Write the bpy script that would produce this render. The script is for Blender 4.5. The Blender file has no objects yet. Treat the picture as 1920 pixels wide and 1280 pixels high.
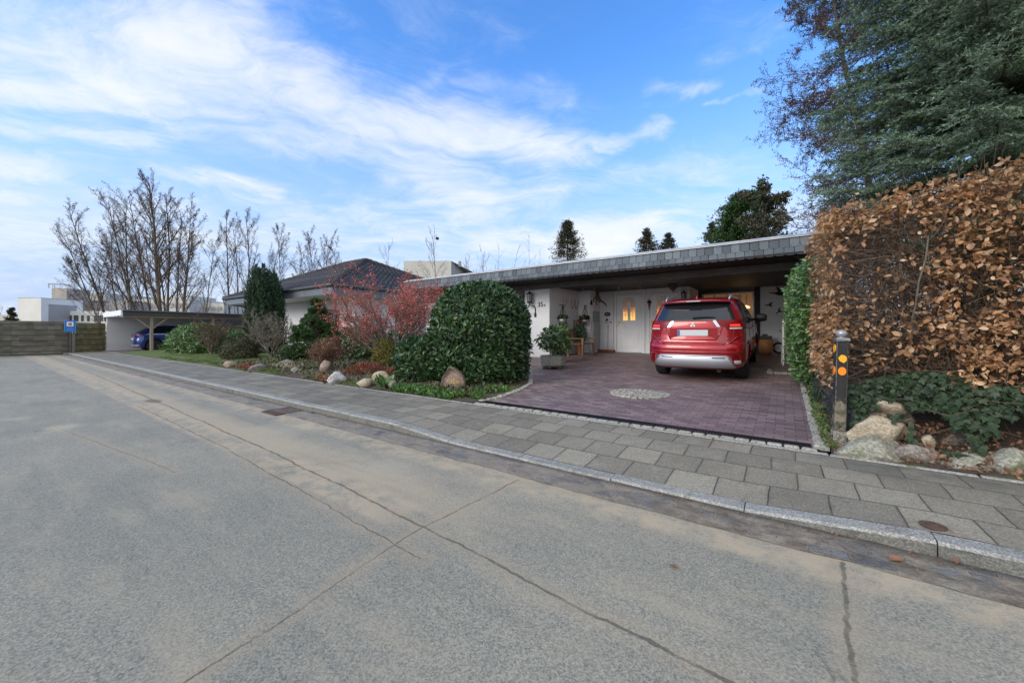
import bpy, math, random
import numpy as np
from mathutils import Vector, noise as mnoise
SC=bpy.context.scene
COL=SC.collection
rad=math.radians
# ------------------------------------------------------------------ camera
F=720.;CX=960.;HY=623.;CH=1.30
A=math.atan(512/720.); sA,cA=math.sin(A),math.cos(A)
cd=bpy.data.cameras.new("camera"); cam=bpy.data.objects.new("camera",cd); COL.objects.link(cam)
cd.sensor_width=36; cd.lens=F/1920*36; cd.clip_start=.05; cd.clip_end=3000
cd.shift_y=-(640-HY)/1920
cam.location=(0,0,CH); cam.rotation_euler=(rad(90),0,A)
SC.camera=cam
def proj(x,y,z):
    X=x*cA+y*sA; d=-x*sA+y*cA
    return CX+F*X/d, HY-F*(z-CH)/d, d
def at(px,py,z=0.0):
    d=F*(CH-z)/(py-HY); X=(px-CX)/F*d
    return (X*cA-d*sA, X*sA+d*cA)
def onY(px,Y):
    a=(px-CX)/F; d=Y/(a*sA+cA); X=a*d
    return X*cA-d*sA, d
def zat(py,d): return CH-(py-HY)*d/F
def atd(px,py,d):
    X=(px-CX)/F*d
    return (X*cA-d*sA, X*sA+d*cA, zat(py,d))
def dirpx(px,py):
    X=(px-CX)/F; v=Vector((X*cA-sA, X*sA+cA, -(py-HY)/F)); return v.normalized()
# ------------------------------------------------------------------ node helper
class NT:
    def __init__(s,nt): s.t=nt; nt.nodes.clear()
    def n(s,ty,**kw):
        o=s.t.nodes.new(ty)
        ins=kw.pop('ins',{})
        for k,v in kw.items(): setattr(o,k,v)
        for k,v in ins.items(): s.put(o.inputs[k],v)
        return o
    def put(s,i,v):
        if isinstance(v,bpy.types.NodeSocket): s.t.links.new(v,i)
        elif isinstance(v,(tuple,list,Vector)):
            v=tuple(v)
            if i.type=='RGBA' and len(v)==3: v=v+(1,)
            i.default_value=v
        else: i.default_value=v
    def m(s,op,a,b=None,c=None,clamp=False):
        o=s.n('ShaderNodeMath',operation=op,use_clamp=clamp); s.put(o.inputs[0],a)
        if b is not None: s.put(o.inputs[1],b)
        if c is not None: s.put(o.inputs[2],c)
        return o.outputs[0]
    def v(s,op,a,b=None,sc=None):
        o=s.n('ShaderNodeVectorMath',operation=op); s.put(o.inputs[0],a)
        if b is not None: s.put(o.inputs[1],b)
        if sc is not None: s.put(o.inputs['Scale'],sc)
        return o.outputs['Value'] if op in('DOT_PRODUCT','LENGTH','DISTANCE') else o.outputs['Vector']
    def mix(s,f,a,b,bt='MIX'):
        o=s.n('ShaderNodeMix',data_type='RGBA',blend_type=bt)
        s.put(o.inputs[0],f); s.put(o.inputs[6],a); s.put(o.inputs[7],b); return o.outputs[2]
    def noise(s,vec,scale,det=4,rough=.55,dist=0.,out=0):
        o=s.n('ShaderNodeTexNoise',ins={'Vector':vec,'Scale':scale,'Detail':det,'Roughness':rough,'Distortion':dist}); return o.outputs[out]
    def vor(s,vec,scale,out='Distance',**kw):
        o=s.n('ShaderNodeTexVoronoi',ins={'Vector':vec,'Scale':scale},**kw); return o.outputs[out]
    def ss(s,x,a,b,lo=0.,hi=1.):
        o=s.n('ShaderNodeMapRange',interpolation_type='SMOOTHSTEP',ins={0:x,1:a,2:b,3:lo,4:hi}); return o.outputs[0]
    def ramp(s,f,pts,interp='LINEAR'):
        o=s.n('ShaderNodeValToRGB'); o.color_ramp.interpolation=interp; e=o.color_ramp.elements
        while len(e)<len(pts): e.new(.5)
        for i,(p,c) in enumerate(pts): e[i].position=p; e[i].color=tuple(c)+(1,)
        s.put(o.inputs[0],f); return o.outputs[0]
    def pos(s): return s.n('ShaderNodeNewGeometry').outputs['Position']
    def isl(s): return s.n('ShaderNodeNewGeometry').outputs['Random Per Island']
    def scl(s,vec,x,y,z): return s.v('MULTIPLY',vec,(x,y,z))
    def bump(s,h,st,dist=.01):
        return s.n('ShaderNodeBump',ins={'Height':h,'Strength':st,'Distance':dist}).outputs[0]
    def out(s,sh): s.t.links.new(sh,s.n('ShaderNodeOutputMaterial').inputs[0])
    def pbsdf(s,col,rough=.7,nrm=None,**k):
        ins={'Base Color':col,'Roughness':rough}
        for a,b in k.items(): ins[a.replace('_',' ')]=b
        o=s.n('ShaderNodeBsdfPrincipled',ins=ins)
        if nrm is not None: s.put(o.inputs['Normal'],nrm)
        return o.outputs[0]
def newmat(name):
    m=bpy.data.materials.new(name); m.use_nodes=True; return m,NT(m.node_tree)
def segd(t,P,a,b):
    a=Vector((a[0],a[1],0)); ba=Vector((b[0],b[1],0))-a
    pa=t.v('SUBTRACT',P,tuple(a)); h=t.m('DIVIDE',t.v('DOT_PRODUCT',pa,tuple(ba)),ba.dot(ba),clamp=True)
    return t.v('LENGTH',t.v('SUBTRACT',pa,t.v('SCALE',tuple(ba),sc=h)))
# ------------------------------------------------------------------ world
W=bpy.data.worlds.new("World"); SC.world=W; W.use_nodes=True
w=NT(W.node_tree)
SUN_EL=rad(27); SUN_AZ=rad(-158)     # azimuth of the sun (from +Y towards +X)
dv=w.n('ShaderNodeTexCoord').outputs['Generated']
dv=w.v('NORMALIZE',dv)
sky=w.n('ShaderNodeTexSky',sky_type='NISHITA',sun_disc=False,sun_elevation=SUN_EL,sun_rotation=SUN_AZ,air_density=1.0,dust_density=.6,ozone_density=3.)
sep=w.n('ShaderNodeSeparateXYZ',ins={0:dv}); ez=sep.outputs[2]
zc=w.m('MAXIMUM',ez,.0)
skyc=w.n('ShaderNodeHueSaturation',ins={'Saturation':1.15,'Value':SKYV if 'SKYV' in globals() else 1.0,'Color':sky.outputs[0]}).outputs[0]
skyc=w.mix(1.,skyc,(2.25,2.8,3.4),'MULTIPLY')
# pale lower sky
hz=w.ss(zc,.02,.62,1.,0.)
hz=w.m('POWER',hz,1.1)
skyc=w.mix(hz,skyc,(4.9,6.2,8.7))
# high thin clouds on a plane overhead
pl=w.n('ShaderNodeCombineXYZ',ins={0:w.m('DIVIDE',sep.outputs[0],w.m('ADD',zc,.16)),1:w.m('DIVIDE',sep.outputs[1],w.m('ADD',zc,.16)),2:0.}).outputs[0]
ROT=-50
rot=w.n('ShaderNodeVectorRotate',rotation_type='Z_AXIS',ins={'Vector':pl,'Angle':rad(ROT)}).outputs[0]
st=w.scl(rot,.5,1.,1.)
warp=w.v('SCALE',w.v('SUBTRACT',w.noise(pl,1.3,3,.5,0,1),(.5,.5,.5)),sc=.8)
f1=w.noise(w.v('ADD',st,warp),1.5,9,.62,.35)
f2=w.noise(w.v('ADD',w.scl(rot,.42,1.,1),warp),6.,7,.66,.5)
fb=w.m('ADD',w.m('MULTIPLY',f1,.55),w.m('MULTIPLY',f2,.45))
cov=None
def plx(px,py):
    v=dirpx(px,py); return (v[0]/(v[2]+.16),v[1]/(v[2]+.16))
pw=w.v('ADD',pl,w.v('SCALE',w.v('SUBTRACT',w.noise(pl,2.2,5,.6,.3,1),(.5,.5,.5)),sc=.42)); pw=w.scl(pw,1,1,0)
CP=[((-60,120),(430,130),.20,.36),((430,130),(760,240),.15,.38),((300,190),(760,290),.17,.28),((760,250),(1050,285),.14,.38),((1050,285),(1240,250),.055,.36),((760,270),(880,390),.20,.30),
    ((310,320),(520,360),.05,.24),((-20,305),(70,312),.10,.22),((60,245),(330,262),.05,.22),((1240,178),(1320,170),.035,.22),((1330,215),(1450,180),.015,.20),((1000,370),(1400,300),.12,.20),
    ((1090,462),(1130,440),.22,.5),((1130,440),(1195,422),.13,.45),((930,455),(1080,462),.2,.3),((430,-20),(480,20),.05,.25),((-20,50),(30,60),.04,.25),((1340,90),(1440,60),.06,.14),((700,170),(1080,185),.05,.16),((100,430),(900,440),.35,.14),((1000,430),(1400,400),.3,.14)]
for (a,b,r_,wt) in CP:
    k=w.ss(segd(w,pw,plx(*a),plx(*b)),r_*2.3,0.,0.,wt*1.02)
    cov=k if cov is None else w.m('MAXIMUM',cov,k)
bk=w.ss(w.v('DOT_PRODUCT',dv,tuple((Vector((sA,-cA,0))*.75+Vector((0,0,.66))).normalized())),.25,.85,0.,.62)  # extra cloud cover behind the camera and overhead, unseen, added to whiten the light
cov=w.m('ADD',cov,bk)
low=w.ss(zc,.0,.45,.20,0.)
cm=w.m('ADD',w.m('ADD',w.m('MULTIPLY',w.m('SUBTRACT',fb,.5),1.25),cov),low)
mask=w.ss(cm,-.03,.52)
mask=w.m('MULTIPLY',w.m('POWER',mask,1.25),.92)
cc=w.ramp(w.noise(pl,2.6,6,.6),[(.3,(.82,.89,1.)),(.62,(1.,1.,1.))])
wm=w.ss(w.v('DOT_PRODUCT',dv,(sA,-cA,0.)),.0,.6)
cc=w.mix(1.,cc,w.mix(wm,(9.0,9.2,9.4),(12.2,12.1,12.0)),'MULTIPLY')  # unseen clouds behind the camera made brighter to lift the scene light
c2=w.mix(mask,skyc,cc)
# below the horizon: dull ground tone
c2=w.mix(w.ss(ez,-.02,0.),(1.7,1.6,1.4),c2)
bg=w.n('ShaderNodeBackground',ins={'Color':c2,'Strength':.1})
w.t.links.new(bg.outputs[0],w.n('ShaderNodeOutputWorld').inputs[0])
sd=bpy.data.lights.new("sun",'SUN'); sd.energy=1.9; sd.angle=rad(30); sd.color=(1.,.93,.84)
so=bpy.data.objects.new("sun",sd); COL.objects.link(so)
sv=Vector((math.sin(SUN_AZ)*math.cos(SUN_EL),math.cos(SUN_AZ)*math.cos(SUN_EL),math.sin(SUN_EL)))
so.rotation_euler=sv.to_track_quat('Z','Y').to_euler()
SC.view_settings.view_transform='Standard'; SC.view_settings.look='None'; SC.view_settings.exposure=0.15; SC.view_settings.gamma=1
# ------------------------------------------------------------------ mesh helpers
def link(name,me,mats,parent=None,smooth=False):
    o=bpy.data.objects.new(name,me); COL.objects.link(o)
    for m in (mats if isinstance(mats,(list,tuple)) else [mats]): me.materials.append(m)
    if parent is not None: o.parent=parent
    if smooth and len(me.polygons): me.polygons.foreach_set('use_smooth',[True]*len(me.polygons))
    return o
def tag(o,label=None,cat=None,group=None,kind=None):
    if label: o['label']=label
    if cat: o['category']=cat
    if group: o['group']=group
    if kind: o['kind']=kind
    return o
def thing(name,label,cat,loc=(0,0,0),rz=0,group=None):
    o=bpy.data.objects.new(name,None); COL.objects.link(o); o.location=loc; o.rotation_euler=(0,0,rz); o.empty_display_size=.1
    return tag(o,label,cat,group)
def copy_tree(o,parent=None):
    c=o.copy(); COL.objects.link(c)
    if parent is not None: c.parent=parent
    for ch in list(o.children): copy_tree(ch,c)
    return c
def V3(*a): return np.array(a,float)
class MB:
    def __init__(s): s.V=[];s.Fc=[];s.M=[]
    def add(s,vs,fs,mi=0):
        b=len(s.V); s.V+= [tuple(map(float,v)) for v in vs]
        for f in fs: s.Fc.append(tuple(b+i for i in f)); s.M.append(mi)
    def box(s,x0,y0,z0,x1,y1,z1,mi=0):
        s.add([(x0,y0,z0),(x1,y0,z0),(x1,y1,z0),(x0,y1,z0),(x0,y0,z1),(x1,y0,z1),(x1,y1,z1),(x0,y1,z1)],
              [(3,2,1,0),(4,5,6,7),(0,1,5,4),(1,2,6,5),(2,3,7,6),(3,0,4,7)],mi); return s
    def bbox(s,x0,y0,z0,x1,y1,z1,b=.01,mi=0):   # bevelled box
        xs=(x0,x0+b,x1-b,x1)
        vs=[];ix={}
        def p(x,y,z):
            k=(round(x,5),round(y,5),round(z,5))
            if k not in ix: ix[k]=len(vs); vs.append(k)
            return ix[k]
        X=(x0,x1);Y=(y0,y1);Z=(z0,z1); Xi=(x0+b,x1-b);Yi=(y0+b,y1-b);Zi=(z0+b,z1-b)
        fs=[]
        for zi in (0,1): f=[p(Xi[0],Yi[0],Z[zi]),p(Xi[1],Yi[0],Z[zi]),p(Xi[1],Yi[1],Z[zi]),p(Xi[0],Yi[1],Z[zi])]; fs.append(f if zi else f[::-1])
        for yi in (0,1): f=[p(Xi[0],Y[yi],Zi[0]),p(Xi[1],Y[yi],Zi[0]),p(Xi[1],Y[yi],Zi[1]),p(Xi[0],Y[yi],Zi[1])]; fs.append(f if not yi else f[::-1])
        for xi in (0,1): f=[p(X[xi],Yi[0],Zi[0]),p(X[xi],Yi[1],Zi[0]),p(X[xi],Yi[1],Zi[1]),p(X[xi],Yi[0],Zi[1])]; fs.append(f if xi else f[::-1])
        for yi in (0,1):
            for zi in (0,1): fs.append([p(Xi[0],Y[yi],Zi[zi]),p(Xi[1],Y[yi],Zi[zi]),p(Xi[1],Yi[yi],Z[zi]),p(Xi[0],Yi[yi],Z[zi])])
        for xi in (0,1):
            for zi in (0,1): fs.append([p(X[xi],Yi[0],Zi[zi]),p(X[xi],Yi[1],Zi[zi]),p(Xi[xi],Yi[1],Z[zi]),p(Xi[xi],Yi[0],Z[zi])])
            for yi in (0,1): fs.append([p(X[xi],Yi[yi],Zi[0]),p(X[xi],Yi[yi],Zi[1]),p(Xi[xi],Y[yi],Zi[1]),p(Xi[xi],Y[yi],Zi[0])])
            for yi in (0,1):
                for zi in (0,1): fs.append([p(X[xi],Yi[yi],Zi[zi]),p(Xi[xi],Y[yi],Zi[zi]),p(Xi[xi],Yi[yi],Z[zi])])
        s.add(vs,fs,mi); return s
    def prism(s,poly,h0,h1,ax='z',mi=0):
        n=len(poly)
        def q(a,b,h): return {'z':(a,b,h),'y':(a,h,b),'x':(h,a,b)}[ax]
        s.add([q(a,b,h0) for a,b in poly]+[q(a,b,h1) for a,b in poly],
              [tuple(range(n))[::-1],tuple(range(n,2*n))]+[(i,(i+1)%n,n+(i+1)%n,n+i) for i in range(n)],mi); return s
    def tube(s,pts,r,k=6,mi=0,caps=True):
        pts=[Vector(p) for p in pts]; n=len(pts)
        rs=r if isinstance(r,(list,tuple)) else [r]*n
        vs=[];fs=[]; u=None
        for i,p in enumerate(pts):
            d=(pts[min(i+1,n-1)]-pts[max(i-1,0)]).normalized()
            if u is None: u=d.orthogonal().normalized()
            else:
                u=(u-d*u.dot(d)); u=u.normalized() if u.length>1e-6 else d.orthogonal().normalized()
            v=d.cross(u)
            for j in range(k):
                a=2*math.pi*j/k; vs.append(p+(u*math.cos(a)+v*math.sin(a))*rs[i])
        for i in range(n-1):
            for j in range(k): fs.append((i*k+j,i*k+(j+1)%k,(i+1)*k+(j+1)%k,(i+1)*k+j))
        if caps: fs.append(tuple(range(k))[::-1]); fs.append(tuple(range((n-1)*k,n*k)))
        s.add(vs,fs,mi); return s
    def lathe(s,prof,c=(0,0,0),k=16,mi=0,ax='z'):
        vs=[];fs=[];n=len(prof)
        for (r,z) in prof:
            for j in range(k):
                a=2*math.pi*j/k; x,y=r*math.cos(a),r*math.sin(a)
                q={'z':(x,y,z),'y':(x,z,y),'x':(z,x,y)}[ax]
                vs.append((c[0]+q[0],c[1]+q[1],c[2]+q[2]))
        for i in range(n-1):
            for j in range(k): fs.append((i*k+j,i*k+(j+1)%k,(i+1)*k+(j+1)%k,(i+1)*k+j))
        fs.append(tuple(range(k))[::-1]); fs.append(tuple(range((n-1)*k,n*k)))
        s.add(vs,fs,mi); return s
    def grid(s,fn,nu,nv,mi=0):
        vs=[fn(i/nu,j/nv) for j in range(nv+1) for i in range(nu+1)]
        fs=[(j*(nu+1)+i,j*(nu+1)+i+1,(j+1)*(nu+1)+i+1,(j+1)*(nu+1)+i) for j in range(nv) for i in range(nu)]
        s.add(vs,fs,mi); return s
    def build(s,name,mats,parent=None,smooth=False):
        me=bpy.data.meshes.new(name); me.from_pydata(s.V,[],s.Fc)
        me.polygons.foreach_set('material_index',s.M)
        o=link(name,me,mats,parent,smooth)
        return o
def npmesh(name,V,Fi,mats,parent=None,smooth=False,mi=None):
    V=np.asarray(V,np.float32).reshape(-1,3); Fi=np.asarray(Fi,np.int32); m_,k=Fi.shape
    me=bpy.data.meshes.new(name)
    me.vertices.add(len(V)); me.vertices.foreach_set('co',V.ravel())
    me.loops.add(m_*k); me.loops.foreach_set('vertex_index',Fi.ravel())
    me.polygons.add(m_); me.polygons.foreach_set('loop_start',np.arange(0,m_*k,k,dtype=np.int32))
    me.update(calc_edges=True)
    if mi is not None: me.polygons.foreach_set('material_index',np.asarray(mi,np.int32))
    o=link(name,me,mats,parent)
    if smooth: me.polygons.foreach_set('use_smooth',np.ones(m_,bool))
    return o
def unit(a): return a/np.maximum(np.linalg.norm(a,axis=-1,keepdims=True),1e-9)
def frus(segs,k=4):
    S=np.asarray(segs,float); p0,p1,r0,r1=S[:,0:3],S[:,3:6],S[:,6],S[:,7]
    d=unit(p1-p0); ref=np.where(np.abs(d[:,2:3])>.9,np.array([[1.,0,0]]),np.array([[0,0,1.]]))
    u=unit(np.cross(d,ref)); v=np.cross(d,u); n=len(S)
    a=np.arange(k)*2*np.pi/k
    ring=u[:,None]*np.cos(a)[None,:,None]+v[:,None]*np.sin(a)[None,:,None]
    V=np.stack([p0[:,None]+ring*r0[:,None,None],p1[:,None]+ring*r1[:,None,None]],1).reshape(-1,3)
    j=np.arange(k);j2=(j+1)%k
    f=np.stack([j,j2,j2+k,j+k],1)
    Fi=(np.arange(n)*2*k)[:,None,None]+f[None]
    return V,Fi.reshape(-1,4)
T_LAUREL=(np.array([(0,0,0),(-.17,.3,.05),(0,.33,0),(.17,.3,.05),(-.19,.65,.04),(0,.68,-.03),(.19,.65,.04),(0,1,-.12)]),
          np.array([(0,2,1),(0,3,2),(1,2,5),(1,5,4),(2,3,6),(2,6,5),(4,5,7),(5,6,7)]))
T_BEECH=(np.array([(0,0,0),(-.3,.3,.12),(0,.3,-.03),(.28,.35,.16),(-.28,.65,.2),(0,.65,.02),(.3,.6,.1),(.05,1,.22)]),
          T_LAUREL[1])
T_QUAD=(np.array([(-.5,0,0),(.5,0,0),(.35,1,.1),(-.35,1,-.1)]),np.array([(0,1,2),(0,2,3)]))
T_NEED=(np.array([(-.5,0,0),(.5,0,0),(0,1,0)]),np.array([(0,1,2)]))
T_IVY=(np.array([(0,.25,.05),(0,0,0),(.35,.02,-.03),(.52,.42,-.04),(.22,.5,.02),(0,1,-.06),(-.22,.5,.02),(-.52,.42,-.04),(-.35,.02,-.03)]),
       np.array([(0,1,2),(0,2,3),(0,3,4),(0,4,5),(0,5,6),(0,6,7),(0,7,8),(0,8,1)]))
def leafmesh(P,D,Nn,size,tmpl,wid=1.):
    """P points, D leaf direction, Nn face normal, size array"""
    P=np.asarray(P,float); n=len(P); D=unit(np.asarray(D,float)); Nn=np.asarray(Nn,float)
    Nn=unit(Nn-D*np.sum(D*Nn,1,keepdims=True)); S=np.cross(D,Nn)
    T,Fc=tmpl; size=np.broadcast_to(np.asarray(size,float),(n,))
    V=P[:,None]+size[:,None,None]*(S[:,None]*T[None,:,0:1]*wid+D[:,None]*T[None,:,1:2]+Nn[:,None]*T[None,:,2:3])
    Fi=(np.arange(n)*len(T))[:,None,None]+Fc[None]
    return V.reshape(-1,3),Fi.reshape(-1,3)
def joinVF(parts):
    Vs=[];Fs=[];b=0
    for V,Fi in parts: Vs.append(V);Fs.append(Fi+b);b+=len(V)
    return np.concatenate(Vs),np.concatenate(Fs)
R=np.random.RandomState
def rnd(rs,n): return unit(rs.normal(size=(n,3)))
def text(name,s,size,loc,rot,m,parent=None,ext=.002):
    cu=bpy.data.curves.new(name,'FONT'); cu.body=s; cu.size=size; cu.extrude=ext; cu.align_x='CENTER'; cu.align_y='CENTER'
    o=bpy.data.objects.new(name,cu); COL.objects.link(o)
    dg=bpy.context.evaluated_depsgraph_get(); me=bpy.data.meshes.new_from_object(o.evaluated_get(dg))
    bpy.data.objects.remove(o); q=bpy.data.objects.new(name,me); COL.objects.link(q); me.materials.clear(); me.materials.append(m)
    q.location=loc; q.rotation_euler=rot
    if parent is not None: q.parent=parent
    return q
def gz(y):
    return float(np.interp(y,[0,4.8,9,13,14.5],[.12,.125,.28,.53,.55]))
# ------------------------------------------------------------------ materials
MAT={}
def simple(name,col,rough=.6,metal=0.,var=.0,scale=8.,bump=0.,bscale=60.,**k):
    m,t=newmat(name); p=t.pos(); c=col
    if var:
        f=t.noise(p,scale,5,.6); a=tuple(max(0,x*(1-var)) for x in col); b=tuple(x*(1+var) for x in col)
        c=t.ramp(f,[(.3,a),(.7,b)])
    nr=t.bump(t.noise(p,bscale,4),bump) if bump else None
    t.out(t.pbsdf(c,rough,nr,Metallic=metal,**k)); MAT[name]=m; return m
def leafm(name,cols,rough=.45,trans=.2,coat=0.,spec=.5):
    m,t=newmat(name); i=t.isl()
    c=t.ramp(i,[(k/(len(cols)-1),cc) for k,cc in enumerate(cols)])
    p=t.pos(); f=t.ss(t.noise(p,3.,3),.3,.7,.72,1.25)
    c=t.mix(1.,c,t.n('ShaderNodeCombineColor',ins={0:f,1:f,2:f}).outputs[0],'MULTIPLY')
    b=t.pbsdf(c,rough,**{'Specular_IOR_Level':spec})
    tr=t.n('ShaderNodeBsdfTranslucent',ins={'Color':t.mix(1.,c,(1.1,1.2,.7),'MULTIPLY')}).outputs[0]
    ms=t.n('ShaderNodeMixShader',ins={0:trans,1:b,2:tr}).outputs[0]
    t.out(ms); MAT[name]=m; return m
def flat(t): return t.scl(t.pos(),1,1,0)
# asphalt road
def m_road():
    m,t=newmat('asphalt_road'); P=flat(t); s_=t.n('ShaderNodeSeparateXYZ',ins={0:P}); X,Y=s_.outputs[0],s_.outputs[1]
    g1=t.vor(P,140.,'Color'); g1=t.n('ShaderNodeSeparateColor',ins={0:g1}).outputs[0]
    g2=t.noise(P,60.,4,.7); g=t.m('ADD',t.m('MULTIPLY',g1,.55),t.m('MULTIPLY',g2,.45))
    c=t.ramp(g,[(.12,(.085,.09,.09)),(.36,(.155,.157,.150)),(.55,(.205,.201,.184)),(.75,(.25,.241,.212)),(.95,(.36,.345,.31))])
    big=t.noise(P,.55,6,.6,.4); c=t.mix(t.ss(big,.35,.7,0.,.5),c,t.mix(1.,c,(.62,.67,.72),'MULTIPLY'))
    mid=t.noise(t.scl(P,.5,1.6,1),2.2,6,.65); c=t.mix(t.ss(mid,.45,.72,0,.45),c,(.27,.245,.205))
    # pale sand along the joint and the gutter
    wob=t.m('MULTIPLY',t.m('SUBTRACT',t.noise(P,2.5,6,.65),.5),.5)
    Yw=t.m('ADD',Y,wob)
    sn=t.noise(P,5.,6,.7)
    band=t.m('MULTIPLY',t.ss(Y,1.58,1.64),t.ss(Y,2.0,1.9)); band=t.m('MULTIPLY',band,t.ss(X,-1.9,-2.6)); band=t.m('MULTIPLY',band,t.ss(t.m('ADD',sn,t.m('MULTIPLY',t.m('SUBTRACT',big,.5),.6)),.38,.62,.05,.8))
    b2=t.m('MULTIPLY',t.ss(Yw,1.8,1.95),t.ss(Yw,2.5,2.05)); b2=t.m('MULTIPLY',b2,t.ss(X,-1.0,-3.,.0,.6))
    b3=t.m('MULTIPLY',t.ss(Yw,2.5,2.75),t.ss(Y,2.95,2.85)); b3=t.m('MULTIPLY',b3,t.ss(sn,.35,.6,.1,.75))
    for b in (band,b2,b3): c=t.mix(b,c,(.31,.265,.212))
    tyre=t.ss(t.noise(t.scl(P,.25,3.,1),1.6,5,.6,.3),.52,.70,0.,.35); c=t.mix(tyre,c,t.mix(1.,c,(.70,.72,.74),'MULTIPLY'))
    Pw=t.v('ADD',P,t.v('SCALE',t.v('SUBTRACT',t.noise(P,9.,5,.7,0,1),(.5,.5,.5)),sc=.05)); Pw=t.v('ADD',Pw,t.v('SCALE',t.v('SUBTRACT',t.noise(P,1.3,3,.5,0,1),(.5,.5,.5)),sc=.07)); Pw=t.scl(Pw,1,1,0)
    segs=[((-34,2.35),(-20.9,2.27),.01),((-20.9,2.27),(-9.86,2.03),.012),((-9.86,2.03),(-4.17,1.88),.010),((-4.17,1.88),(-1.95,1.76),.009),((-1.95,1.76),(1.5,1.5),.0075),
          ((-1.92,2.8),(-1.97,1.77),.006),((-1.97,1.77),(-1.8,.3),.005),((-10.3,-1.5),(-9.86,2.03),.012),((.26,2.85),(.2,1.6),.008),((-16.5,-3),(-16.2,3.),.012),((-9.3,1.70),(-5.5,1.66),.006),((-5.5,1.66),(-3.4,1.585),.005),((-3.4,1.585),(-1.7,1.5),.004),((-8.2,.66),(-4.6,1.1),.003)]
    msk=None;halo=None
    for a,b,wd in segs:
        d=segd(t,Pw,a,b); k=t.ss(d,wd*.6,wd*1.7,1.,0.); msk=k if msk is None else t.m('MAXIMUM',msk,k)
        h=t.ss(d,.0,.13,.42,0.); halo=h if halo is None else t.m('MAXIMUM',halo,h)
    c=t.mix(t.m('MULTIPLY',halo,t.ss(sn,.35,.55,.3,1.)),c,(.255,.215,.172))
    crk=t.m('MULTIPLY',msk,t.ss(t.noise(P,4.,5,.7),.36,.56,.30,.72))
    c=t.mix(crk,c,(.055,.052,.045))
    # fine hairline cracks, faint stains
    v=t.vor(t.v('ADD',P,t.v('SCALE',t.noise(P,3.,4,.6,0,1),sc=.5)),.33,'Distance',feature='DISTANCE_TO_EDGE')
    hc=t.m('MULTIPLY',t.ss(v,.004,.0),t.ss(t.noise(P,.8,2),.5,.62)); c=t.mix(t.m('MULTIPLY',hc,.5),c,(.06,.06,.055))
    for (sx,sy,sr,al) in ((-8.05,.72,.45,.55),(-9.5,.35,.4,.4),(-5.5,2.45,.7,.3),(-3.2,2.4,.8,.3)):
        dd=t.v('LENGTH',t.scl(t.v('SUBTRACT',t.v('ADD',P,t.v('SCALE',t.noise(P,4.,4,.6,0,1),sc=.3)),(sx+.15,sy+.15,0)),1.,1.6,1))
        c=t.mix(t.ss(dd,0.,sr,al,0.),c,(.36,.33,.28))
    # sunken patch
    dd=t.v('LENGTH',t.scl(t.v('SUBTRACT',Pw,(-9.75,2.0,0)),.5,1.5,1)); c=t.mix(t.ss(dd,.10,.2,.75,0.),c,(.09,.075,.06))
    sp=t.m('LESS_THAN',t.vor(P,7.,'Distance'),.035); c=t.mix(t.m('MULTIPLY',sp,t.m('GREATER_THAN',t.noise(P,2.,2),.55)),c,(.05,.04,.03))
    c=t.mix(1.,c,(1.62,1.52,1.28),'MULTIPLY')
    nr=t.bump(t.m('SUBTRACT',g,t.m('MULTIPLY',crk,2.)),.55,.004)
    t.out(t.pbsdf(c,.82,nr,Specular_IOR_Level=.35)); MAT['road']=m
m_road()
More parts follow.
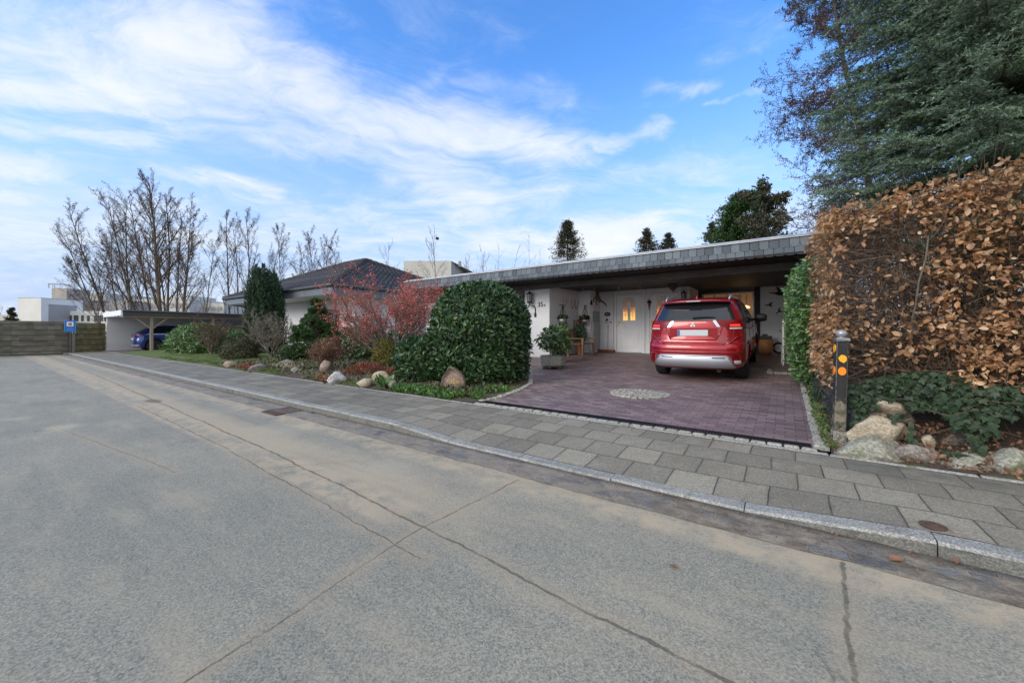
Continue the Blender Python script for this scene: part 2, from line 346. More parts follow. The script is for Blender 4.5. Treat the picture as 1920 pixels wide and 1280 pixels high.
def m_slab():
    m,t=newmat('concrete_slabs'); P=flat(t); s_=t.n('ShaderNodeSeparateXYZ',ins={0:P}); X,Y=s_.outputs[0],s_.outputs[1]
    Pw=t.v('ADD',P,t.v('SCALE',t.v('SUBTRACT',t.noise(P,1.1,4,.6,0,1),(.5,.5,.5)),sc=.055))
    Q=t.v('SUBTRACT',Pw,(.08,3.352-.3475*20,0))
    def br(mo,ms): return t.n('ShaderNodeTexBrick',offset=.5,offset_frequency=2,ins={'Vector':Q,'Scale':1.,'Color1':(.19,.172,.137),'Color2':(.295,.268,.212),'Mortar':(0,0,0),'Mortar Size':mo,'Mortar Smooth':ms,'Bias':0.,'Brick Width':.36,'Row Height':.3475})
    b=br(.0055,.25); b2=br(.03,1.)
    c=b.outputs['Color']
    g=t.m('ADD',t.m('MULTIPLY',t.noise(P,110.,4,.75),.6),t.m('MULTIPLY',t.n('ShaderNodeSeparateColor',ins={0:t.vor(P,140.,'Color')}).outputs[0],.4))
    c=t.mix(1.,c,t.ramp(g,[(.15,(.45,.46,.46)),(.5,(1.,1.,.98)),(.85,(1.7,1.65,1.5))]),'MULTIPLY')
    st=t.noise(P,1.3,7,.65,.5); c=t.mix(t.ss(st,.45,.75,0,.55),c,t.mix(1.,c,(.55,.57,.58),'MULTIPLY'))
    lt=t.noise(P,3.7,7,.7,.3); c=t.mix(t.ss(lt,.55,.75,0,.55),c,(.36,.34,.29))
    br_=t.noise(P,2.1,7,.7,.8); c=t.mix(t.ss(br_,.52,.68,0,.5),c,(.20,.155,.105)); c=t.mix(t.ss(t.noise(P,9.,6,.75),.60,.70,0,.6),c,(.08,.075,.055))
    # mottled darkening towards the back edge on the right
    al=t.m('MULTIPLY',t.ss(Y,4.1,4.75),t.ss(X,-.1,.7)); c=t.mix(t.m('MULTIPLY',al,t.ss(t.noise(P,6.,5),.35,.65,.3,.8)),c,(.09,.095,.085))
    moc=t.mix(t.noise(P,12.,3),(.05,.048,.04),(.13,.115,.085))
    leftf=t.ss(X,-5.2,-3.4,.30,1.)
    jn=t.m('MULTIPLY',t.m('MULTIPLY',b.outputs['Fac'],leftf),t.ss(t.noise(P,5.,4,.7),.32,.5,.25,1.))
    c=t.mix(t.m('MULTIPLY',b2.outputs['Fac'],.28),c,t.mix(1.,c,(.6,.58,.55),'MULTIPLY'))
    c=t.mix(jn,c,moc)
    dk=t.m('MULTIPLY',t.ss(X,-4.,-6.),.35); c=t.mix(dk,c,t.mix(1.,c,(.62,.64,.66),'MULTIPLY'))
    rd=t.v('LENGTH',t.scl(t.v('SUBTRACT',Pw,(.745,3.43,0)),1.,1.6,1)); c=t.mix(t.m('MULTIPLY',t.ss(rd,.07,.22,.6,0.),t.ss(t.noise(P,20.,4),.4,.6)),c,(.2,.13,.085))
    nr=t.bump(t.m('ADD',t.m('MULTIPLY',g,.35),t.m('MULTIPLY',b.outputs['Fac'],-2.)),.6,.004)
    t.out(t.pbsdf(c,.85,nr)); MAT['slab']=m
m_slab()
def m_clinker():
    m,t=newmat('clinker_paving'); P=flat(t); s_=t.n('ShaderNodeSeparateXYZ',ins={0:P}); X,Y=s_.outputs[0],s_.outputs[1]
    Pw=t.v('ADD',P,t.v('SCALE',t.v('SUBTRACT',t.noise(P,2.,3,.5,0,1),(.5,.5,.5)),sc=.012))
    b=t.n('ShaderNodeTexBrick',offset=.5,offset_frequency=2,ins={'Vector':Pw,'Scale':1.,'Color1':(.155,.102,.105),'Color2':(.30,.21,.205),'Mortar':(0,0,0),'Mortar Size':.005,'Mortar Smooth':.3,'Bias':0.,'Brick Width':.2,'Row Height':.098})
    c=b.outputs['Color']
    g=t.noise(P,45.,5,.7); c=t.mix(1.,c,t.ramp(g,[(.25,(.7,.7,.72)),(.7,(1.3,1.28,1.25))]),'MULTIPLY')
    big=t.noise(P,.9,6,.6); c=t.mix(t.ss(big,.4,.75,0,.5),c,(.115,.09,.085))
    lime=t.m('MULTIPLY',t.ss(t.noise(t.scl(P,.6,1.6,1),3.2,7,.75,.4),.50,.66),t.m('ADD',t.m('MULTIPLY',t.ss(X,-2.0,-3.6),.8),.20),clamp=True)
    c=t.mix(t.m('MULTIPLY',lime,t.ss(Y,10.5,8.,.1,.8)),c,(.40,.37,.31))
    c=t.mix(t.m('MULTIPLY',b.outputs['Fac'],.8),c,t.mix(t.noise(P,8.,3),(.035,.028,.026),(.15,.13,.105)))
    nr=t.bump(t.m('ADD',t.m('MULTIPLY',g,.3),t.m('MULTIPLY',b.outputs['Fac'],-1.6)),.5,.004)
    t.out(t.pbsdf(c,.6,nr,Specular_IOR_Level=.5)); MAT['clinker']=m
m_clinker()
def m_gutter():
    m,t=newmat('worn_gutter'); P=flat(t); s_=t.n('ShaderNodeSeparateXYZ',ins={0:P}); X,Y=s_.outputs[0],s_.outputs[1]
    Pw=t.v('ADD',P,t.v('SCALE',t.v('SUBTRACT',t.noise(P,7.,4,.6,0,1),(.5,.5,.5)),sc=.05))
    b=t.n('ShaderNodeTexBrick',offset=.45,ins={'Vector':Pw,'Scale':1.,'Color1':(.085,.088,.095),'Color2':(.20,.20,.20),'Mortar':(0,0,0),'Mortar Size':.012,'Mortar Smooth':.6,'Brick Width':.2,'Row Height':.12})
    g=t.noise(P,70.,5,.75)
    mud=t.ramp(t.noise(t.scl(P,.8,1.2,1),6.,8,.8,.3),[(.33,(.06,.052,.04)),(.47,(.17,.14,.105)),(.58,(.27,.235,.185)),(.7,(.36,.32,.26))]); mud=t.mix(1.,mud,t.ramp(g,[(.25,(.6,.6,.6)),(.7,(1.4,1.38,1.3))]),'MULTIPLY')
    st=t.mix(1.,b.outputs['Color'],t.ramp(g,[(.25,(.6,.6,.6)),(.7,(1.5,1.5,1.5))]),'MULTIPLY')
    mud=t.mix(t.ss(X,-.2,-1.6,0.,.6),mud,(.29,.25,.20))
    f=t.ss(t.noise(t.scl(P,.85,1.2,1),3.5,7,.75,.3),.36,.52); f=t.m('MAXIMUM',f,b.outputs['Fac'])
    c=t.mix(f,st,mud)
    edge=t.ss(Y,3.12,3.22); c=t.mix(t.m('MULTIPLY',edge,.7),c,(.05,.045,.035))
    nr=t.bump(t.m('ADD',t.m('MULTIPLY',g,.6),t.m('MULTIPLY',f,-.8)),.9,.012)
    t.out(t.pbsdf(c,.85,nr)); MAT['gutter']=m
m_gutter()
def m_granite(name,c0,c1,sc=90.,moss=0.):
    m,t=newmat(name); P=t.pos(); g=t.m('ADD',t.m('MULTIPLY',t.noise(P,sc,4,.75),.55),t.m('MULTIPLY',t.n('ShaderNodeSeparateColor',ins={0:t.vor(P,sc*1.3,'Color')}).outputs[0],.45))
    c=t.ramp(g,[(.15,tuple(x*.55 for x in c0)),(.45,c0),(.8,c1)])
    lo=t.noise(P,4.5,6,.65,.4); c=t.mix(t.ss(lo,.4,.7,0,.6),c,t.mix(1.,c,(.6,.58,.54),'MULTIPLY'))
    c=t.mix(t.m('MULTIPLY',t.isl(),.35),c,t.mix(1.,c,(1.35,1.3,1.2),'MULTIPLY'))
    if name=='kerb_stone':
        nz=t.n('ShaderNodeSeparateXYZ',ins={0:t.n('ShaderNodeNewGeometry').outputs['True Normal']}).outputs[2]; c=t.mix(t.m('MULTIPLY',t.ss(nz,.5,.2),t.ss(lo,.25,.6,.85,.45)),c,(.055,.052,.04))  # upright faces darkened: their shade put into the colour, mottled with dirt
    if moss: c=t.mix(t.ss(t.noise(P,6.,6,.7),.62-moss*.25,.75-moss*.2,0,.75),c,(.10,.12,.045))
    nr=t.bump(t.m('ADD',g,t.m('MULTIPLY',lo,2.)),.7,.006)
    t.out(t.pbsdf(c,.8,nr)); MAT[name]=m; return m
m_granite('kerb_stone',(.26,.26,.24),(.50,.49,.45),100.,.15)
m_granite('sett_stone',(.30,.29,.25),(.52,.50,.43),60.,.15)
m_granite('rock_grey',(.17,.165,.15),(.34,.33,.30),45.,.35)
m_granite('rock_tan',(.38,.315,.22),(.56,.49,.38),50.,.0)
m_granite('rock_pink',(.26,.185,.145),(.46,.36,.30),50.,.0)
m_granite('rock_white',(.40,.40,.39),(.66,.66,.64),40.,.1)
m_granite('rock_green',(.24,.235,.185),(.43,.42,.345),40.,.4)
m_granite('rock_brown',(.19,.16,.14),(.36,.31,.275),45.,.2)
m_granite('trough_stone',(.20,.195,.165),(.46,.44,.37),55.,.3)
def m_brickwall(name,col,mort=.004,w=.25,h=.077,st=.5,dirt=.15,onx=False):
    m,t=newmat(name); p=t.pos(); s_=t.n('ShaderNodeSeparateXYZ',ins={0:p}); 
    u=t.m('ADD',s_.outputs[0],s_.outputs[1]); Q=t.n('ShaderNodeCombineXYZ',ins={0:u,1:s_.outputs[2],2:0.}).outputs[0]
    b=t.n('ShaderNodeTexBrick',offset=.5,ins={'Vector':Q,'Scale':1.,'Color1':col,'Color2':tuple(x*.95 for x in col),'Mortar':tuple(x*.86 for x in col),'Mortar Size':.006,'Mortar Smooth':.6,'Brick Width':w,'Row Height':h})
    n1=t.noise(p,1.7,6,.6); c=t.mix(t.ss(n1,.5,.8,0,dirt),b.outputs['Color'],tuple(x*.6 for x in (col[0],col[1]*.97,col[2]*.9)))
    c=t.mix(t.ss(s_.outputs[2],.75,.45,0.,.25),c,tuple(x*.6 for x in col))
    nr=t.bump(t.m('ADD',t.m('MULTIPLY',b.outputs['Fac'],-1.),t.m('MULTIPLY',t.noise(p,50.,4),.35)),st,.006)
    t.out(t.pbsdf(c,.75,nr)); MAT[name]=m
m_brickwall('white_brick',(.74,.745,.75))
m_brickwall('white_brick_lifted',(.82,.82,.82),dirt=.12)  # same brick for walls under roofs, colour lightened to make up for shade
def m_planks(name,cols,vert=False,pitch=.13,rough=.8):
    m,t=newmat(name); p=t.pos(); s_=t.n('ShaderNodeSeparateXYZ',ins={0:p}); z=s_.outputs[2]
    g=t.noise(t.scl(p,2.,2.,26.),2.2,6,.7,.4); i=t.isl()
    c=t.ramp(t.m('ADD',t.m('MULTIPLY',g,.75),t.m('MULTIPLY',i,.25)),[(.25,cols[0]),(.5,cols[1]),(.75,cols[2])])
    c=t.mix(t.ss(t.noise(p,1.4,5,.6),.45,.7,0,.6),c,cols[3])
    t.out(t.pbsdf(c,rough,t.bump(g,.4,.004))); MAT[name]=m
m_planks('fence_wood',[(.06,.052,.04),(.135,.12,.092),(.23,.205,.155),(.09,.088,.05)])
m_planks('fence_green_wood',[(.08,.075,.04),(.18,.165,.085),(.28,.25,.14),(.12,.13,.05)])
m_planks('beam_wood',[(.06,.058,.055),(.12,.116,.108),(.24,.23,.21),(.075,.073,.07)])
m_planks('pale_wood',[(.16,.13,.09),(.28,.23,.16),(.38,.31,.22),(.2,.17,.12)])
m_planks('teak_wood',[(.10,.055,.03),(.20,.115,.06),(.30,.19,.11),(.15,.10,.06)])
m_planks('bark',[(.045,.035,.027),(.10,.082,.062),(.17,.145,.11),(.09,.09,.06)])
simple('bark_pale',(.20,.155,.115),.9,var=.35,scale=12)
simple('twig_brown',(.13,.088,.062),.9,var=.3,scale=6)
simple('twig_grey',(.17,.145,.12),.9,var=.3,scale=6)
simple('twig_red',(.14,.085,.065),.9,var=.3,scale=6)
simple('bud_dark',(.10,.066,.045),.9,var=.3,scale=6)
simple('black_paint',(.012,.012,.013),.6)
simple('tar_black',(.02,.02,.021),.8,var=.3,scale=4)
simple('dark_iron',(.022,.022,.024),.45,metal=.6)
simple('dark_plinth',(.07,.075,.085),.7,var=.2)
simple('panel_grey',(.15,.17,.20),.45,var=.15,scale=3.,bump=.1)
simple('capping_grey',(.52,.51,.49),.6,var=.2,scale=3.)
simple('white_paint',(.83,.84,.84),.45,var=.04,scale=5.)
simple('white_trim',(.62,.63,.62),.5)
simple('grey_metal',(.34,.35,.35),.4,metal=.5,var=.1)
simple('galv_metal',(.42,.43,.44),.35,metal=.8,var=.15)
simple('terracotta',(.26,.10,.055),.8,var=.2,scale=20.)
simple('brass',(.55,.40,.15),.3,metal=1.)
simple('cabinet_grey',(.42,.44,.45),.5,var=.05)
simple('bone',(.42,.34,.22),.7,var=.3,scale=30.)
simple('rust',(.095,.058,.04),.85,var=.4,scale=40.,bump=.4)
simple('soil',(.075,.055,.038),.95,var=.4,scale=9.,bump=.8,bscale=40.)
simple('rubber',(.016,.016,.017),.75)
simple('chrome',(.62,.63,.65),.16,metal=1.)
simple('silver_paint',(.52,.54,.57),.32,metal=.65)
simple('alu',(.55,.56,.58),.3,metal=.9)
simple('orange_reflector',(.95,.26,.01),.35)
simple('yellow_reflector',(.95,.42,.02),.35)
simple('gold_paint',(.62,.44,.10),.5)
simple('sign_blue',(.012,.13,.50),.4)
simple('sign_white',(.80,.82,.82),.4)
simple('blue_glaze',(.02,.04,.13),.2)
simple('curtain',(.50,.47,.42),.9,var=.15,scale=14.)
simple('dark_interior',(.02,.018,.016),.9)
simple('orange_wood',(.42,.19,.06),.6,var=.25,scale=10.)
def m_slate():
    m,t=newmat('slate'); i=t.isl(); p=t.pos(); g=t.noise(p,30.,4,.6)
    c=t.ramp(i,[(0,(.062,.076,.090)),(.5,(.100,.120,.138)),(1,(.150,.172,.190))]); c=t.mix(1.,c,t.ramp(g,[(.3,(.8,.8,.8)),(.7,(1.2,1.2,1.2))]),'MULTIPLY')
    t.out(t.pbsdf(c,.6,t.bump(g,.25,.003),Specular_IOR_Level=.3)); MAT['slate']=m
m_slate()
def m_rooftile():
    m,t=newmat('dark_roof_tile'); p=t.pos(); i=t.isl()
    g=t.noise(p,2.5,5,.6); c=t.ramp(t.m('ADD',t.m('MULTIPLY',i,.5),t.m('MULTIPLY',g,.5)),[(.2,(.030,.028,.03)),(.8,(.075,.068,.066))])
    t.out(t.pbsdf(c,.7)); MAT['roof_tile']=m
m_rooftile()
def m_glass(name,col,rough=.06,spec=.7,metal=0.):
    m,t=newmat(name); t.out(t.pbsdf(col,rough,Specular_IOR_Level=spec,Metallic=metal)); MAT[name]=m
m_glass('window_glass',(.015,.018,.02)); m_glass('car_glass',(.014,.017,.021),.05,.75); m_glass('lamp_red',(.17,.003,.004),.25,.35); m_glass('lamp_clear',(.55,.5,.48),.12)
m_glass('lantern_glass',(.30,.31,.30),.1)
def emis(name,col,st,base=(.3,.2,.1)):
    m,t=newmat(name); t.out(t.pbsdf(base,.25,Emission_Color=col+(1,),Emission_Strength=st)); MAT[name]=m
emis('lamp_glow',(1.,.05,.04),.9,(.5,.01,.01)); emis('warm_lamp',(1.,.66,.28),2.)
def m_stained():
    m,t=newmat('stained_glass'); p=t.pos(); s_=t.n('ShaderNodeSeparateXYZ',ins={0:p})
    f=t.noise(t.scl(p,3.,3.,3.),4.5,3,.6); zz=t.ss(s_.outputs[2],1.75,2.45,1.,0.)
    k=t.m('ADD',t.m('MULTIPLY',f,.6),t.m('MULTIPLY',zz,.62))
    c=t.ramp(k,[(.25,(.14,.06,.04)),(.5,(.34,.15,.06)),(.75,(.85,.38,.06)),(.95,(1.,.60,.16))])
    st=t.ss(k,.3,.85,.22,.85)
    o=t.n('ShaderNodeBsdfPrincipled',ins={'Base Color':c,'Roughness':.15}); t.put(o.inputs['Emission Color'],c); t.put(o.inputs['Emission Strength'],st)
    t.out(o.outputs[0]); MAT['stained']=m
m_stained()
emis('lit_room',(1.,.46,.15),.10,(.10,.05,.03))
def m_paint(name,col,dark):
    m,t=newmat(name); o=t.n('ShaderNodeBsdfPrincipled',ins={'Base Color':col,'Roughness':.28,'Metallic':.35,'Coat Weight':1.,'Coat Roughness':.04})
    t.out(o.outputs[0]); MAT[name]=m
m_paint('red_paint',(.33,.006,.012),0); m_paint('blue_paint',(.010,.045,.22),0)
leafm('laurel_leaf',[(.018,.050,.020),(.032,.080,.028),(.052,.115,.035),(.026,.066,.028),(.12,.16,.045)],.33,.12,spec=.4)
leafm('rhodo_leaf',[(.030,.065,.028),(.06,.105,.04),(.10,.15,.055),(.045,.08,.04)],.35,.15)
leafm('rhodo_leaf_bright',[(.06,.13,.035),(.10,.19,.05),(.15,.24,.07),(.07,.13,.05)],.35,.2)
leafm('beech_leaf',[(.13,.062,.034),(.38,.195,.092),(.54,.315,.165),(.25,.12,.058),(.72,.51,.32),(.42,.185,.072)],.55,.25)
leafm('ivy_leaf',[(.012,.026,.010),(.022,.045,.018),(.045,.072,.034),(.018,.034,.016)],.5,.08,spec=.3)
leafm('spruce_needle',[(.060,.105,.055),(.13,.205,.125),(.26,.35,.24),(.08,.14,.072)],.6,.1)
leafm('yew_needle',[(.014,.042,.022),(.025,.06,.028),(.04,.085,.035)],.6,.12)
leafm('cypress_leaf',[(.022,.06,.016),(.045,.10,.022),(.075,.14,.03)],.6,.12)
leafm('conifer_dark',[(.035,.04,.022),(.06,.065,.035),(.10,.085,.05)],.7,.1)
leafm('red_flower',[(.55,.12,.105),(.70,.19,.155),(.46,.08,.075),(.78,.32,.26)],.6,.25)
leafm('brown_leaf',[(.16,.08,.05),(.24,.12,.07),(.32,.18,.11)],.7,.15)
leafm('heath_leaf',[(.20,.06,.04),(.28,.10,.065),(.15,.06,.035)],.7,.15)
leafm('yellow_leaf',[(.20,.17,.04),(.28,.24,.06),(.13,.13,.04)],.6,.2)
leafm('grass_leaf',[(.06,.12,.03),(.10,.17,.045),(.16,.21,.06),(.20,.18,.09)],.6,.25)
leafm('cover_leaf',[(.05,.12,.03),(.08,.18,.04),(.13,.24,.06)],.5,.2)
leafm('olive_leaf',[(.045,.06,.025),(.07,.08,.035),(.10,.075,.045),(.05,.07,.035)],.6,.12)
leafm('pale_leaf',[(.22,.22,.12),(.30,.28,.18),(.16,.10,.07)],.6,.15)
def m_garden():
    m,t=newmat('garden_soil'); P=t.pos(); s_=t.n('ShaderNodeSeparateXYZ',ins={0:P})
    g=t.noise(P,35.,5,.75); lo=t.noise(P,1.1,6,.65,.3)
    soil=t.ramp(g,[(.25,(.045,.034,.024)),(.6,(.105,.078,.055)),(.8,(.19,.15,.11))])
    moss=t.ramp(g,[(.25,(.05,.075,.018)),(.6,(.12,.155,.04)),(.8,(.20,.22,.07))])
    gl=t.ss(s_.outputs[0],-9.,-17.,.0,.22)
    f=t.ss(t.m('ADD',lo,gl),.48,.60)
    c=t.mix(f,soil,moss); t.out(t.pbsdf(c,.95,t.bump(g,.9,.02))); MAT['garden']=m
m_garden()
def m_ground():
    m,t=newmat('rough_ground'); P=t.pos(); g=t.noise(P,3.,6,.7)
    t.out(t.pbsdf(t.ramp(g,[(.3,(.05,.055,.03)),(.7,(.12,.12,.07))]),.95)); MAT['ground']=m
m_ground()
# ------------------------------------------------------------------ the ground
def struct(o): o['kind']='structure'; return o
mb=MB(); mb.add([(-400,-400,-.06),(400,-400,-.06),(400,700,-.06),(-400,700,-.06)],[(0,1,2,3)]); struct(mb.build('ground',MAT['ground']))
mb=MB(); mb.box(-34.6,-7,-.05,14,3.30,0.); struct(mb.build('road',MAT['road']))
mb=MB()
def gut(u,v):
    x=-34.6+48.6*u; y0=2.86+.035*mnoise.noise((x*1.1,1,0))+.022*mnoise.noise((x*5,2,0)); y=y0+(3.235-y0)*v
    return (x,y,.004+.009*max(0,mnoise.noise((x*6,y*7,3)))*min(1,v*5)+.004*min(1,v*6))
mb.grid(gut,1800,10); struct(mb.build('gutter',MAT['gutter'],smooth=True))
# kerb: individual stones with a dropped stretch at the driveway
mb=MB(); x=-34.4; rs=random.Random(3)
def kz(x):
    if x<-4.15: return .10
    if x<-3.1: return .10-(x+4.15)/1.05*.072
    if x<-.25: return .028
    if x<.75: return .028+(x+.25)/1.0*.072
    return .10
while x<13:
    L=1.0 if x<-4.2 or x>.8 else .98
    L*=rs.uniform(.97,1.03); x1=x+L-.006; j=rs.uniform(-.004,.004)
    n=6; fr=3.215+j; bk=3.348+j
    for i in range(n):
        a=x+(x1-x)*i/n; b=x+(x1-x)*(i+1)/n; za,zb=kz(a)+j*.3,kz(b)+j*.3
        c=.018
        vs=[(a,fr,-.05),(b,fr,-.05),(b,fr+.004,zb-c),(a,fr+.004,za-c),(b,fr+c,zb),(a,fr+c,za),(b,bk,zb+.003),(a,bk,za+.003),(b,bk,-.05),(a,bk,-.05)]
        fs=[(0,1,2,3),(3,2,4,5),(5,4,6,7),(7,6,8,9)]
        if i==0: fs.append((0,3,5,7,9))
        if i==n-1: fs.append((1,8,6,4,2))
        mb.add(vs,fs)
    x=x1+.006
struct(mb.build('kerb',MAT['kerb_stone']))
def pz(x,y):
    k=kz(x); f=min(1,max(0,(y-3.35)/.9)); return k*(1-f)+(.115)*f+.002
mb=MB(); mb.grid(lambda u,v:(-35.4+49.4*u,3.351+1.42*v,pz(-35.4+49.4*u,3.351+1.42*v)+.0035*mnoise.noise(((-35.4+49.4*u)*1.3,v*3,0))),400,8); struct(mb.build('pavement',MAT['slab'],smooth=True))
# narrow edging stone behind the pavement
mb=MB(); x=-35.3; rs=random.Random(5)
while x<10:
    L=rs.uniform(.93,1.0); z=.128+rs.uniform(-.003,.004); mb.bbox(x,4.755,-.02,x+L-.012,4.815,z,.008); x+=L
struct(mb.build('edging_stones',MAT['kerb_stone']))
mb=MB(); mb.grid(lambda u,v:(-9.2+9.48*u,4.90+11.4*v,gz(4.90+11.4*v)),10,60); struct(mb.build('driveway',MAT['clinker']))
# setts: front row, right row, left curve, bed corner, one mesh each
def sett(mb,x,y,z,a,w,l,h=.05,rs=random):
    ca,sa=math.cos(a),math.sin(a); t=.012
    w*=rs.uniform(.9,1.04);l*=rs.uniform(.88,1.04);z+=rs.uniform(-.004,.005)
    lo=[(-w/2,-l/2),(w/2,-l/2),(w/2,l/2),(-w/2,l/2)]; hi=[(-w/2+t,-l/2+t),(w/2-t,-l/2+t),(w/2-t,l/2-t),(-w/2+t,l/2-t)]
    lo=[(p+rs.uniform(-.005,.005),q+rs.uniform(-.005,.005)) for p,q in lo]
    vs=[(x+p*ca-q*sa,y+p*sa+q*ca,z-h) for p,q in lo]+[(x+p*ca-q*sa,y+p*sa+q*ca,z-t) for p,q in lo]+[(x+p*ca-q*sa,y+p*sa+q*ca,z) for p,q in hi]
    mb.add(vs,[(0,1,5,4),(1,2,6,5),(2,3,7,6),(3,0,4,7),(4,5,9,8),(5,6,10,9),(6,7,11,10),(7,4,8,11),(8,9,10,11)])
mb=MB(); x=-4.15
while x<.28: sett(mb,x,4.862,.141,0,.135,.078); x+=.145
y=5.0
while y<9.9: sett(mb,.30,y,gz(y)+.025,0,.12,.085); y+=.093
LE=[(-4.20,4.95),(-4.13,5.25),(-4.13,5.55),(-4.2,6.2),(-4.42,6.9),(-4.8,7.5),(-5.3,8.3),(-6.0,9.3),(-6.8,10.2),(-7.5,10.8)]
def LEx(y): return float(np.interp(y,[q[1] for q in LE],[q[0] for q in LE]))
for i in range(len(LE)-1):
    a,b=Vector(LE[i]),Vector(LE[i+1]); L=(b-a).length; n=max(1,int(L/.125))
    for k in range(n):
        p=a+(b-a)*((k+.5)/n); sett(mb,p.x,p.y,gz(p.y)+.03,math.atan2((b-a).y,(b-a).x),.118,.105)
for k in range(6): sett(mb,-.28+k*.13,10.45,gz(10.45)+.05,0,.12,.09)
for k in range(5): sett(mb,-.30,10.55+k*.12,gz(10.5)+.05,0,.09,.11)
struct(mb.build('sett_edging',MAT['sett_stone']))
# garden beds
mb=MB()
def gard(u,v):
    y=4.82+7.2*v; xr=LEx(y)-.05 if y<10.8 else -7.6; x=-31+(xr+31)*u
    e=min(1,(y-4.82)/.5)*min(1,(xr-x)/.4)
    return (x,y,gz(y)+.01+e*(.05+.07*mnoise.noise((x*.9,y*.9,0))+.02*mnoise.noise((x*4,y*4,0))))
mb.grid(gard,300,50); struct(mb.build('garden_bed',MAT['garden'],smooth=True))
mb=MB()
def gardR(u,v):
    y=4.82+6.5*v; x=.37+8*u; r=min(1,max(0,y-5.12)/.6); e=min(1,(x-.37)/.25)
    return (x,y,.12+.26*r*r*e+(gz(y)-.12)+.03*mnoise.noise((x*2.,y*2.,0)))
mb.grid(gardR,70,60); struct(mb.build('hedge_bed',MAT['garden'],smooth=True))
mb=MB(); mb.grid(lambda u,v:(-60+53*u,12.02+25*v,gz(12)+.02),2,2); mb.grid(lambda u,v:(-7+40*u,16.4+25*v,gz(16)-.05),2,2); struct(mb.build('garden_ground',MAT['garden']))
mb=MB(); mb.box(-36.5,4.83,-.02,-30.6,13,.135); struct(mb.build('parking_floor',MAT['clinker']))
mb=MB(); mb.grid(lambda u,v:(-30.2+9*u,8.6+3.2*v,gz(8.6+3.2*v)+.13),2,2); struct(mb.build('path',MAT['clinker']))
# driveway drain
dr=MB(); x=-4.2
dr.box(x,4.905,.10,.22,4.915,.146); dr.box(x,5.035,.10,.22,5.045,.146)
k=0
while x<.2:
    dr.box(x,4.915,.118,x+.014,5.035,.143); x+=.032
dr.box(-4.2,4.971,.119,.22,4.981,.142)
dr.box(-4.2,4.915,.10,.22,5.035,.134,1)
o=thing('channel_drain','long black slotted drain grating across the mouth of the red driveway','drain',(0,0,0))
dr.build('grating',[MAT['dark_iron'],MAT['black_paint']],o)
# round sett inlay in the driveway
cx,cy=-2.13,6.94; mb=MB(); rs=random.Random(2)
for ring in range(6):
    r=.03+ring*.088; n=max(1,int(2*math.pi*r/.095))
    for k in range(n):
        a=2*math.pi*k/n+ring*.4; sett(mb,cx+r*math.cos(a),cy+r*math.sin(a),gz(cy)+.016,a,.084,.088,.03,rs)
o=struct(mb.build('sett_circle',MAT['sett_stone']))
# road gully
o=thing('gully_grate','rusty iron gully grating set in the gutter beside the raised kerb','grate',(-6.72,2.95,0))
g=MB()
for i in range(8): g.box(-.22,-.19+i*.052,-.002,.22,-.165+i*.052,.014)
g.build('bars',MAT['rust'],o)
g=MB(); g.box(-.25,-.22,-.01,-.22,.22,.016); g.box(.22,-.22,-.01,.25,.22,.016); g.box(-.22,-.22,-.01,.22,-.19,.016); g.box(-.22,.19,-.01,.22,.22,.016); g.build('frame',MAT['rust'],o)
g=MB(); g.box(-.219,-.189,-.005,.219,.189,.0052); g.build('pit',MAT['black_paint'],o)
o=thing('access_cover','small rusty oval valve cover sunk in a pavement slab near the kerb','cover',(.745,3.44,pz(.745,3.44)+.003))
g=MB(); g.lathe([(.062,.0),(.062,.006),(.052,.010),(.048,.006),(.02,.006),(.018,.010),(.0001,.010)],k=20); g.build('lid',MAT['rust'],o)
# ------------------------------------------------------------------ flat-roofed house with carport
H=thing('flat_roofed_house','long low white brick bungalow with slate clad flat roof over an open carport','house',(0,0,0))
def part(mb,name,mat,parent=H,**k): return mb.build(name,MAT[mat],parent,**k)
ZC=2.86
m=MB(); m.box(-7.62,11.5,.2,-6.60,11.62,ZC); part(m,'wall','white_brick')
m=MB(); m.prism([(-6.597,11.502),(-6.36,13.298),(-6.46,13.298),(-6.70,11.63)],.2,ZC); part(m,'wall','white_brick_lifted')
m=MB(); m.box(-6.5,13.3,.2,-5.88,13.42,ZC); part(m,'wall','white_brick_lifted')
m=MB(); m.box(-5.98,13.422,.2,-5.86,14.22,ZC); part(m,'wall','white_brick_lifted')
m=MB(); m.box(-5.858,14.1,.2,-5.30,14.22,ZC); part(m,'wall','white_brick_lifted')
m=MB(); m.box(-4.13,14.1,.2,-4.06,14.22,ZC);  part(m,'wall','white_brick_lifted')
m=MB(); m.box(-2.90,14.1,.2,-2.64,14.22,ZC); part(m,'wall','white_brick_lifted')
m=MB(); m.box(-2.76,14.222,.2,-2.642,15.7,ZC); part(m,'wall','white_brick_lifted')
m=MB(); m.box(-.70,15.7,.2,.74,15.82,ZC); part(m,'wall','white_brick_lifted')
m=MB(); m.box(-2.64,15.7,.2,-.86,15.82,1.25); part(m,'wall','white_brick_lifted')
m=MB(); m.box(-12.78,11.5,.2,-11.4,11.62,2.6); m.box(-12.78,11.62,.2,-12.66,19.,2.95); part(m,'wall','white_brick')
m=MB(); m.box(-11.4,11.5,.2,-8.6,11.62,.95); part(m,'wall','white_brick')
m=MB(); m.box(.62,11.4,.2,.74,15.7,ZC); part(m,'wall','white_brick_lifted')
m=MB(); m.box(-.86,15.66,.2,-.70,15.9,ZC); part(m,'post','black_paint')
m=MB(); m.box(-12.6,19,.2,.7,19.1,3.0); part(m,'wall','white_brick')
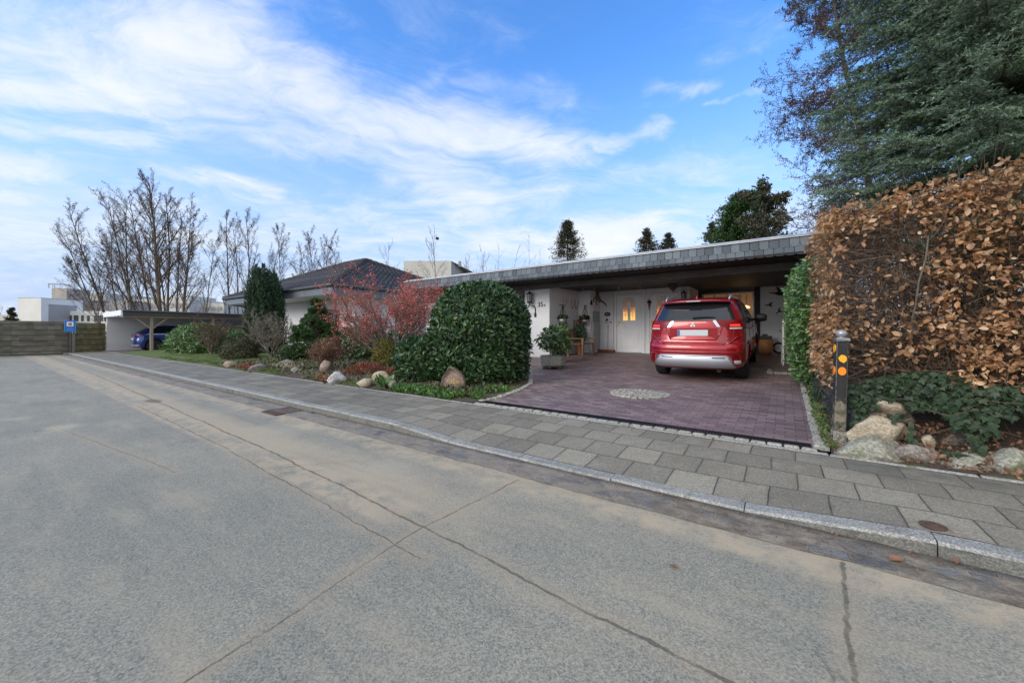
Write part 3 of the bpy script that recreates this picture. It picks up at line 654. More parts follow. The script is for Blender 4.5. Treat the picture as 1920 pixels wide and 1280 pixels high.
# roof: deck, soffit, beam, fascia, capping
m=MB(); m.box(-12.7,10.35,3.32,.46,19.2,3.40); part(m,'roof_deck','tar_black')
m=MB(); m.box(-12.7,10.24,2.985,.46,11.40,3.03); part(m,'soffit','tar_black')
m=MB(); m.box(-12.6,11.66,ZC,.9,19.,ZC+.06); part(m,'ceiling','black_paint')
m=MB(); m.box(-12.66,11.40,2.80,.72,11.48,3.10); m.box(-12.66,11.48,2.86,.72,11.66,3.1); part(m,'beam','beam_wood')
m=MB(); m.box(-12.66,11.42,2.60,-7.62,11.50,2.80); part(m,'beam','beam_wood')
m=MB(); m.add([(-12.78,10.28,2.99),(.48,10.28,2.99),(.48,10.36,3.36),(-12.78,10.36,3.36),(-12.78,10.42,2.99),(.48,10.42,2.99),(.48,10.42,3.36),(-12.78,10.42,3.36)],[(0,1,2,3),(4,0,3,7),(1,5,6,2),(3,2,6,7)]); part(m,'fascia_board','tar_black')
# end fascia on the left side
m=MB(); m.box(-12.80,10.42,2.99,-12.72,19.2,3.36); part(m,'fascia_board','slate')
def slates(mb,x0,x1,rows):
    for (zb,ztop,off) in rows:
        x=x0-off
        while x<x1:
            w=.185; a=max(x,x0); b=min(x+w-.010,x1)
            if b-a>.02:
                r=.055; pts=[(b,ztop),(a,ztop),(a,zb+r),(a+r*.3,zb+r*.35),(a+r,zb),(b,zb)]
                def P(q,th): z=q[1]; yb=10.262+ (z-2.99)/.37*.08; return (q[0],yb-th-(ztop-z)*.05,z)
                n=len(pts); tj=random.uniform(0,.002)
                mb.add([P(q,.006+tj) for q in pts]+[P(q,0) for q in pts],[tuple(range(n))[::-1]]+[(i,(i+1)%n,n+(i+1)%n,n+i) for i in range(n)])
            x+=w
random.seed(4)
m=MB(); slates(m,-12.78,.48,[(2.975,3.185,.0),(3.155,3.365,.09)]); part(m,'slate_cladding','slate')
m=MB(); prof=[(10.30,3.362),(10.315,3.378),(10.50,3.465),(10.60,3.465),(10.6,3.362)]
x=-12.86
while x<.52:
    x1=min(x+2.0,.52); m.prism(prof,x,x1-.006,'x'); x=x1
part(m,'roof_capping','capping_grey')
m=MB(); m.box(-12.88,10.6,3.362,-12.68,19.2,3.46); part(m,'roof_capping','capping_grey')
m=MB(); m.box(.47,10.43,2.99,.55,19.2,3.36); part(m,'fascia_board','slate')
m=MB(); m.box(.44,10.6,3.362,.60,19.2,3.46); part(m,'roof_capping','capping_grey')
# window with curtains left of the brick pier
def window(name,x0,x1,z0,z1,y,fr=.07,bars=(),mat='dark_plinth',pane='window_glass',parent=H,d=.05):
    f=MB(); f.box(x0,y,z0,x0+fr,y+d,z1); f.box(x1-fr,y,z0,x1,y+d,z1); f.box(x0+fr,y,z0,x1-fr,y+d,z0+fr); f.box(x0+fr,y,z1-fr,x1-fr,y+d,z1)
    for b in bars: f.box(b-.02,y,z0+fr,b+.02,y+d,z1-fr)
    w_=f.build('window',MAT[mat],parent)
    p=MB(); p.box(x0+fr,y+d*.5,z0+fr,x1-fr,y+d*.5+.01,z1-fr); p.build('pane',MAT[pane],w_); return w_
wn=window('window',-8.6,-7.64,.45,2.58,11.46,.08,())
cu=MB()
def curt(x0,x1,sg):
    def f(u,v):
        return (x0+(x1-x0)*u*(1-.45*math.sin(v*math.pi*.9)), 11.475-.004+.006*math.sin(u*40),.7+1.8*v)
    cu.grid(f,40,12)
curt(-7.74,-8.02,1); curt(-8.50,-8.22,1)
cu.build('curtain',MAT['curtain'],wn)
window('window',-11.4,-8.6,.96,2.58,11.47,.08,(-10.,))
# front doors
def front_door(x0,x1,side,y=14.1):
    z0=gz(14.1)+.02
    D=MB(); fw=.095
    D.box(x0,y-.03,z0-.02,x0+fw,y+.06,2.86); D.box(x1-fw,y-.03,z0-.02,x1,y+.06,2.86); D.box(x0+fw,y-.03,2.70,x1-fw,y+.06,2.86)
    fr=D.build('door_frame',MAT['white_paint'],H)
    a,b=x0+fw+.008,x1-fw-.008; t=2.69; cxm=(a+b)/2
    d=MB(); d.bbox(a,y-.015,z0,b,y+.03,t,.006)
    # raised mouldings
    def ring(pts,r=.011): d.tube(pts+[pts[0]],r,5)
    hw=.225; zb=z0+1.18; zt=z0+1.78
    def arch(hw,zb,zt,yy,n=12,):
        return [(cxm-hw,yy,zb),(cxm-hw,yy,zt)]+[(cxm-hw*math.cos(math.pi*i/n),yy,zt+hw*math.sin(math.pi*i/n)) for i in range(1,n)]+[(cxm+hw,yy,zt),(cxm+hw,yy,zb)]
    ring(arch(hw+.02,zb-.02,zt,y-.018),.014)
    ring([(a+.11,y-.016,z0+.17),(b-.11,y-.016,z0+.17),(b-.11,y-.016,z0+.85),(a+.11,y-.016,z0+.85)])
    ring([(a+.17,y-.016,z0+.24),(b-.17,y-.016,z0+.24),(b-.17,y-.016,z0+.78),(a+.17,y-.016,z0+.78)],.007)
    dd=d.build('door',MAT['white_paint'],H)
    p=MB(); ar=arch(hw,zb,zt,y-.017); p.add([(q[0],y-.019,q[2]) for q in ar],[tuple(range(len(ar)))]); p.build('stained_pane',MAT['stained'],dd)
    k=MB(); yy=y-.022; tw=.0065
    for zz in (zb+.2,zb+.4,zt-.0): k.tube([(cxm-hw,yy,zz),(cxm+hw,yy,zz)],tw,4)
    for xx in (-.045,.045): k.tube([(cxm+xx,yy,zb),(cxm+xx,yy,zt+.03)],tw,4)
    k.tube([(cxm-.13*math.cos(math.pi*i/10),yy,zt-.02+.13*math.sin(math.pi*i/10)) for i in range(11)],tw,4)
    for xx in (-.13,.13): k.tube([(cxm+xx,yy,zb),(cxm+xx,yy,zt)],tw,4)
    for an in (30,60,90,120,150): k.tube([(cxm+.13*math.cos(rad(an)),yy,zt-.02+.13*math.sin(rad(an))),(cxm+hw*math.cos(rad(an)),yy,zt+hw*math.sin(rad(an)))],tw,4)
    k.box(cxm-.045,yy-.004,zb,cxm+.045,yy+.002,zt+.06)
    k.build('glazing_bar',MAT['white_paint'],dd)
    h=MB(); hx=a+.06 if side<0 else b-.06
    h.bbox(hx-.02,y-.03,z0+.95,hx+.02,y-.014,z0+1.18,.005); h.tube([(hx,y-.03,z0+1.1),(hx,y-.07,z0+1.1),(hx+.1*(-side),y-.07,z0+1.1)],.01,6)
    h.build('handle',MAT['brass'],dd)
    s=MB(); s.bbox(x0+.05,y-.10,z0-.06,x1-.05,y-.031,z0-.012,.006); s.build('doorstep',MAT['cabinet_grey'],H)
front_door(-5.27,-4.13,-1); front_door(-4.05,-2.91,-1)
# lit window at the back of the carport
wn=window('window',-2.50,-.88,1.25,2.72,15.66,.05,(-2.1,-1.7,-1.3),'white_trim','lit_room')
c=MB(); c.box(-2.45,15.672,2.45,-.93,15.682,2.47); c.build('bar',MAT['white_trim'],wn)
o=thing('ceiling_lamp','warm lit round glass lamp hanging behind the white framed carport window','lamp',(-1.18,15.62,2.2))
l=MB(); l.lathe([(.01,.05),(.12,.03),(.2,-.02),(.17,-.06),(.01,-.08)],k=16); l.build('lamp_shade',MAT['warm_lamp'],o,smooth=True)
l=MB(); l.tube([(-.08,0,.05),(-.08,0,.42)],.008,5); l.tube([(.08,0,.05),(.08,0,.42)],.008,5); l.build('hanging_rod',MAT['brass'],o)
# ceiling spots (small)
o=thing('downpipe','thin white downpipe beside the left front door on the back wall','pipe',(-5.52,14.07,0)); mm=MB(); mm.tube([(0,0,.6),(0,0,1.75)],.018,8); mm.build('pipe',MAT['white_trim'],o)
mm=MB(); mm.box(-.03,-.0,1.5,.03,.03,1.53); mm.build('bracket',MAT['dark_iron'],o)
# ------------------------------------------------------------------ neighbour: hipped tiled roof
N=thing('hip_roofed_house','white neighbouring bungalow with dark tiled hipped roof and grey fascia','house')
ex0,ex1,ey0,ey1,ze,zr=-28.3,-15.95,9.,19.,3.36,5.72
rx0,rx1,ry=-23.3,-20.95,14.
m=MB(); 
def tiles(mb,A_,B_,C_,D_,rows,wd):
    # A-B eave, D-C ridge ; courses of tiles as stepped strips with wavy lower edges
    A_,B_,C_,D_=map(Vector,(A_,B_,C_,D_)); nrm=(B_-A_).cross(D_-A_).normalized()
    if nrm.z<0: nrm=-nrm
    for r in range(rows):
        f0,f1=r/rows,(r+1)/rows*1.0+.012
        L0,R0=A_.lerp(D_,f0),B_.lerp(C_,f0); L1,R1=A_.lerp(D_,min(1,f1)),B_.lerp(C_,min(1,f1))
        n=max(2,int((R0-L0).length/wd)*2)
        vs=[];fs=[]
        for i in range(n+1):
            t=i/n; w_=.022*(1 if i%2 else 0)
            vs.append(L0.lerp(R0,t)+nrm*(.045+w_)); vs.append(L1.lerp(R1,t)+nrm*(.012+w_)); vs.append(L0.lerp(R0,t)+nrm*(.005))
        for i in range(n):
            a=i*3;b=a+3; fs+= [(a,b,b+1,a+1),(a+2,b+2,b,a)]
        mb.add(vs,fs)
e0,e1,e2,e3=(ex0,ey0,ze),(ex1,ey0,ze),(ex1,ey1,ze),(ex0,ey1,ze); r0,r1=(rx0,ry,zr),(rx1,ry,zr)
tiles(m,e0,e1,r1,r0,24,.3); tiles(m,e1,e2,r1,r1,24,.3)
m.add([e3,e2,r1,r0],[(0,1,2,3)]); m.add([e0,e3,r0],[(0,1,2)]); 
rf=m.build('roof',MAT['roof_tile'],N)
h=MB(); 
for a,b in ((e1,r1),(e0,r0),(e2,r1),(r0,r1)):
    a,b=Vector(a),Vector(b); n=int((b-a).length/.34)
    for i in range(n):
        p=a.lerp(b,i/n)+Vector((0,0,.07)); q=a.lerp(b,(i+1.05)/n)+Vector((0,0,.05)); h.tube([p,q],[.10,.085],8)
h.build('hip_tile',MAT['roof_tile'],rf)
m=MB(); m.box(ex0+.06,ey0+.06,2.98,ex1-.06,ey0+.10,3.36); m.box(ex0+.06,ey0+.1,2.98,ex0+.10,ey1,3.36); m.box(ex1-.10,ey0+.1,2.98,ex1-.06,ey1,3.36); m.build('fascia_board',MAT['panel_grey'],N)
m=MB(); m.box(ex0+.1,ey0+.1,2.97,ex1-.1,ey1,3.0); m.build('soffit',MAT['white_trim'],N)
def gutter(a,b,parent):
    g=MB(); g.tube([a,b],.065,8); return g.build('rain_gutter',MAT['dark_plinth'],parent)
gutter((ex0-.05,ey0-.01,3.36),(ex1+.05,ey0-.01,3.36),N); gutter((ex1+.02,ey0,3.36),(ex1+.02,ey1,3.36),N); gutter((ex0-.02,ey0,3.36),(ex0-.02,ey1,3.36),N)
m=MB(); m.tube([(ex0+.1,ey0-.01,3.32),(ex0+.14,ey0+.0,3.05),(ex0+.9,ey0+1.2,2.85),(ex0+1.0,ey0+1.42,2.7),(ex0+1.0,ey0+1.42,.2)],.045,8); m.build('downpipe',MAT['dark_plinth'],N)
m=MB(); m.box(-27.3,10.5,.15,-22.4,10.7,2.97); m.build('wall',MAT['white_brick'],N)
m=MB(); m.box(-22.4,10.5,.15,-16.6,10.7,2.97); m.build('wall',MAT['white_brick'],N)
m=MB(); m.box(-16.79,10.702,.15,-16.6,18.2,2.97); m.build('wall',MAT['white_brick'],N)
m=MB(); m.box(-27.3,10.702,.15,-27.1,18.2,2.97); m.build('wall',MAT['white_brick'],N)
m=MB(); m.box(-27.35,10.46,.15,-16.55,10.497,.55); m.build('plinth',MAT['dark_plinth'],N)
window('window',-26.0,-24.8,1.1,2.4,10.44,.08,(),parent=N); window('window',-19.2,-17.9,1.1,2.45,10.44,.08,(-18.5,),parent=N)
# ------------------------------------------------------------------ neighbour carport
K=thing('timber_carport','flat roofed open carport with white side wall and timber posts over the blue car','carport')
m=MB(); m.box(-35.35,4.98,.1,-35.15,12.5,2.28); m.build('wall',MAT['white_brick'],K)
m=MB(); m.box(-35.15,12.3,.1,-30.4,12.5,2.28); m.build('wall',MAT['white_brick_lifted'],K)
m=MB(); m.box(-35.45,4.85,2.26,-30.45,4.93,2.56); m.build('fascia_board',MAT['white_paint'],K)
m=MB(); m.box(-35.45,4.93,2.46,-30.42,12.6,2.54); m.build('roof',MAT['tar_black'],K)
m=MB(); m.box(-30.50,4.93,2.33,-30.42,12.6,2.459); m.build('fascia_board',MAT['dark_plinth'],K)
m=MB(); m.tube([(-30.36,4.9,2.53),(-30.36,12.6,2.50)],.055,8); m.build('rain_gutter',MAT['dark_plinth'],K)
m=MB(); m.box(-30.85,5.0,2.16,-30.68,12.3,2.33); m.build('beam',MAT['pale_wood'],K)
for y in (6.2,9.2,12.1):
    m=MB(); m.bbox(-30.84,y-.07,.1,-30.69,y+.07,2.159,.01); m.build('post',MAT['pale_wood'],K)
for y,s_ in ((6.2,-1),(6.2,1),(9.2,-1)):
    m=MB(); m.tube([(-30.765,y+s_*.07,1.55),(-30.765,y+s_*.72,2.17)],.045,4); m.build('brace',MAT['pale_wood'],K)
# ------------------------------------------------------------------ fences and sign
def plank_fence(name,p0,p1,z0,z1,rows,mat,label,seed):
    fo=thing(name,label,'fence',(p0[0],p0[1],0)); a,b=Vector(p0),Vector(p1); rs=random.Random(seed); d=(b-a); L=d.length; u=d.normalized(); nn=Vector((u.y,-u.x))
    q=MB(); h=(z1-z0)/rows
    nb=max(1,round(L/2.2))
    for s_ in range(nb):
        for r in range(rows):
            zz=z0+r*h; off=.02*(r%2); s0=s_*L/nb+.005; s1=(s_+1)*L/nb-.005
            n=8
            for k in range(n):
                t0=s0+(s1-s0)*k/n; t1=s0+(s1-s0)*(k+1)/n
                w0=rs.uniform(-.006,.006) if k else 0
                A1=u*t0+nn*(.03+off); B1=u*t1+nn*(.03+off); A2=u*t0+nn*(.005+off); B2=u*t1+nn*(.005+off)
                q.add([(A1.x,A1.y,zz+w0),(B1.x,B1.y,zz+w0),(B2.x,B2.y,zz+h*1.05),(A2.x,A2.y,zz+h*1.05),(A1.x-nn.x*.03,A1.y-nn.y*.03,zz+w0),(B1.x-nn.x*.03,B1.y-nn.y*.03,zz+w0)],[(0,1,2,3),(4,5,1,0)])
    q.build('boards',MAT[mat],fo)
    for s_ in range(nb+1):
        pp=u*(s_*L/nb); g=MB(); g.box(pp.x-.05,pp.y-.05,0.0,pp.x+.05,pp.y+.05,z1+.02) if False else g.tube([(pp.x-nn.x*.06,pp.y-nn.y*.06,0),(pp.x-nn.x*.06,pp.y-nn.y*.06,z1)],.06,4); g.build('post',MAT[mat],fo)
    return fo
f1=plank_fence('wooden_fence',(-34.75,-7.),(-34.45,3.3),.10,1.93,12,'fence_wood','long weathered grey board fence closing the end of the road',1)
f2=plank_fence('wooden_fence',(-34.5,3.55),(-35.3,4.92),.10,1.87,11,'fence_green_wood','short mossy green board fence between sign post and white carport wall',2)
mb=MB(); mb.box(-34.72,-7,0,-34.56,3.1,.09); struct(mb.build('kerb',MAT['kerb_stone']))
S=thing('road_sign','small blue information sign with white square on a dark post by the fence','sign',(-34.2,3.35,0),rad(90)-.25)
m=MB(); m.bbox(-.05,-.05,0,.05,.05,1.35,.01); m.build('post',MAT['dark_plinth'],S)
m=MB(); m.bbox(.06,-.04,0,.20,.04,1.25,.01); m.build('post',MAT['fence_wood'],S)
m=MB(); m.bbox(-.23,-.09,1.33,.23,-.06,2.0,.012); bp=m.build('sign_board',MAT['sign_blue'],S)
simple('sign_edge',(.10,.35,.62),.4)
m=MB(); 
for q in ((-.22,1.34,.22,1.355),(-.22,1.975,.22,1.99),(-.22,1.355,-.205,1.975),(.205,1.355,.22,1.975)): m.box(q[0],-.094,q[1],q[2],-.089,q[3])
m.build('sign_border',MAT['sign_edge'],bp)
m=MB(); m.box(-.13,-.096,1.66,.13,-.089,1.91); m.build('white_square',MAT['sign_white'],bp)
m=MB(); m.prism([(-.075,1.71),(.075,1.71),(.075,1.82),(.05,1.86),(-.05,1.86),(-.075,1.82)],-.100,-.095,'y'); m.build('pictogram',MAT['orange_wood'],bp)
m=MB()
for zz,hw in ((1.58,.08),(1.50,.14),(1.46,.14)): m.box(-hw,-.095,zz-.012,hw,-.089,zz+.004)
m.build('lettering_lines',MAT['sign_edge'],bp)
# ------------------------------------------------------------------ cars
class CarShape:
    def __init__(s,T,c=.42,n=3.2,cf=.8,nf=2.5):
        s.T=np.array(T); s.c=c; s.n=n; s.cf=cf; s.nf=nf
    def par(s,z): return [float(np.interp(z,s.T[:,0],s.T[:,i])) for i in (1,2,3)]
    def yr(s,x,z):
        w,r,f=s.par(z); t=min(1,abs(x)/w); return r+s.c*(1-(1-t**s.n)**(1/s.n))
    def yf(s,x,z):
        w,r,f=s.par(z); t=min(1,abs(x)/w); return f-s.cf*(1-(1-t**s.nf)**(1/s.nf))
    def xs(s,y,z):
        w,r,f=s.par(z)
        if y<r+s.c: t=min(1,max(0,(r+s.c-y)/s.c)); return w*(1-t**s.n)**(1/s.n)
        if y>f-s.cf: t=min(1,max(0,(y-f+s.cf)/s.cf)); return w*(1-t**s.nf)**(1/s.nf)
        return w
    def ring(s,z,k=14,m=26):
        w,r,f=s.par(z); P=[]
        for i in range(k*2+1):
            a=math.pi*i/(2*k); co,si=math.cos(a),math.sin(a)
            P.append((math.copysign(abs(co)**(2/s.n),co)*w, r+s.c-s.c*abs(si)**(2/s.n),z))
        # P runs from +w to -w along the rear; then left side forwards
        ya,yb=r+s.c,f-s.cf
        L=[(-w,ya+(yb-ya)*i/m,z) for i in range(1,m)]
        Fr=[]
        for i in range(k*2+1):
            a=math.pi*i/(2*k); co,si=math.cos(a),math.sin(a)
            Fr.append((-math.copysign(abs(co)**(2/s.nf),co)*w, f-s.cf+s.cf*abs(si)**(2/s.nf),z))
        Rr=[(w,yb+(ya-yb)*i/m,z) for i in range(1,m)]
        return P+L+Fr+Rr
def car(name,label,loc,rz,rx,paint,shape,W,suv=True,detail=True):
    C=thing(name,label,'car',loc,rz); C.rotation_euler=(rx,0,rz)
    T=shape.T; zs=list(np.linspace(T[0,0],T[-1,0],46)); zs=sorted(set([round(float(z),4) for z in zs]+[round(float(z),4) for z in T[:,0]]))
    b=MB(); rings=[shape.ring(z) for z in zs]; n=len(rings[0])
    b.add([p for q in rings for p in q],[(i*n+j,(i+1)*n+j,(i+1)*n+(j+1)%n,i*n+(j+1)%n) for i in range(len(rings)-1) for j in range(n)]+[tuple(range(n)),tuple(range((len(rings)-1)*n,len(rings)*n))[::-1]])
    body=b.build('body',[MAT[paint],MAT['black_paint']],C,smooth=True)
    wy=W['y']; wr=W['r']
    cb=MB()
    for y in wy: cb.lathe([(wr+.055,-1.2),(wr+.055,1.2)],(0,y,wr),40,0,'x')
    # keep the middle of the underbody: two short cutters a side
    cb=MB()
    for y in wy:
        for s_ in (-1,1): cb.lathe([(wr+.055,min(s_*.52,s_*1.2)),(wr+.055,max(s_*.52,s_*1.2))],(0,y,wr),40,0,'x')
    cut=cb.build('cut',[MAT['black_paint']]); 
    import bmesh
    bmm=bmesh.new(); bmm.from_mesh(cut.data); bmesh.ops.recalc_face_normals(bmm,faces=bmm.faces); bmm.to_mesh(cut.data); bmm.free()
    bmm=bmesh.new(); bmm.from_mesh(body.data); bmesh.ops.recalc_face_normals(bmm,faces=bmm.faces); bmm.to_mesh(body.data); bmm.free()
    md=body.modifiers.new('b','BOOLEAN'); md.operation='DIFFERENCE'; md.object=cut; md.solver='EXACT'; md.material_mode='TRANSFER'
    C0=C.matrix_world.copy()
    cut.parent=C
    bpy.context.view_layer.update()
    dg=bpy.context.evaluated_depsgraph_get(); me=bpy.data.meshes.new_from_object(body.evaluated_get(dg)); body.modifiers.clear(); body.data=me
    bpy.data.objects.remove(cut)
    def patch(nm,mat,fn,nu=16,nv=8,parent=C,smooth=True):
        g=MB(); g.grid(fn,nu,nv); return g.build(nm,MAT[mat],parent,smooth)
    S=shape
    # rear glass
    g=W['glass']
    def rg(u,v):
        z=g[0]+(g[1]-g[0])*v; hw=g[2]+(g[3]-g[2])*v; x=-hw+2*hw*u; return (x,S.yr(x,z)-.008,z)
    patch('rear_window','car_glass',rg,24,8)
    for s_ in (-1,1):
        q=W['side']
        def sg(u,v):
            z=q[0]+(q[1]-q[0])*v; y0=q[2]+(q[3]-q[2])*v; y1=q[4]+(q[5]-q[4])*v; y=y0+(y1-y0)*u
            return (s_*(S.xs(y,z)+.006),y,z)
        sgm=patch('side_window','car_glass',sg,30,8)
        for yy in W['pil']:
            pil=MB(); pil.grid(lambda u,v:(s_*(S.xs(yy,q[0]+(q[1]-q[0])*v)+.009),yy-.035+.07*u-.12*v*0,q[0]+(q[1]-q[0])*v),1,6)
            pil.build('pillar_trim',MAT['black_paint'],sgm)
        ct=MB(); ct.tube([(s_*(S.xs(q[2]+(q[4]-q[2])*i/10,q[0])+.006),q[2]+(q[4]-q[2])*i/10,q[0]-.012) for i in range(11)],.012,5); ct.build('chrome_strip',MAT['chrome'],sgm)
        # sill and arch trim
        t=MB(); t.grid(lambda u,v:(s_*(S.xs(1.35+1.9*u,.30+.16*v)+.008),1.35+1.9*u,.30+.16*v),10,3); t.build('sill_trim',MAT['black_paint'],C)
        for y in wy:
            a=MB(); pts=[]
            for k in range(17):
                an=math.pi*(k/16)*1.1-.05*math.pi
                yy=y+(wr+.07)*math.cos(an); zz=wr+(wr+.07)*math.sin(an)
                if zz<.3: continue
                pts.append((s_*(S.xs(yy,max(zz,.3))+.004),yy,zz))
            a.tube(pts,.022,5); a.build('arch_trim',MAT[paint] if suv else MAT['black_paint'],C,smooth=True)
            tw=.235; cxw=s_*(W['w']-tw/2-.015)
            wh=MB(); prof=[(wr*.62,-tw/2),(wr*.93,-tw/2),(wr*.985,-tw*.42),(wr,-tw*.3),(wr,tw*.3),(wr*.985,tw*.42),(wr*.93,tw/2),(wr*.62,tw/2)]
            we=MB(); we.lathe([(.05,-.04),(.05,.04)],(cxw,y,wr),10,0,'x'); wo=we.build('wheel',MAT['dark_iron'],C)
            wh.lathe(prof,(cxw,y,wr),36,0,'x'); wh.build('tyre',MAT['rubber'],wo,smooth=True)
            ri=MB(); xo=cxw+s_*(tw/2-.03)
            ri.lathe([(wr*.60,-.02),(wr*.66,0),(wr*.60,.02)],(xo,y,wr),32,0,'x')
            for k in range(5):
                for dd in (-.14,.14):
                    an=2*math.pi*k/5+dd; p0=(xo,y+.04*math.cos(an),wr+.04*math.sin(an)); an2=2*math.pi*k/5+dd*1.25
                    ri.tube([p0,(xo,y+wr*.62*math.cos(an2),wr+wr*.62*math.sin(an2))],[.022,.016],5)
            ri.build('rim',MAT['alu'],wo)
            ds=MB(); ds.lathe([(.15,-.01),(.15,.01)],(xo-s_*.07,y,wr),20,0,'x'); ds.build('brake_disc',MAT['grey_metal'],wo)
        mi=MB(); my=W['mir']; zz=1.16; mx=S.xs(my,zz)
        mi.lathe([(.02,-.125),(.07,-.115),(.092,-.06),(.098,0),(.092,.06),(.07,.115),(.02,.125)],(s_*(mx+.17),my,zz+.03),14,0,'x')
        mo=mi.build('wing_mirror',MAT['black_paint'],C,smooth=True)
        mi=MB(); mi.tube([(s_*(mx-.02),my+.02,zz-.02),(s_*(mx+.1),my+.02,zz)],.03,6); mi.build('mirror_arm',MAT['black_paint'],mo)
        # door seams and handles
        for yy in W['seam']:
            sm=MB(); sm.tube([(s_*(S.xs(yy,z)+.001),yy,z) for z in np.linspace(.4,q[0]-.02,8)],.005,4)
            sm.build('door_gap',MAT['black_paint'],C)
        for yy in W['hand']: hd=MB(); hd.tube([(s_*(S.xs(yy,1.0)+.025),yy,1.0),(s_*(S.xs(yy,1.0)+.025),yy+.2,1.0)],.014,6); hd.build('door_handle',MAT[paint],C,smooth=True)
    # windscreen
    def wsf(u,v):
        z=1.14+(1.58-1.14)*v; hw=.76-.16*v; x=-hw+2*hw*u; return (x,S.yf(x,z)+.006,z)
    patch('windscreen','car_glass',wsf,16,6)
    def rearpatch(nm,mat,pts_top,off=.008,nu=10,nv=3,parent=C,k=None):
        # pts_top: list of (x, ztop, zbot)
        xs_=[p[0] for p in pts_top]; zt=[p[1] for p in pts_top]; zb=[p[2] for p in pts_top]
        def fn(u,v):
            x=xs_[0]+(xs_[-1]-xs_[0])*u; a=np.interp(x,xs_,zt) if xs_[0]<xs_[-1] else 0; b_=np.interp(x,xs_,zb); z=float(b_+(a-b_)*v)
            return (x,S.yr(x,z)-off,z)
        g=MB(); g.grid(fn,nu,nv); return g.build(nm,MAT[mat],parent,True)
    return C,S,patch,rearpatch
T_SUV=[(.26,.78,.16,4.50),(.33,.86,.05,4.60),(.42,.895,.01,4.67),(.60,.90,.0,4.69),(.70,.90,.004,4.68),(.755,.90,.03,4.65),(.80,.898,.085,4.60),(.95,.893,.115,4.45),(1.05,.885,.125,3.95),(1.12,.875,.135,3.55),(1.20,.855,.15,3.35),(1.26,.835,.185,3.22),(1.40,.79,.27,2.98),(1.54,.735,.36,2.70),(1.60,.70,.41,2.5),(1.64,.655,.46,2.3),(1.67,.58,.56,2.1),(1.685,.45,.75,1.8)]
W_SUV=dict(y=(.95,3.62),r=.345,w=.90,glass=(1.235,1.585,.735,.60),side=(1.16,1.535,.62,.80,3.25,2.72),pil=(1.45,2.45),mir=2.72,seam=(1.38,2.42,3.35),hand=(1.5,2.55))
car_x=-1.535; slope=(gz(12.36)-gz(9.69))/2.67
RC,S,patch,rp=car('suv_car','dark red estate SUV parked rear-first under the open carport','_' and (car_x,8.74,gz(9.69)-slope*.95+.002),0,math.atan(slope),'red_paint',CarShape(T_SUV),W_SUV)
RC.scale=(1.04,1.04,1.04); RC.location=(-1.568,8.64,gz(9.63)-slope*.99+.002)
RC['label']='metallic red SUV parked nose-in under the open carport, seen from behind'
# spoiler
sp=MB()
def spf(u,v):
    x=-.64+1.28*u; e=abs(x)/.64; y0=.20+.16*e**3; 
    pr=[(y0+.22,1.590),(y0+.02,1.600),(y0,1.618),(y0+.03,1.636),(y0+.30,1.665),(y0+.62,1.682)][int(round(v*5))]
    return (x,pr[0],pr[1]-.035*e**3)
sp.grid(spf,28,5); so_=sp.build('roof_spoiler',MAT['red_paint'],RC,True)
sp=MB(); sp.grid(lambda u,v:(-.13+.26*u,.196,1.606+.022*v),6,1); sp.build('brake_light',MAT['lamp_clear'],so_)
sp=MB(); sp.grid(lambda u,v:(-.60+1.2*u,S.yr(-.60+1.2*u,1.53+.06*v)-.013,(1.535+.01*abs(u-.5))+.055*v),20,2); sp.build('spoiler_under_strip',MAT['black_paint'],so_)  # black strip along the top of the rear glass, below the spoiler
sp=MB(); sp.lathe([(.035,0),(.025,.02),(.012,.05),(.002,.06)],(0,.62,1.675),10); sp.build('antenna',MAT['red_paint'],RC,True)
for s_ in (-1,1):
    r=MB(); r.tube([(s_*.60,.55,1.64),(s_*.61,.68,1.70),(s_*.62,1.2,1.725),(s_*.62,2.1,1.715),(s_*.61,2.5,1.65)],[.014,.02,.02,.02,.012],8); r.build('roof_rail',MAT['silver_paint'],RC,True)
# wiper
wp=MB(); wp.tube([(0.02,S.yr(0,1.26)-.02,1.262),(.0,S.yr(0,1.29)-.035,1.285),(.25,S.yr(.2,1.30)-.03,1.296),(.40,S.yr(.4,1.29)-.03,1.292)],[.022,.018,.012,.006],6); wp.build('rear_wiper',MAT['rubber'],RC)
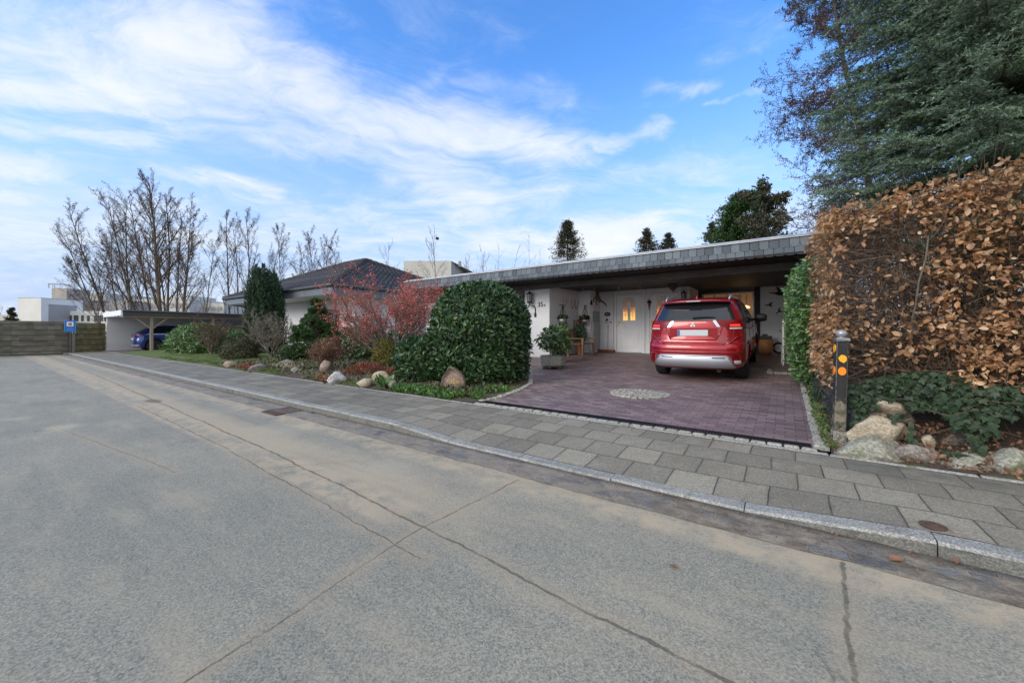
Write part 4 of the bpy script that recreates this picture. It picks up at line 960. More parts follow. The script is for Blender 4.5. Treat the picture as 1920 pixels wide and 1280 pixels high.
# tail lamps: outer cluster wraps round the corner, inner strip on the tailgate
for s_ in (-1,1):
    def f1(u,v):
        a=u; z=1.045+(1.235-1.045)*v; w_,r_,f_=S.par(z)
        # along the superellipse from x=.70 to the side y=.55
        an=rad(64)*(1-u)*.93; co,si=math.cos(an),math.sin(an)
        x=(w_)*abs(co)**(2/S.n); y=r_+S.c-S.c*abs(si)**(2/S.n)
        if u>.8: y+=(u-.8)*.5
        return (s_*(x+.006),y-.008,z)
    tl=patch('tail_light','lamp_red',f1,22,6,smooth=True)
    g=MB(); g.grid(lambda u,v:f1(.10+.5*u,.05+.16*v)[:1]+(f1(.10+.5*u,.05+.16*v)[1]-.004,)+f1(.10+.5*u,.05+.16*v)[2:],10,2); g.build('reversing_lamp',MAT['lamp_clear'],tl)
    g=MB(); g.grid(lambda u,v:f1(.12+.4*u,.32+.22*v)[:1]+(f1(.12+.4*u,.32+.22*v)[1]-.004,)+f1(.12+.4*u,.32+.22*v)[2:],10,2); g.build('lit_strip',MAT['lamp_glow'],tl)
    xs_=(.43,.68)
    def f2(u,v):
        x=.40+.30*u; zt=1.222; zb=1.12-.05*u; z=zb+(zt-zb)*v; x2=x-(1-v)*.0+(v*.0); return (s_*x2,S.yr(x2,z)-.009,z)
    patch('tail_light','lamp_red',f2,10,4,smooth=True)
    # chrome diagonal
    def f3(u,v):
        z=1.10+(1.235-1.10)*v; x=.345+.085*(1-v)+.06*u; return (s_*x,S.yr(x,z)-.015,z)
    patch('chrome_blade','chrome',f3,3,5,smooth=True)
g=MB(); g.grid(lambda u,v:(-.36+.72*u,S.yr(0,1.23)-.014,1.226+.012*v),10,1); g.build('chrome_strip',MAT['chrome'],RC)
# three-diamond badge
g=MB()
def dia(cx_,cz_,ang,L=.036,w_=.0165):
    ca,sa=math.cos(ang),math.sin(ang); pts=[]
    for (a,b_) in ((0,0),(L*.5,w_),(L,0),(L*.5,-w_)): pts.append((cx_+a*ca-b_*sa,cz_+a*sa+b_*ca))
    g.prism(pts,S.yr(0,1.15)-.02,S.yr(0,1.15)-.008,'y')
for an in (90,210,330): dia(0,1.142,rad(an),.056,.0255)
simple('badge_silver',(.80,.80,.80),.3,metal=.2)
g.build('badge',MAT['badge_silver'],RC)
# plate with its recess
g=MB(); g.grid(lambda u,v:(-.44+.88*u,S.yr(0,.95)-.004-.0,(.86+.03*math.cos((u-.5)*6)*0)+.22*v),4,2)
rc_=g.build('plate_recess',MAT['red_paint'],RC)
g=MB()
for (a,b_) in (((-.52,1.085),(-.42,.855)),((.52,1.085),(.42,.855))): g.tube([(a[0],S.yr(a[0],a[1])-.006,a[1]),((a[0]+b_[0])/2,S.yr(.45,.95)-.007,(a[1]+b_[1])/2-.02),(b_[0],S.yr(b_[0],b_[1])-.006,b_[1])],.012,5)
g.tube([(-.42,S.yr(.42,.855)-.006,.855),(0,S.yr(0,.85)-.01,.85),(.42,S.yr(.42,.855)-.006,.855)],.012,5); g.build('recess_edge',MAT['red_paint'],rc_,True)
simple('plate_grey',(.60,.61,.62),.4); simple('plate_blue',(.05,.12,.42),.4)
g=MB(); g.bbox(-.28,S.yr(0,.98)-.028,.925,.28,S.yr(0,.98)-.010,1.045,.004); pl=g.build('licence_plate',MAT['plate_grey'],RC)
g=MB(); g.box(-.276,S.yr(0,.98)-.030,.93,-.235,S.yr(0,.98)-.0282,1.04); g.build('plate_band',MAT['plate_blue'],pl)
for s,x,z,sz in (('MITSUBISHI',-.60,.875,.034),('OUTLANDER',.52,.872,.036),('PHEV',.54,.835,.045)):
    text('lettering',s,sz,(x,S.yr(x,z)-.006,z),(rad(90),0,-.16 if x<0 else .16),MAT['chrome'],RC,.001)
# bumper: shelf line, silver skid plate, reflectors, sensors
def bump_line(z0,x1,drop,r,mat,nm):
    g=MB(); pts=[]
    for i in range(25):
        x=-x1+2*x1*i/24; z=z0-drop*max(0,(abs(x)/x1)-.8)*0; pts.append((x,S.yr(x,z)-.003,z))
    g.tube(pts,r,6); return g.build(nm,MAT[mat],RC,True)
bump_line(.615,.86,0,.016,'red_paint','bumper_ridge')
for s_ in (-1,1):
    g=MB(); pts=[(s_*.56,S.yr(.56,.78)-.004,.765),(s_*.66,S.yr(.66,.80)-.004,.80),(s_*.74,S.yr(.74,.88)-.003,.885),(s_*.80,S.yr(.80,.90)-.003,.905)]; g.tube(pts,.018,6); g.build('bumper_shoulder',MAT['red_paint'],RC,True)
bump_line(.762,.56,0,.012,'red_paint','bumper_edge')
g=MB(); g.grid(lambda u,v:(-.56+1.12*u,S.yr(-.56+1.12*u,.80)-.0065,.776+.012*v),16,1); g.build('tailgate_gap',MAT['black_paint'],RC)
for s_ in (-1,1):
    g=MB(); g.tube([(s_*.715,S.yr(.715,1.225)-.002,1.225),(s_*.715,S.yr(.715,1.06)-.002,1.06),(s_*.70,S.yr(.70,.92)-.001,.92),(s_*.63,S.yr(.63,.80)-.001,.80),(s_*.56,S.yr(.56,.78)-.002,.775)],.006,4); g.build('tailgate_gap',MAT['black_paint'],RC)
def skid(u,v):
    z=.30+.235*v; hw=.74-.10*v-(.02 if v>.8 else 0); x=-hw+2*hw*u; return (x,S.yr(x,z)-.022-.02*math.sin(v*math.pi),z)
patch('skid_plate','silver_paint',skid,26,6)
g=MB(); g.tube([(-.74,S.yr(.74,.36)-.02,.33),(-.655,S.yr(.655,.50)-.03,.52),(-.60,S.yr(.6,.54)-.03,.545),(0,S.yr(0,.55)-.033,.55),(.60,S.yr(.6,.54)-.03,.545),(.655,S.yr(.655,.50)-.03,.52),(.74,S.yr(.74,.36)-.02,.33)],.012,6); g.build('skid_rim',MAT['silver_paint'],RC,True)
for s_ in (-1,1):
    g=MB(); g.grid(lambda u,v:(s_*(.36+.22*u),S.yr(.36+.22*u,.52)-.044,.502+.018*v),5,1); g.build('skid_slot',MAT['black_paint'],RC)
    def fr(u,v):
        z=.385+.195*v; x0=.735-.04*v; x=x0+(.105)*u; return (s_*x,S.yr(x,z)-.010,z)
    rf_=patch('reflector','lamp_red' if s_<0 else 'lamp_red',fr,6,6,smooth=True)
    g=MB(); pts=[fr(0,0),fr(1,0),fr(1,1),fr(0,1),fr(0,0)]; g.tube([(p[0],p[1]-.003,p[2]) for p in pts],.009,5); g.build('chrome_surround',MAT['chrome'],rf_)
    if s_>0:
        g=MB(); g.grid(lambda u,v:(fr(u,.05+.35*v)[0],fr(u,.05+.35*v)[1]-.006,fr(u,.05+.35*v)[2]),5,3); g.build('fog_lamp',MAT['lamp_clear'],rf_)
for x in (-.78,-.35,.28,.78): g=MB(); g.lathe([(.016,-.004),(.016,0)],(x,S.yr(x,.66)-.003,.66),10,0,'y'); g.build('parking_sensor',MAT['red_paint'],RC)
g=MB(); g.box(-.55,1.2,.20,.55,3.2,.27); g.tube([(.45,.2,.24),(.45,.6,.24)],.04,8); g.tube([(-.7,.95,.32),(.7,.95,.32)],.05,6); g.build('underbody',MAT['black_paint'],RC)
# blue neighbour car
T_B=[(.22,.80,.14,4.45),(.30,.88,.03,4.52),(.45,.92,.0,4.58),(.60,.925,.0,4.58),(.70,.925,.02,4.54),(.80,.92,.05,4.40),(.90,.915,.05,4.2),(1.0,.905,.05,3.8),(1.06,.89,.09,3.5),(1.12,.87,.16,3.36),(1.30,.80,.42,2.98),(1.46,.72,.68,2.6),(1.54,.64,.85,2.4),(1.60,.5,1.2,2.1)]
W_B=dict(y=(.86,3.62),r=.365,w=.925,glass=(1.10,1.44,.72,.56),side=(1.08,1.46,.55,1.05,3.25,2.65),pil=(1.45,2.45),mir=2.72,seam=(1.38,2.42,3.3),hand=(1.5,2.55))
BC,S2,patch2,rp2=car('blue_car','dark blue hatchback parked nose-in under the timber carport behind the green bush',(-33.05,5.75,.137),0,0,'blue_paint',CarShape(T_B),W_B,False)
for s_ in (-1,1):
    def f4(u,v):
        z=.93+.085*v; w_,r_,f_=S2.par(z); an=rad(85)*(1-u); co,si=math.cos(an),math.sin(an); return (s_*(w_*abs(co)**(2/S2.n)+.006),r_+S2.c-S2.c*abs(si)**(2/S2.n)-.008,z)
    patch2('tail_light','lamp_red',f4,16,2)
g=MB(); g.grid(lambda u,v:(-.85+1.7*u,S2.yr(-.85+1.7*u,.30+.12*v)-.01,.30+.12*v),14,2); g.build('skid_plate',MAT['silver_paint'],BC,True)
g=MB(); g.bbox(-.26,S2.yr(0,.75)-.02,.70,.26,S2.yr(0,.75)-.004,.81,.004); g.build('licence_plate',MAT['plate_grey'],BC)
# ------------------------------------------------------------------ porch objects
def onwall(px,py,Y): x,d=onY(px,Y); return x,zat(py,d)
def lantern(name,label,x,y,z,s=1.,group=None):
    L=thing(name,label,'lantern',(x,y,z))
    m=MB(); 
    for k in range(6):
        a=math.pi/3*k; r0,r1=.075*s,.095*s; m.tube([(r0*math.cos(a),-.13*s+r0*math.sin(a),-.13*s),(r1*math.cos(a),-.13*s+r1*math.sin(a),.13*s)],.007*s,4)
    m.lathe([(.105*s,.125*s),(.115*s,.135*s),(.105*s,.15*s),(.03*s,.19*s),(.02*s,.22*s),(.012*s,.25*s)],(0,-.13*s,0),12)
    m.lathe([(.03*s,-.19*s),(.09*s,-.15*s),(.09*s,-.13*s)],(0,-.13*s,0),12); m.build('cage',MAT['dark_iron'],L)
    m=MB(); m.lathe([(.068*s,-.128*s),(.087*s,.122*s)],(0,-.13*s,0),12); m.build('lantern_glass',MAT['lantern_glass'],L)
    m=MB(); m.tube([(0,-.13*s,-.19*s),(.02*s,-.13*s,-.24*s),(.06*s,-.10*s,-.27*s),(.13*s,-.05*s,-.27*s),(.15*s,-.02*s,-.33*s),(.15*s,-.01*s,-.52*s)],.016*s,6); m.bbox(.115*s,-.03*s,-.64*s,.185*s,-.004,-.50*s,.006); m.tube([(0,-.13*s,-.22*s),(-.05*s,-.13*s,-.30*s)],.02*s,5); m.build('bracket',MAT['dark_iron'],L)
    return L
x,z=onwall(997,559,11.5); lantern('wall_lantern','black iron lantern with long curved bracket on the white brick pier',x,11.498,z,1.05)
x,z=onwall(1283,556,14.1); lantern('wall_lantern','black iron lantern on the wall right of the second front door, above the red SUV',x,14.098,z,.85)
x,z=onwall(1015,571,11.5); o=thing('house_number','black metal house number 35 e beside the lantern on the white brick pier','sign',(x,11.49,z))
text('number','35',.235,(-.035,0,0),(rad(90),0,0),MAT['dark_iron'],o,.006); text('letter','e',.15,(.135,0,-.02),(rad(90),0,0),MAT['dark_iron'],o,.006)
# hanging planters
def hanger(label,x,y,z,h,bowl,mat,nrm,plant='rhodo_leaf',group=None):
    L=thing('hanging_planter',label,'planter',(x,y,z),nrm,group)
    m=MB(); r=.15
    for k in range(4):
        a=math.pi/2*k+.4; m.tube([(0,-.16,h),(r*math.cos(a),-.16+r*math.sin(a),.02)],.009,4)
    m.tube([(0,-.005,h+.02),(0,-.16,h+.02)],.012,5); m.lathe([(.05,h),(.05,h+.02)],(0,-.16,0),8); m.build('chain',MAT['dark_iron'],L)
    m=MB(); m.lathe([(bowl*.55,-.16),(bowl*.9,-.05),(bowl,.03),(bowl*.92,.03)],(0,-.16,0),18); m.build('bowl',MAT[mat],L,True)
    rs=R(int(abs(x*977))%999); n=160; P=rnd(rs,n)*np.array([bowl*1.05,bowl*1.05,.09])+np.array([0,-.16,.08]); V,Fi=leafmesh(P,rnd(rs,n)+[0,0,.3],rnd(rs,n),rs.uniform(.04,.08,n),T_LAUREL,1.6)
    npmesh('plant',V,Fi,MAT[plant],L)
    return L
hanger('grey bowl of green plants on chains, left one on the porch side wall',-6.52,12.05,1.86-.12,.50,.16,'grey_metal',rad(82))
hanger('white bowl of green plants on chains, at the porch corner near the front door',-6.02,13.28,1.75,.52,.14,'galv_metal',0)
# antlers
def antler(label,x,y,z,rz,s=1.5):
    L=thing('antlers',label,'antlers',(x,y,z),rz)
    m=MB(); m.lathe([(.01,-.0),(.035,-.01),(.03,-.03),(.01,-.04)],(0,0,0),8,0,'y')
    m.build('skull_plate',MAT['bone'],L)
    for q in (-1,1):
        m=MB(); m.tube([(q*.015*s,-.03,.02),(q*.06*s,-.05,.08*s),(q*.07*s,-.06,.16*s),(q*.05*s,-.05,.24*s)],[.014,.012,.009,.003],5); m.tube([(q*.065*s,-.055,.11*s),(q*.10*s,-.10,.17*s)],[.009,.003],4); m.build('antler',MAT['bone'],L)
antler('small pale antlers left on the porch side wall above the hanging bowls',-6.50,12.35,2.22,rad(82)); antler('pale antlers in the middle of the porch side wall',-6.42,12.85,2.2,rad(82)); antler('pale antlers in the inner corner of the porch side wall',-6.40,13.1,2.2,rad(82))
# picture frame, clay figures
o=thing('picture_frame','narrow dark framed picture on the porch side wall behind the potted shrubs','picture',(-6.37,13.0,1.55),rad(82)); m=MB()
for q in ((-.09,-.2,-.07,.2),(.07,-.2,.09,.2),(-.07,-.2,.07,-.18),(-.07,.18,.07,.2)): m.box(q[0],-.02,q[1],q[2],0,q[3])
m.build('frame',MAT['teak_wood'],o); m=MB(); m.box(-.07,-.012,-.18,.07,-.004,.18); m.build('print',MAT['curtain'],o)
def clay(label,x,y,z,s,kind):
    o=thing('clay_figure',label,'figurine',(x,y,z)); m=MB()
    if kind: 
        m.lathe([(.02,-.16),(.06,-.14),(.075,-.06),(.05,.0),(.03,.03),(.05,.06),(.045,.11),(.01,.14)],(0,-.05,0),12); m.tube([(-.04,-.06,0),(-.09,-.08,-.07)],.02,5); m.tube([(.04,-.06,0),(.09,-.08,-.07)],.02,5)
    else:
        m.lathe([(.02,-.1),(.08,-.08),(.10,-.02),(.09,.05),(.06,.07),(.01,.08)],(0,-.06,0),12); m.tube([(-.05,-.1,.05),(-.06,-.1,.10)],.02,5); m.tube([(.05,-.1,.05),(.06,-.1,.10)],.02,5)
    m.build('figure',MAT['terracotta'],o,True)
x,z=onwall(1089,598,13.3); clay('tall terracotta figure hanging on the wall below the porch corner',x,13.29,z,1,1)
x,z=onwall(1101,601,13.3); clay('round terracotta pot-shaped figure below the white hanging bowl',x,13.29,z,1,0)
# dark carved climbing figure
x,z=onwall(1122,563,13.3); o=thing('carved_ornament','dark carved climbing animal ornament hanging under the porch ceiling','ornament',(x+.0,13.35,z+.02)); m=MB()
m.tube([(-.06,0,.22),(-.05,-.03,.12),(.0,-.04,.02),(.06,-.03,-.08)],[.05,.075,.08,.05],8); m.tube([(-.06,-.02,.22),(-.04,-.05,.30)],[.06,.05],8)
m.tube([(.05,-.02,-.02),(.16,-.03,-.08),(.26,-.02,-.16),(.30,0,-.26)],[.04,.035,.025,.015],6); m.tube([(-.03,-.04,.02),(-.10,-.04,-.05),(-.08,-.02,-.2)],[.03,.025,.015],6); m.tube([(-.07,-.02,.14),(-.17,-.04,.06),(-.2,-.03,-.08)],[.03,.02,.015],6)
m.build('figure',MAT['bark'],o,True)
m=MB(); m.tube([(-.3,.0,.0),(-.28,-.05,-.16)],[.03,.05],6); m.build('pendant',MAT['dark_iron'],o)
# meter cabinet with engraved panel above on the recess side wall (faces +x)
o=thing('meter_cabinet','tall pale grey utility cabinet door in the recess left of the front door','cabinet',(-5.86,13.75,gz(13.7)+.10))
m=MB(); m.bbox(0,-.31,0,.035,.31,1.02,.006); d_=m.build('door',MAT['cabinet_grey'],o); m=MB(); m.bbox(.035,-.27,.62,.05,-.24,.66,.003); m.build('handle',MAT['dark_iron'],d_)
o=thing('glass_panel','green tinted square panel above the grey utility cabinet','panel',(-5.86,13.75,gz(13.7)+1.15)); m=MB(); m.bbox(0,-.31,0,.02,.31,.42,.004); simple('panel_green',(.30,.38,.35),.25,var=.25,scale=14.); m.build('panel',MAT['panel_green'],o)
# plaque, knocker, bell, brick step
x,z=onwall(1139,589,14.1); o=thing('oval_plaque','dark oval metal plaque on the wall left of the front door','plaque',(x,14.098,z)); m=MB()
m.prism([(.125*math.cos(a),.085*math.sin(a)) for a in np.linspace(0,2*math.pi,24,endpoint=False)],-.015,0,'y'); m.build('plate',MAT['dark_iron'],o)
m=MB(); 
for zz,hw in ((.03,.06),(0,.08),(-.03,.06)): m.box(-hw,-.018,zz-.005,hw,-.0151,zz+.005)
m.build('lettering_lines',MAT['grey_metal'],o)
x,z=onwall(1138,601,14.1); o=thing('door_knocker','round iron knocker hanging under the oval plaque','knocker',(x,14.098,z)); m=MB(); m.lathe([(.04,-.02),(.05,0)],(0,0,.03),12,0,'y'); m.tube([(.045*math.sin(a),-.03,-.03+.05*math.cos(a)) for a in np.linspace(0,2*math.pi,13)],.010,5); m.build('ring',MAT['dark_iron'],o)
x,z=onwall(1145,604,14.1); o=thing('doorbell','small dark doorbell button left of the front door frame','bell',(x,14.098,z)); m=MB(); m.bbox(-.035,-.015,-.02,.035,0,.02,.004); m.build('plate',MAT['dark_iron'],o)
o=thing('brick_step','low red brick ledge under the downpipe beside the front door','ledge',(-5.56,13.98,gz(14)));m=MB()
for k in range(3): m.bbox(-.34+k*.23,-.1,0,-.12+k*.23,.11,.10,.006)
m.build('bricks',MAT['terracotta'],o)
x,z=onwall(1218,571,14.1); o=thing('cone_wall_basket','slim brown cone basket with dark top hanging between the two front doors','ornament',(x,14.05,z)); m=MB(); m.lathe([(.004,-.2),(.03,-.06),(.055,.06)],(0,0,0),12); m.build('cone',MAT['terracotta'],o,True); m=MB(); m.lathe([(.07,.055),(.085,.08),(.05,.12),(.02,.15),(.01,.19)],(0,0,0),12); m.build('top',MAT['dark_iron'],o,True)
x,z=onwall(1262,538,13.2); o=thing('wicker_heart','brown wicker heart hanging from the carport ceiling above the red SUV','ornament',(x,13.2,z)); m=MB()
pts=[(.15*math.sin(a)**3,.0095*(13*math.cos(a)-5*math.cos(2*a)-2*math.cos(3*a)-math.cos(4*a))) for a in np.linspace(0,2*math.pi,30,endpoint=False)]
m.prism(pts,-.05,.05,'y'); m.build('heart',MAT['bark'],o)
# ceiling spotlights row
for px in (1094,1114,1160,1200): 
    x,z=onwall(px,541,12.5)
    c_=thing('ceiling_hook',{1094:'first pale hook from the left hanging under the carport ceiling',1114:'second pale hook from the left under the carport ceiling',1160:'third pale hook from the left under the carport ceiling',1200:'rightmost pale hook under the carport ceiling, near the wicker heart'}[px],'hook',(x,12.5,z)); m=MB(); m.tube([(0,0,.08),(0,0,.01),(.015,0,-.015),(0,0,-.035),(-.012,0,-.02)],.006,5); m.build('hook',MAT['white_trim'],c_)
# birds on the far wall
def bird(label,px,py,s,ang,goose=False):
    x,z=onwall(px,py,15.7); o=thing('wall_bird',label,'ornament',(x,15.68,z)); m=MB()
    def P(pts): 
        ca,sa=math.cos(ang),math.sin(ang); m.prism([((a*ca-b*sa)*s,(a*sa+b*ca)*s) for a,b in pts],-.02,-.006,'y')
    if goose:
        P([(-.5,.05),(-.44,.09),(-.2,.05),(-.02,.09),(-.05,.25),(-.12,.48),(.08,.28),(.15,.06),(.28,.12),(.46,.30),(.42,.05),(.30,-.12),(.05,-.14),(-.2,-.03)])
    else:
        P([(-.45,.02),(-.30,.10),(-.1,.06),(.1,.28),(.45,.30),(.22,.16),(.12,.0),(.28,-.12),(.16,-.14),(.2,-.34),(-.02,-.08),(-.25,-.05)])
    m.build('silhouette',MAT['black_paint'],o)
bird('large black flying goose silhouette, topmost on the white carport wall',1459,550,.52,.0,True); bird('black swallow silhouette below left of the goose on the carport wall',1443,572,.30,.1); bird('black swallow silhouette lowest on the carport wall beside the hedge',1461,584,.28,.7)
# things by the far wall
zf=gz(15.2)
x,_=onY(1436,15.2); o=thing('wooden_barrel_box','orange wooden box with dark grey lid standing against the white carport wall','box',(x,15.2,zf)); m=MB(); m.lathe([(.15,0),(.20,.15),(.205,.4),(.17,.52)],(0,0,0),14); m.build('barrel',MAT['orange_wood'],o,True); m=MB(); m.bbox(-.15,-.15,.521,.17,.15,.64,.02); m.bbox(-.1,-.1,.64,.05,.1,.70,.01); m.build('lid',MAT['dark_plinth'],o)
x,z=onwall(1460,652,15.6); o=thing('hose_reel','coiled dark garden hose hanging on the white carport wall','hose',(x,15.68,z)); m=MB()
for k in range(5): m.tube([((.13+.008*k)*math.cos(a),-.05-.018*k,(.15+.008*k)*math.sin(a)) for a in np.linspace(0,2*math.pi,19)],.011,5)
m.build('hose',MAT['dark_iron'],o,True); m=MB(); m.tube([(0,0,.02),(0,-.16,.02)],.02,6); m.tube([(0,-.02,-.16),(0,-.02,-.32)],.018,5); m.build('holder',MAT['grey_metal'],o)
# white plant ladder
o=thing('plant_ladder','white wooden plant ladder standing beside the green hedge at the carport','ladder',(.10,11.9,gz(11.9)),rad(8)); 
for s_ in (-1,1):
    m=MB(); m.bbox(s_*.14-.018,-.02,0,s_*.14+.018,.02,1.15,.004); m.build('rail',MAT['white_paint'],o)
    m=MB(); m.tube([(s_*.13,.02,1.1),(s_*.13,.38,0)],.014,4); m.build('back_leg',MAT['white_paint'],o)
for k in range(4):
    m=MB(); m.bbox(-.15,-.03,.16+k*.27,.15,.06,.18+k*.27,.004); m.build('rung',MAT['white_paint'],o)
# bench
o=thing('wooden_bench','weathered slatted wooden bench behind the stone planter by the porch','bench',(-5.72,12.2,gz(12.2)),rad(90)+.12)
def slat(mm,*a): mm.bbox(*a)
m=MB(); 
for k in range(5): m.bbox(-.62,-.24+k*.1,.42,.62,-.165+k*.1,.445,.004)
m.build('seat',MAT['teak_wood'],o)
m=MB()
for k in range(5): m.bbox(-.62,.27,.52+k*.085,.62,.29,.58+k*.085,.004)
m.build('backrest',MAT['teak_wood'],o)
for x_ in (-.6,.6):
    for y_ in (-.23,.28): m=MB(); m.bbox(x_-.03,y_-.03,0,x_+.03,y_+.03,.42 if y_<0 else .98,.005); m.build('leg',MAT['teak_wood'],o)
    m=MB(); m.bbox(x_-.035,-.28,.60,x_+.035,.25,.63,.006); m.bbox(x_-.03,-.26,.42,x_+.03,-.20,.6,.004); m.build('armrest',MAT['teak_wood'],o)
# octagonal trough with rhododendron
pxy=at(1037,683,.36); cx_,cy_=onY(1037,9.35)[0],9.35
o=thing('stone_planter','octagonal exposed aggregate concrete planter in front of the bench','planter',(cx_,cy_,gz(cy_)+.0),rad(22))
m=MB(); m.lathe([(.29,.06),(.345,.10),(.36,.36),(.325,.36),(.30,.31)],(0,0,0),8); m.build('trough',MAT['trough_stone'],o)
m=MB()
for q in ((-.2,-.12),(.2,-.12),(0,.2)): m.bbox(q[0]-.06,q[1]-.06,0,q[0]+.06,q[1]+.06,.06,.006)
m.build('foot',MAT['dark_plinth'],o)
PLX,PLY=cx_,cy_
# ------------------------------------------------------------------ distant buildings
def bbox_at(px0,px1,d,z0,z1,depth,mat,parent,nm='wall'):
    a=atd(px0,HY,d);b=atd(px1,HY,d); ux,uy=cA,sA; fx,fy=-sA,cA
    m=MB(); vs=[]
    for z in (z0,z1):
        for (p,k) in ((a,0),(b,0),(b,depth),(a,depth)): vs.append((p[0]+fx*k,p[1]+fy*k,z))
    m.add(vs,[(3,2,1,0),(4,5,6,7),(0,1,5,4),(1,2,6,5),(2,3,7,6),(3,0,4,7)]); return m.build(nm,MAT[mat],parent)
simple('white_render',(.74,.72,.68),.8,var=.06,scale=.5); simple('grey_render',(.33,.32,.31),.8,var=.1,scale=.5); simple('pale_grey_render',(.55,.53,.49),.8,var=.1,scale=.3); simple('concrete_tower',(.38,.35,.31),.85,var=.2,scale=.8)
def Z(py,d): return zat(py,d)
D=62.
B1=thing('white_tower_block','plain white windowless block standing behind the board fence at far left','building'); bbox_at(33,77,D,-.06,Z(559,D),6,'white_render',B1); bbox_at(77.2,92,D+1,-.06,Z(570,D+1),4,'grey_render',B1); bbox_at(34,76,D+.2,Z(559,D),Z(557.5,D),5,'grey_render',B1,'roof_edge')
B2=thing('factory_building','low white industrial building with strip windows and silo tower behind the fence','building')
bbox_at(92,206,D+4,-.06,Z(583,D+4),8,'white_render',B2)
bbox_at(98,240,D+14,-.06,Z(563,D+14),14,'grey_render',B2)
bbox_at(113,197,D+16,Z(564,D+16),Z(549,D+16),12,'pale_grey_render',B2)
bbox_at(97,125,D+10,-.06,Z(540,D+10),4,'concrete_tower',B2,'silo')
m=MB(); p=atd(111,533,D+13); 
for k in range(9):
    a=k*2*math.pi/9; m.tube([(p[0]+1.4*math.cos(a),p[1]+1.4*math.sin(a),Z(541,D+13)),(p[0]+1.4*math.cos(a),p[1]+1.4*math.sin(a),Z(533,D+13))],.06,4)
m.tube([(p[0]+1.4*math.cos(a),p[1]+1.4*math.sin(a),Z(533,D+13)) for a in np.linspace(0,2*math.pi,14)],.07,4); m.build('railing',MAT['pale_grey_render'],B2)
for px in (131,136,153): 
    m=MB(); p=atd(px,580,D+11); m.tube([(p[0],p[1],3),(p[0],p[1],Z(563 if px>140 else 556,D+11))],.3,8); m.build('flue',MAT['grey_metal'],B2)
bbox_at(140,144,D+17,Z(549,D+17),Z(545,D+17),1,'grey_render',B2,'roof_vent')
for (a,b_) in ((93,109),(122,134),(138,146),(152,156),(163,167),(176,192),(195,203)): bbox_at(a,b_,D+3.9,Z(602,D+3.9),Z(591 if a>110 else 593,D+3.9),.08,'dark_plinth',B2,'window')
for (a,b_) in ((121,128),(147,168)): bbox_at(a,b_,D+13.9,Z(578,D+13.9),Z(570,D+13.9),.08,'black_paint',B2,'window')
bbox_at(97,205,D+13.9,Z(566,D+13.9),Z(564.8,D+13.9),.05,'dark_plinth',B2,'roof_edge')
B3=thing('long_grey_building','long pale building with strip windows seen through the bare tree stems above the carport','building'); D3=80.
bbox_at(232,355,D3,-.06,Z(560,D3),10,'pale_grey_render',B3); bbox_at(290,352,D3+3,Z(560,D3),Z(551,D3),8,'pale_grey_render',B3); bbox_at(355.2,420,D3+4,-.06,Z(566,D3),8,'pale_grey_render',B3)
for k in range(9): bbox_at(236+k*13,246+k*13,D3-.1,Z(577,D3),Z(568,D3),.08,'grey_render',B3,'window')
for k in range(5): bbox_at(358+k*12,367+k*12,D3+3.9,Z(580,D3),Z(573,D3),.08,'grey_render',B3,'window')
B4=thing('concrete_block_building','flat-topped grey concrete building rising behind the bungalow roof','building'); D4=70.
bbox_at(757,846,D4,-.06,Z(489,D4),9,'pale_grey_render',B4)
a=atd(846,HY,D4); b_=atd(884,HY,D4+22); m=MB(); zt0=Z(489,D4); m.add([(a[0]+.02,a[1],-.05),(b_[0],b_[1],-.05),(b_[0],b_[1],zt0-.02),(a[0]+.02,a[1],zt0-.02),(a[0]-8,a[1]+18,-.05),(a[0]-8,a[1]+18,zt0-.02)],[(0,1,2,3),(1,4,5,2),(3,2,5)]); m.build('wall',MAT['concrete_tower'],B4)
for px in (771,804,862): 
    m=MB(); p=atd(px,489,D4+3); m.tube([(p[0],p[1],Z(490,D4)-.5),(p[0],p[1],Z(484,D4))],.3,6); m.build('roof_vent',MAT['grey_render'],B4)
B5=thing('pale_low_building','pale flat building edge behind the small spruce at the far left','building'); bbox_at(-80,31,90.,-.06,Z(590,90.),8,'pale_grey_render',B5)
# ------------------------------------------------------------------ rocks
import bmesh
def rockmesh(seed,sx,sy,sz,rough=.25,flat=.0,sub=4):
    bm=bmesh.new(); bmesh.ops.create_icosphere(bm,subdivisions=sub,radius=1.)
    o=Vector((seed*3.7,seed*1.3,seed*.7)); rs=random.Random(seed)
    pl=[(Vector((rs.uniform(-1,1),rs.uniform(-1,1),rs.uniform(-.5,1))).normalized(),rs.uniform(.50,.80)) for _ in range(11)]
    for v in bm.verts:
        p=v.co.normalized(); r=1.
        for n,d in pl:
            q=p.dot(n)
            if q*r>d: r=min(r,r*.12+.88*d/q)
        r*=1+rough*.5*mnoise.noise(p*1.6+o)+rough*.18*mnoise.noise(p*5+o)+rough*.06*mnoise.noise(p*13+o)
        v.co=Vector((p.x*r*sx,p.y*r*sy,p.z*r*sz))
    me=bpy.data.meshes.new('rock'); bm.to_mesh(me); bm.free(); return me
def rock(label,x,y,z,sx,sy,sz,mat,seed,rz=0,group=None,name='boulder',tilt=0,cat='stone'):
    me=rockmesh(seed,sx,sy,sz,.25 if seed<50 else .08); me.name=name; o=link(name,me,MAT[mat],None,True); o.location=(x,y,z); o.rotation_euler=(tilt,0,rz+A); return tag(o,label,cat,group)
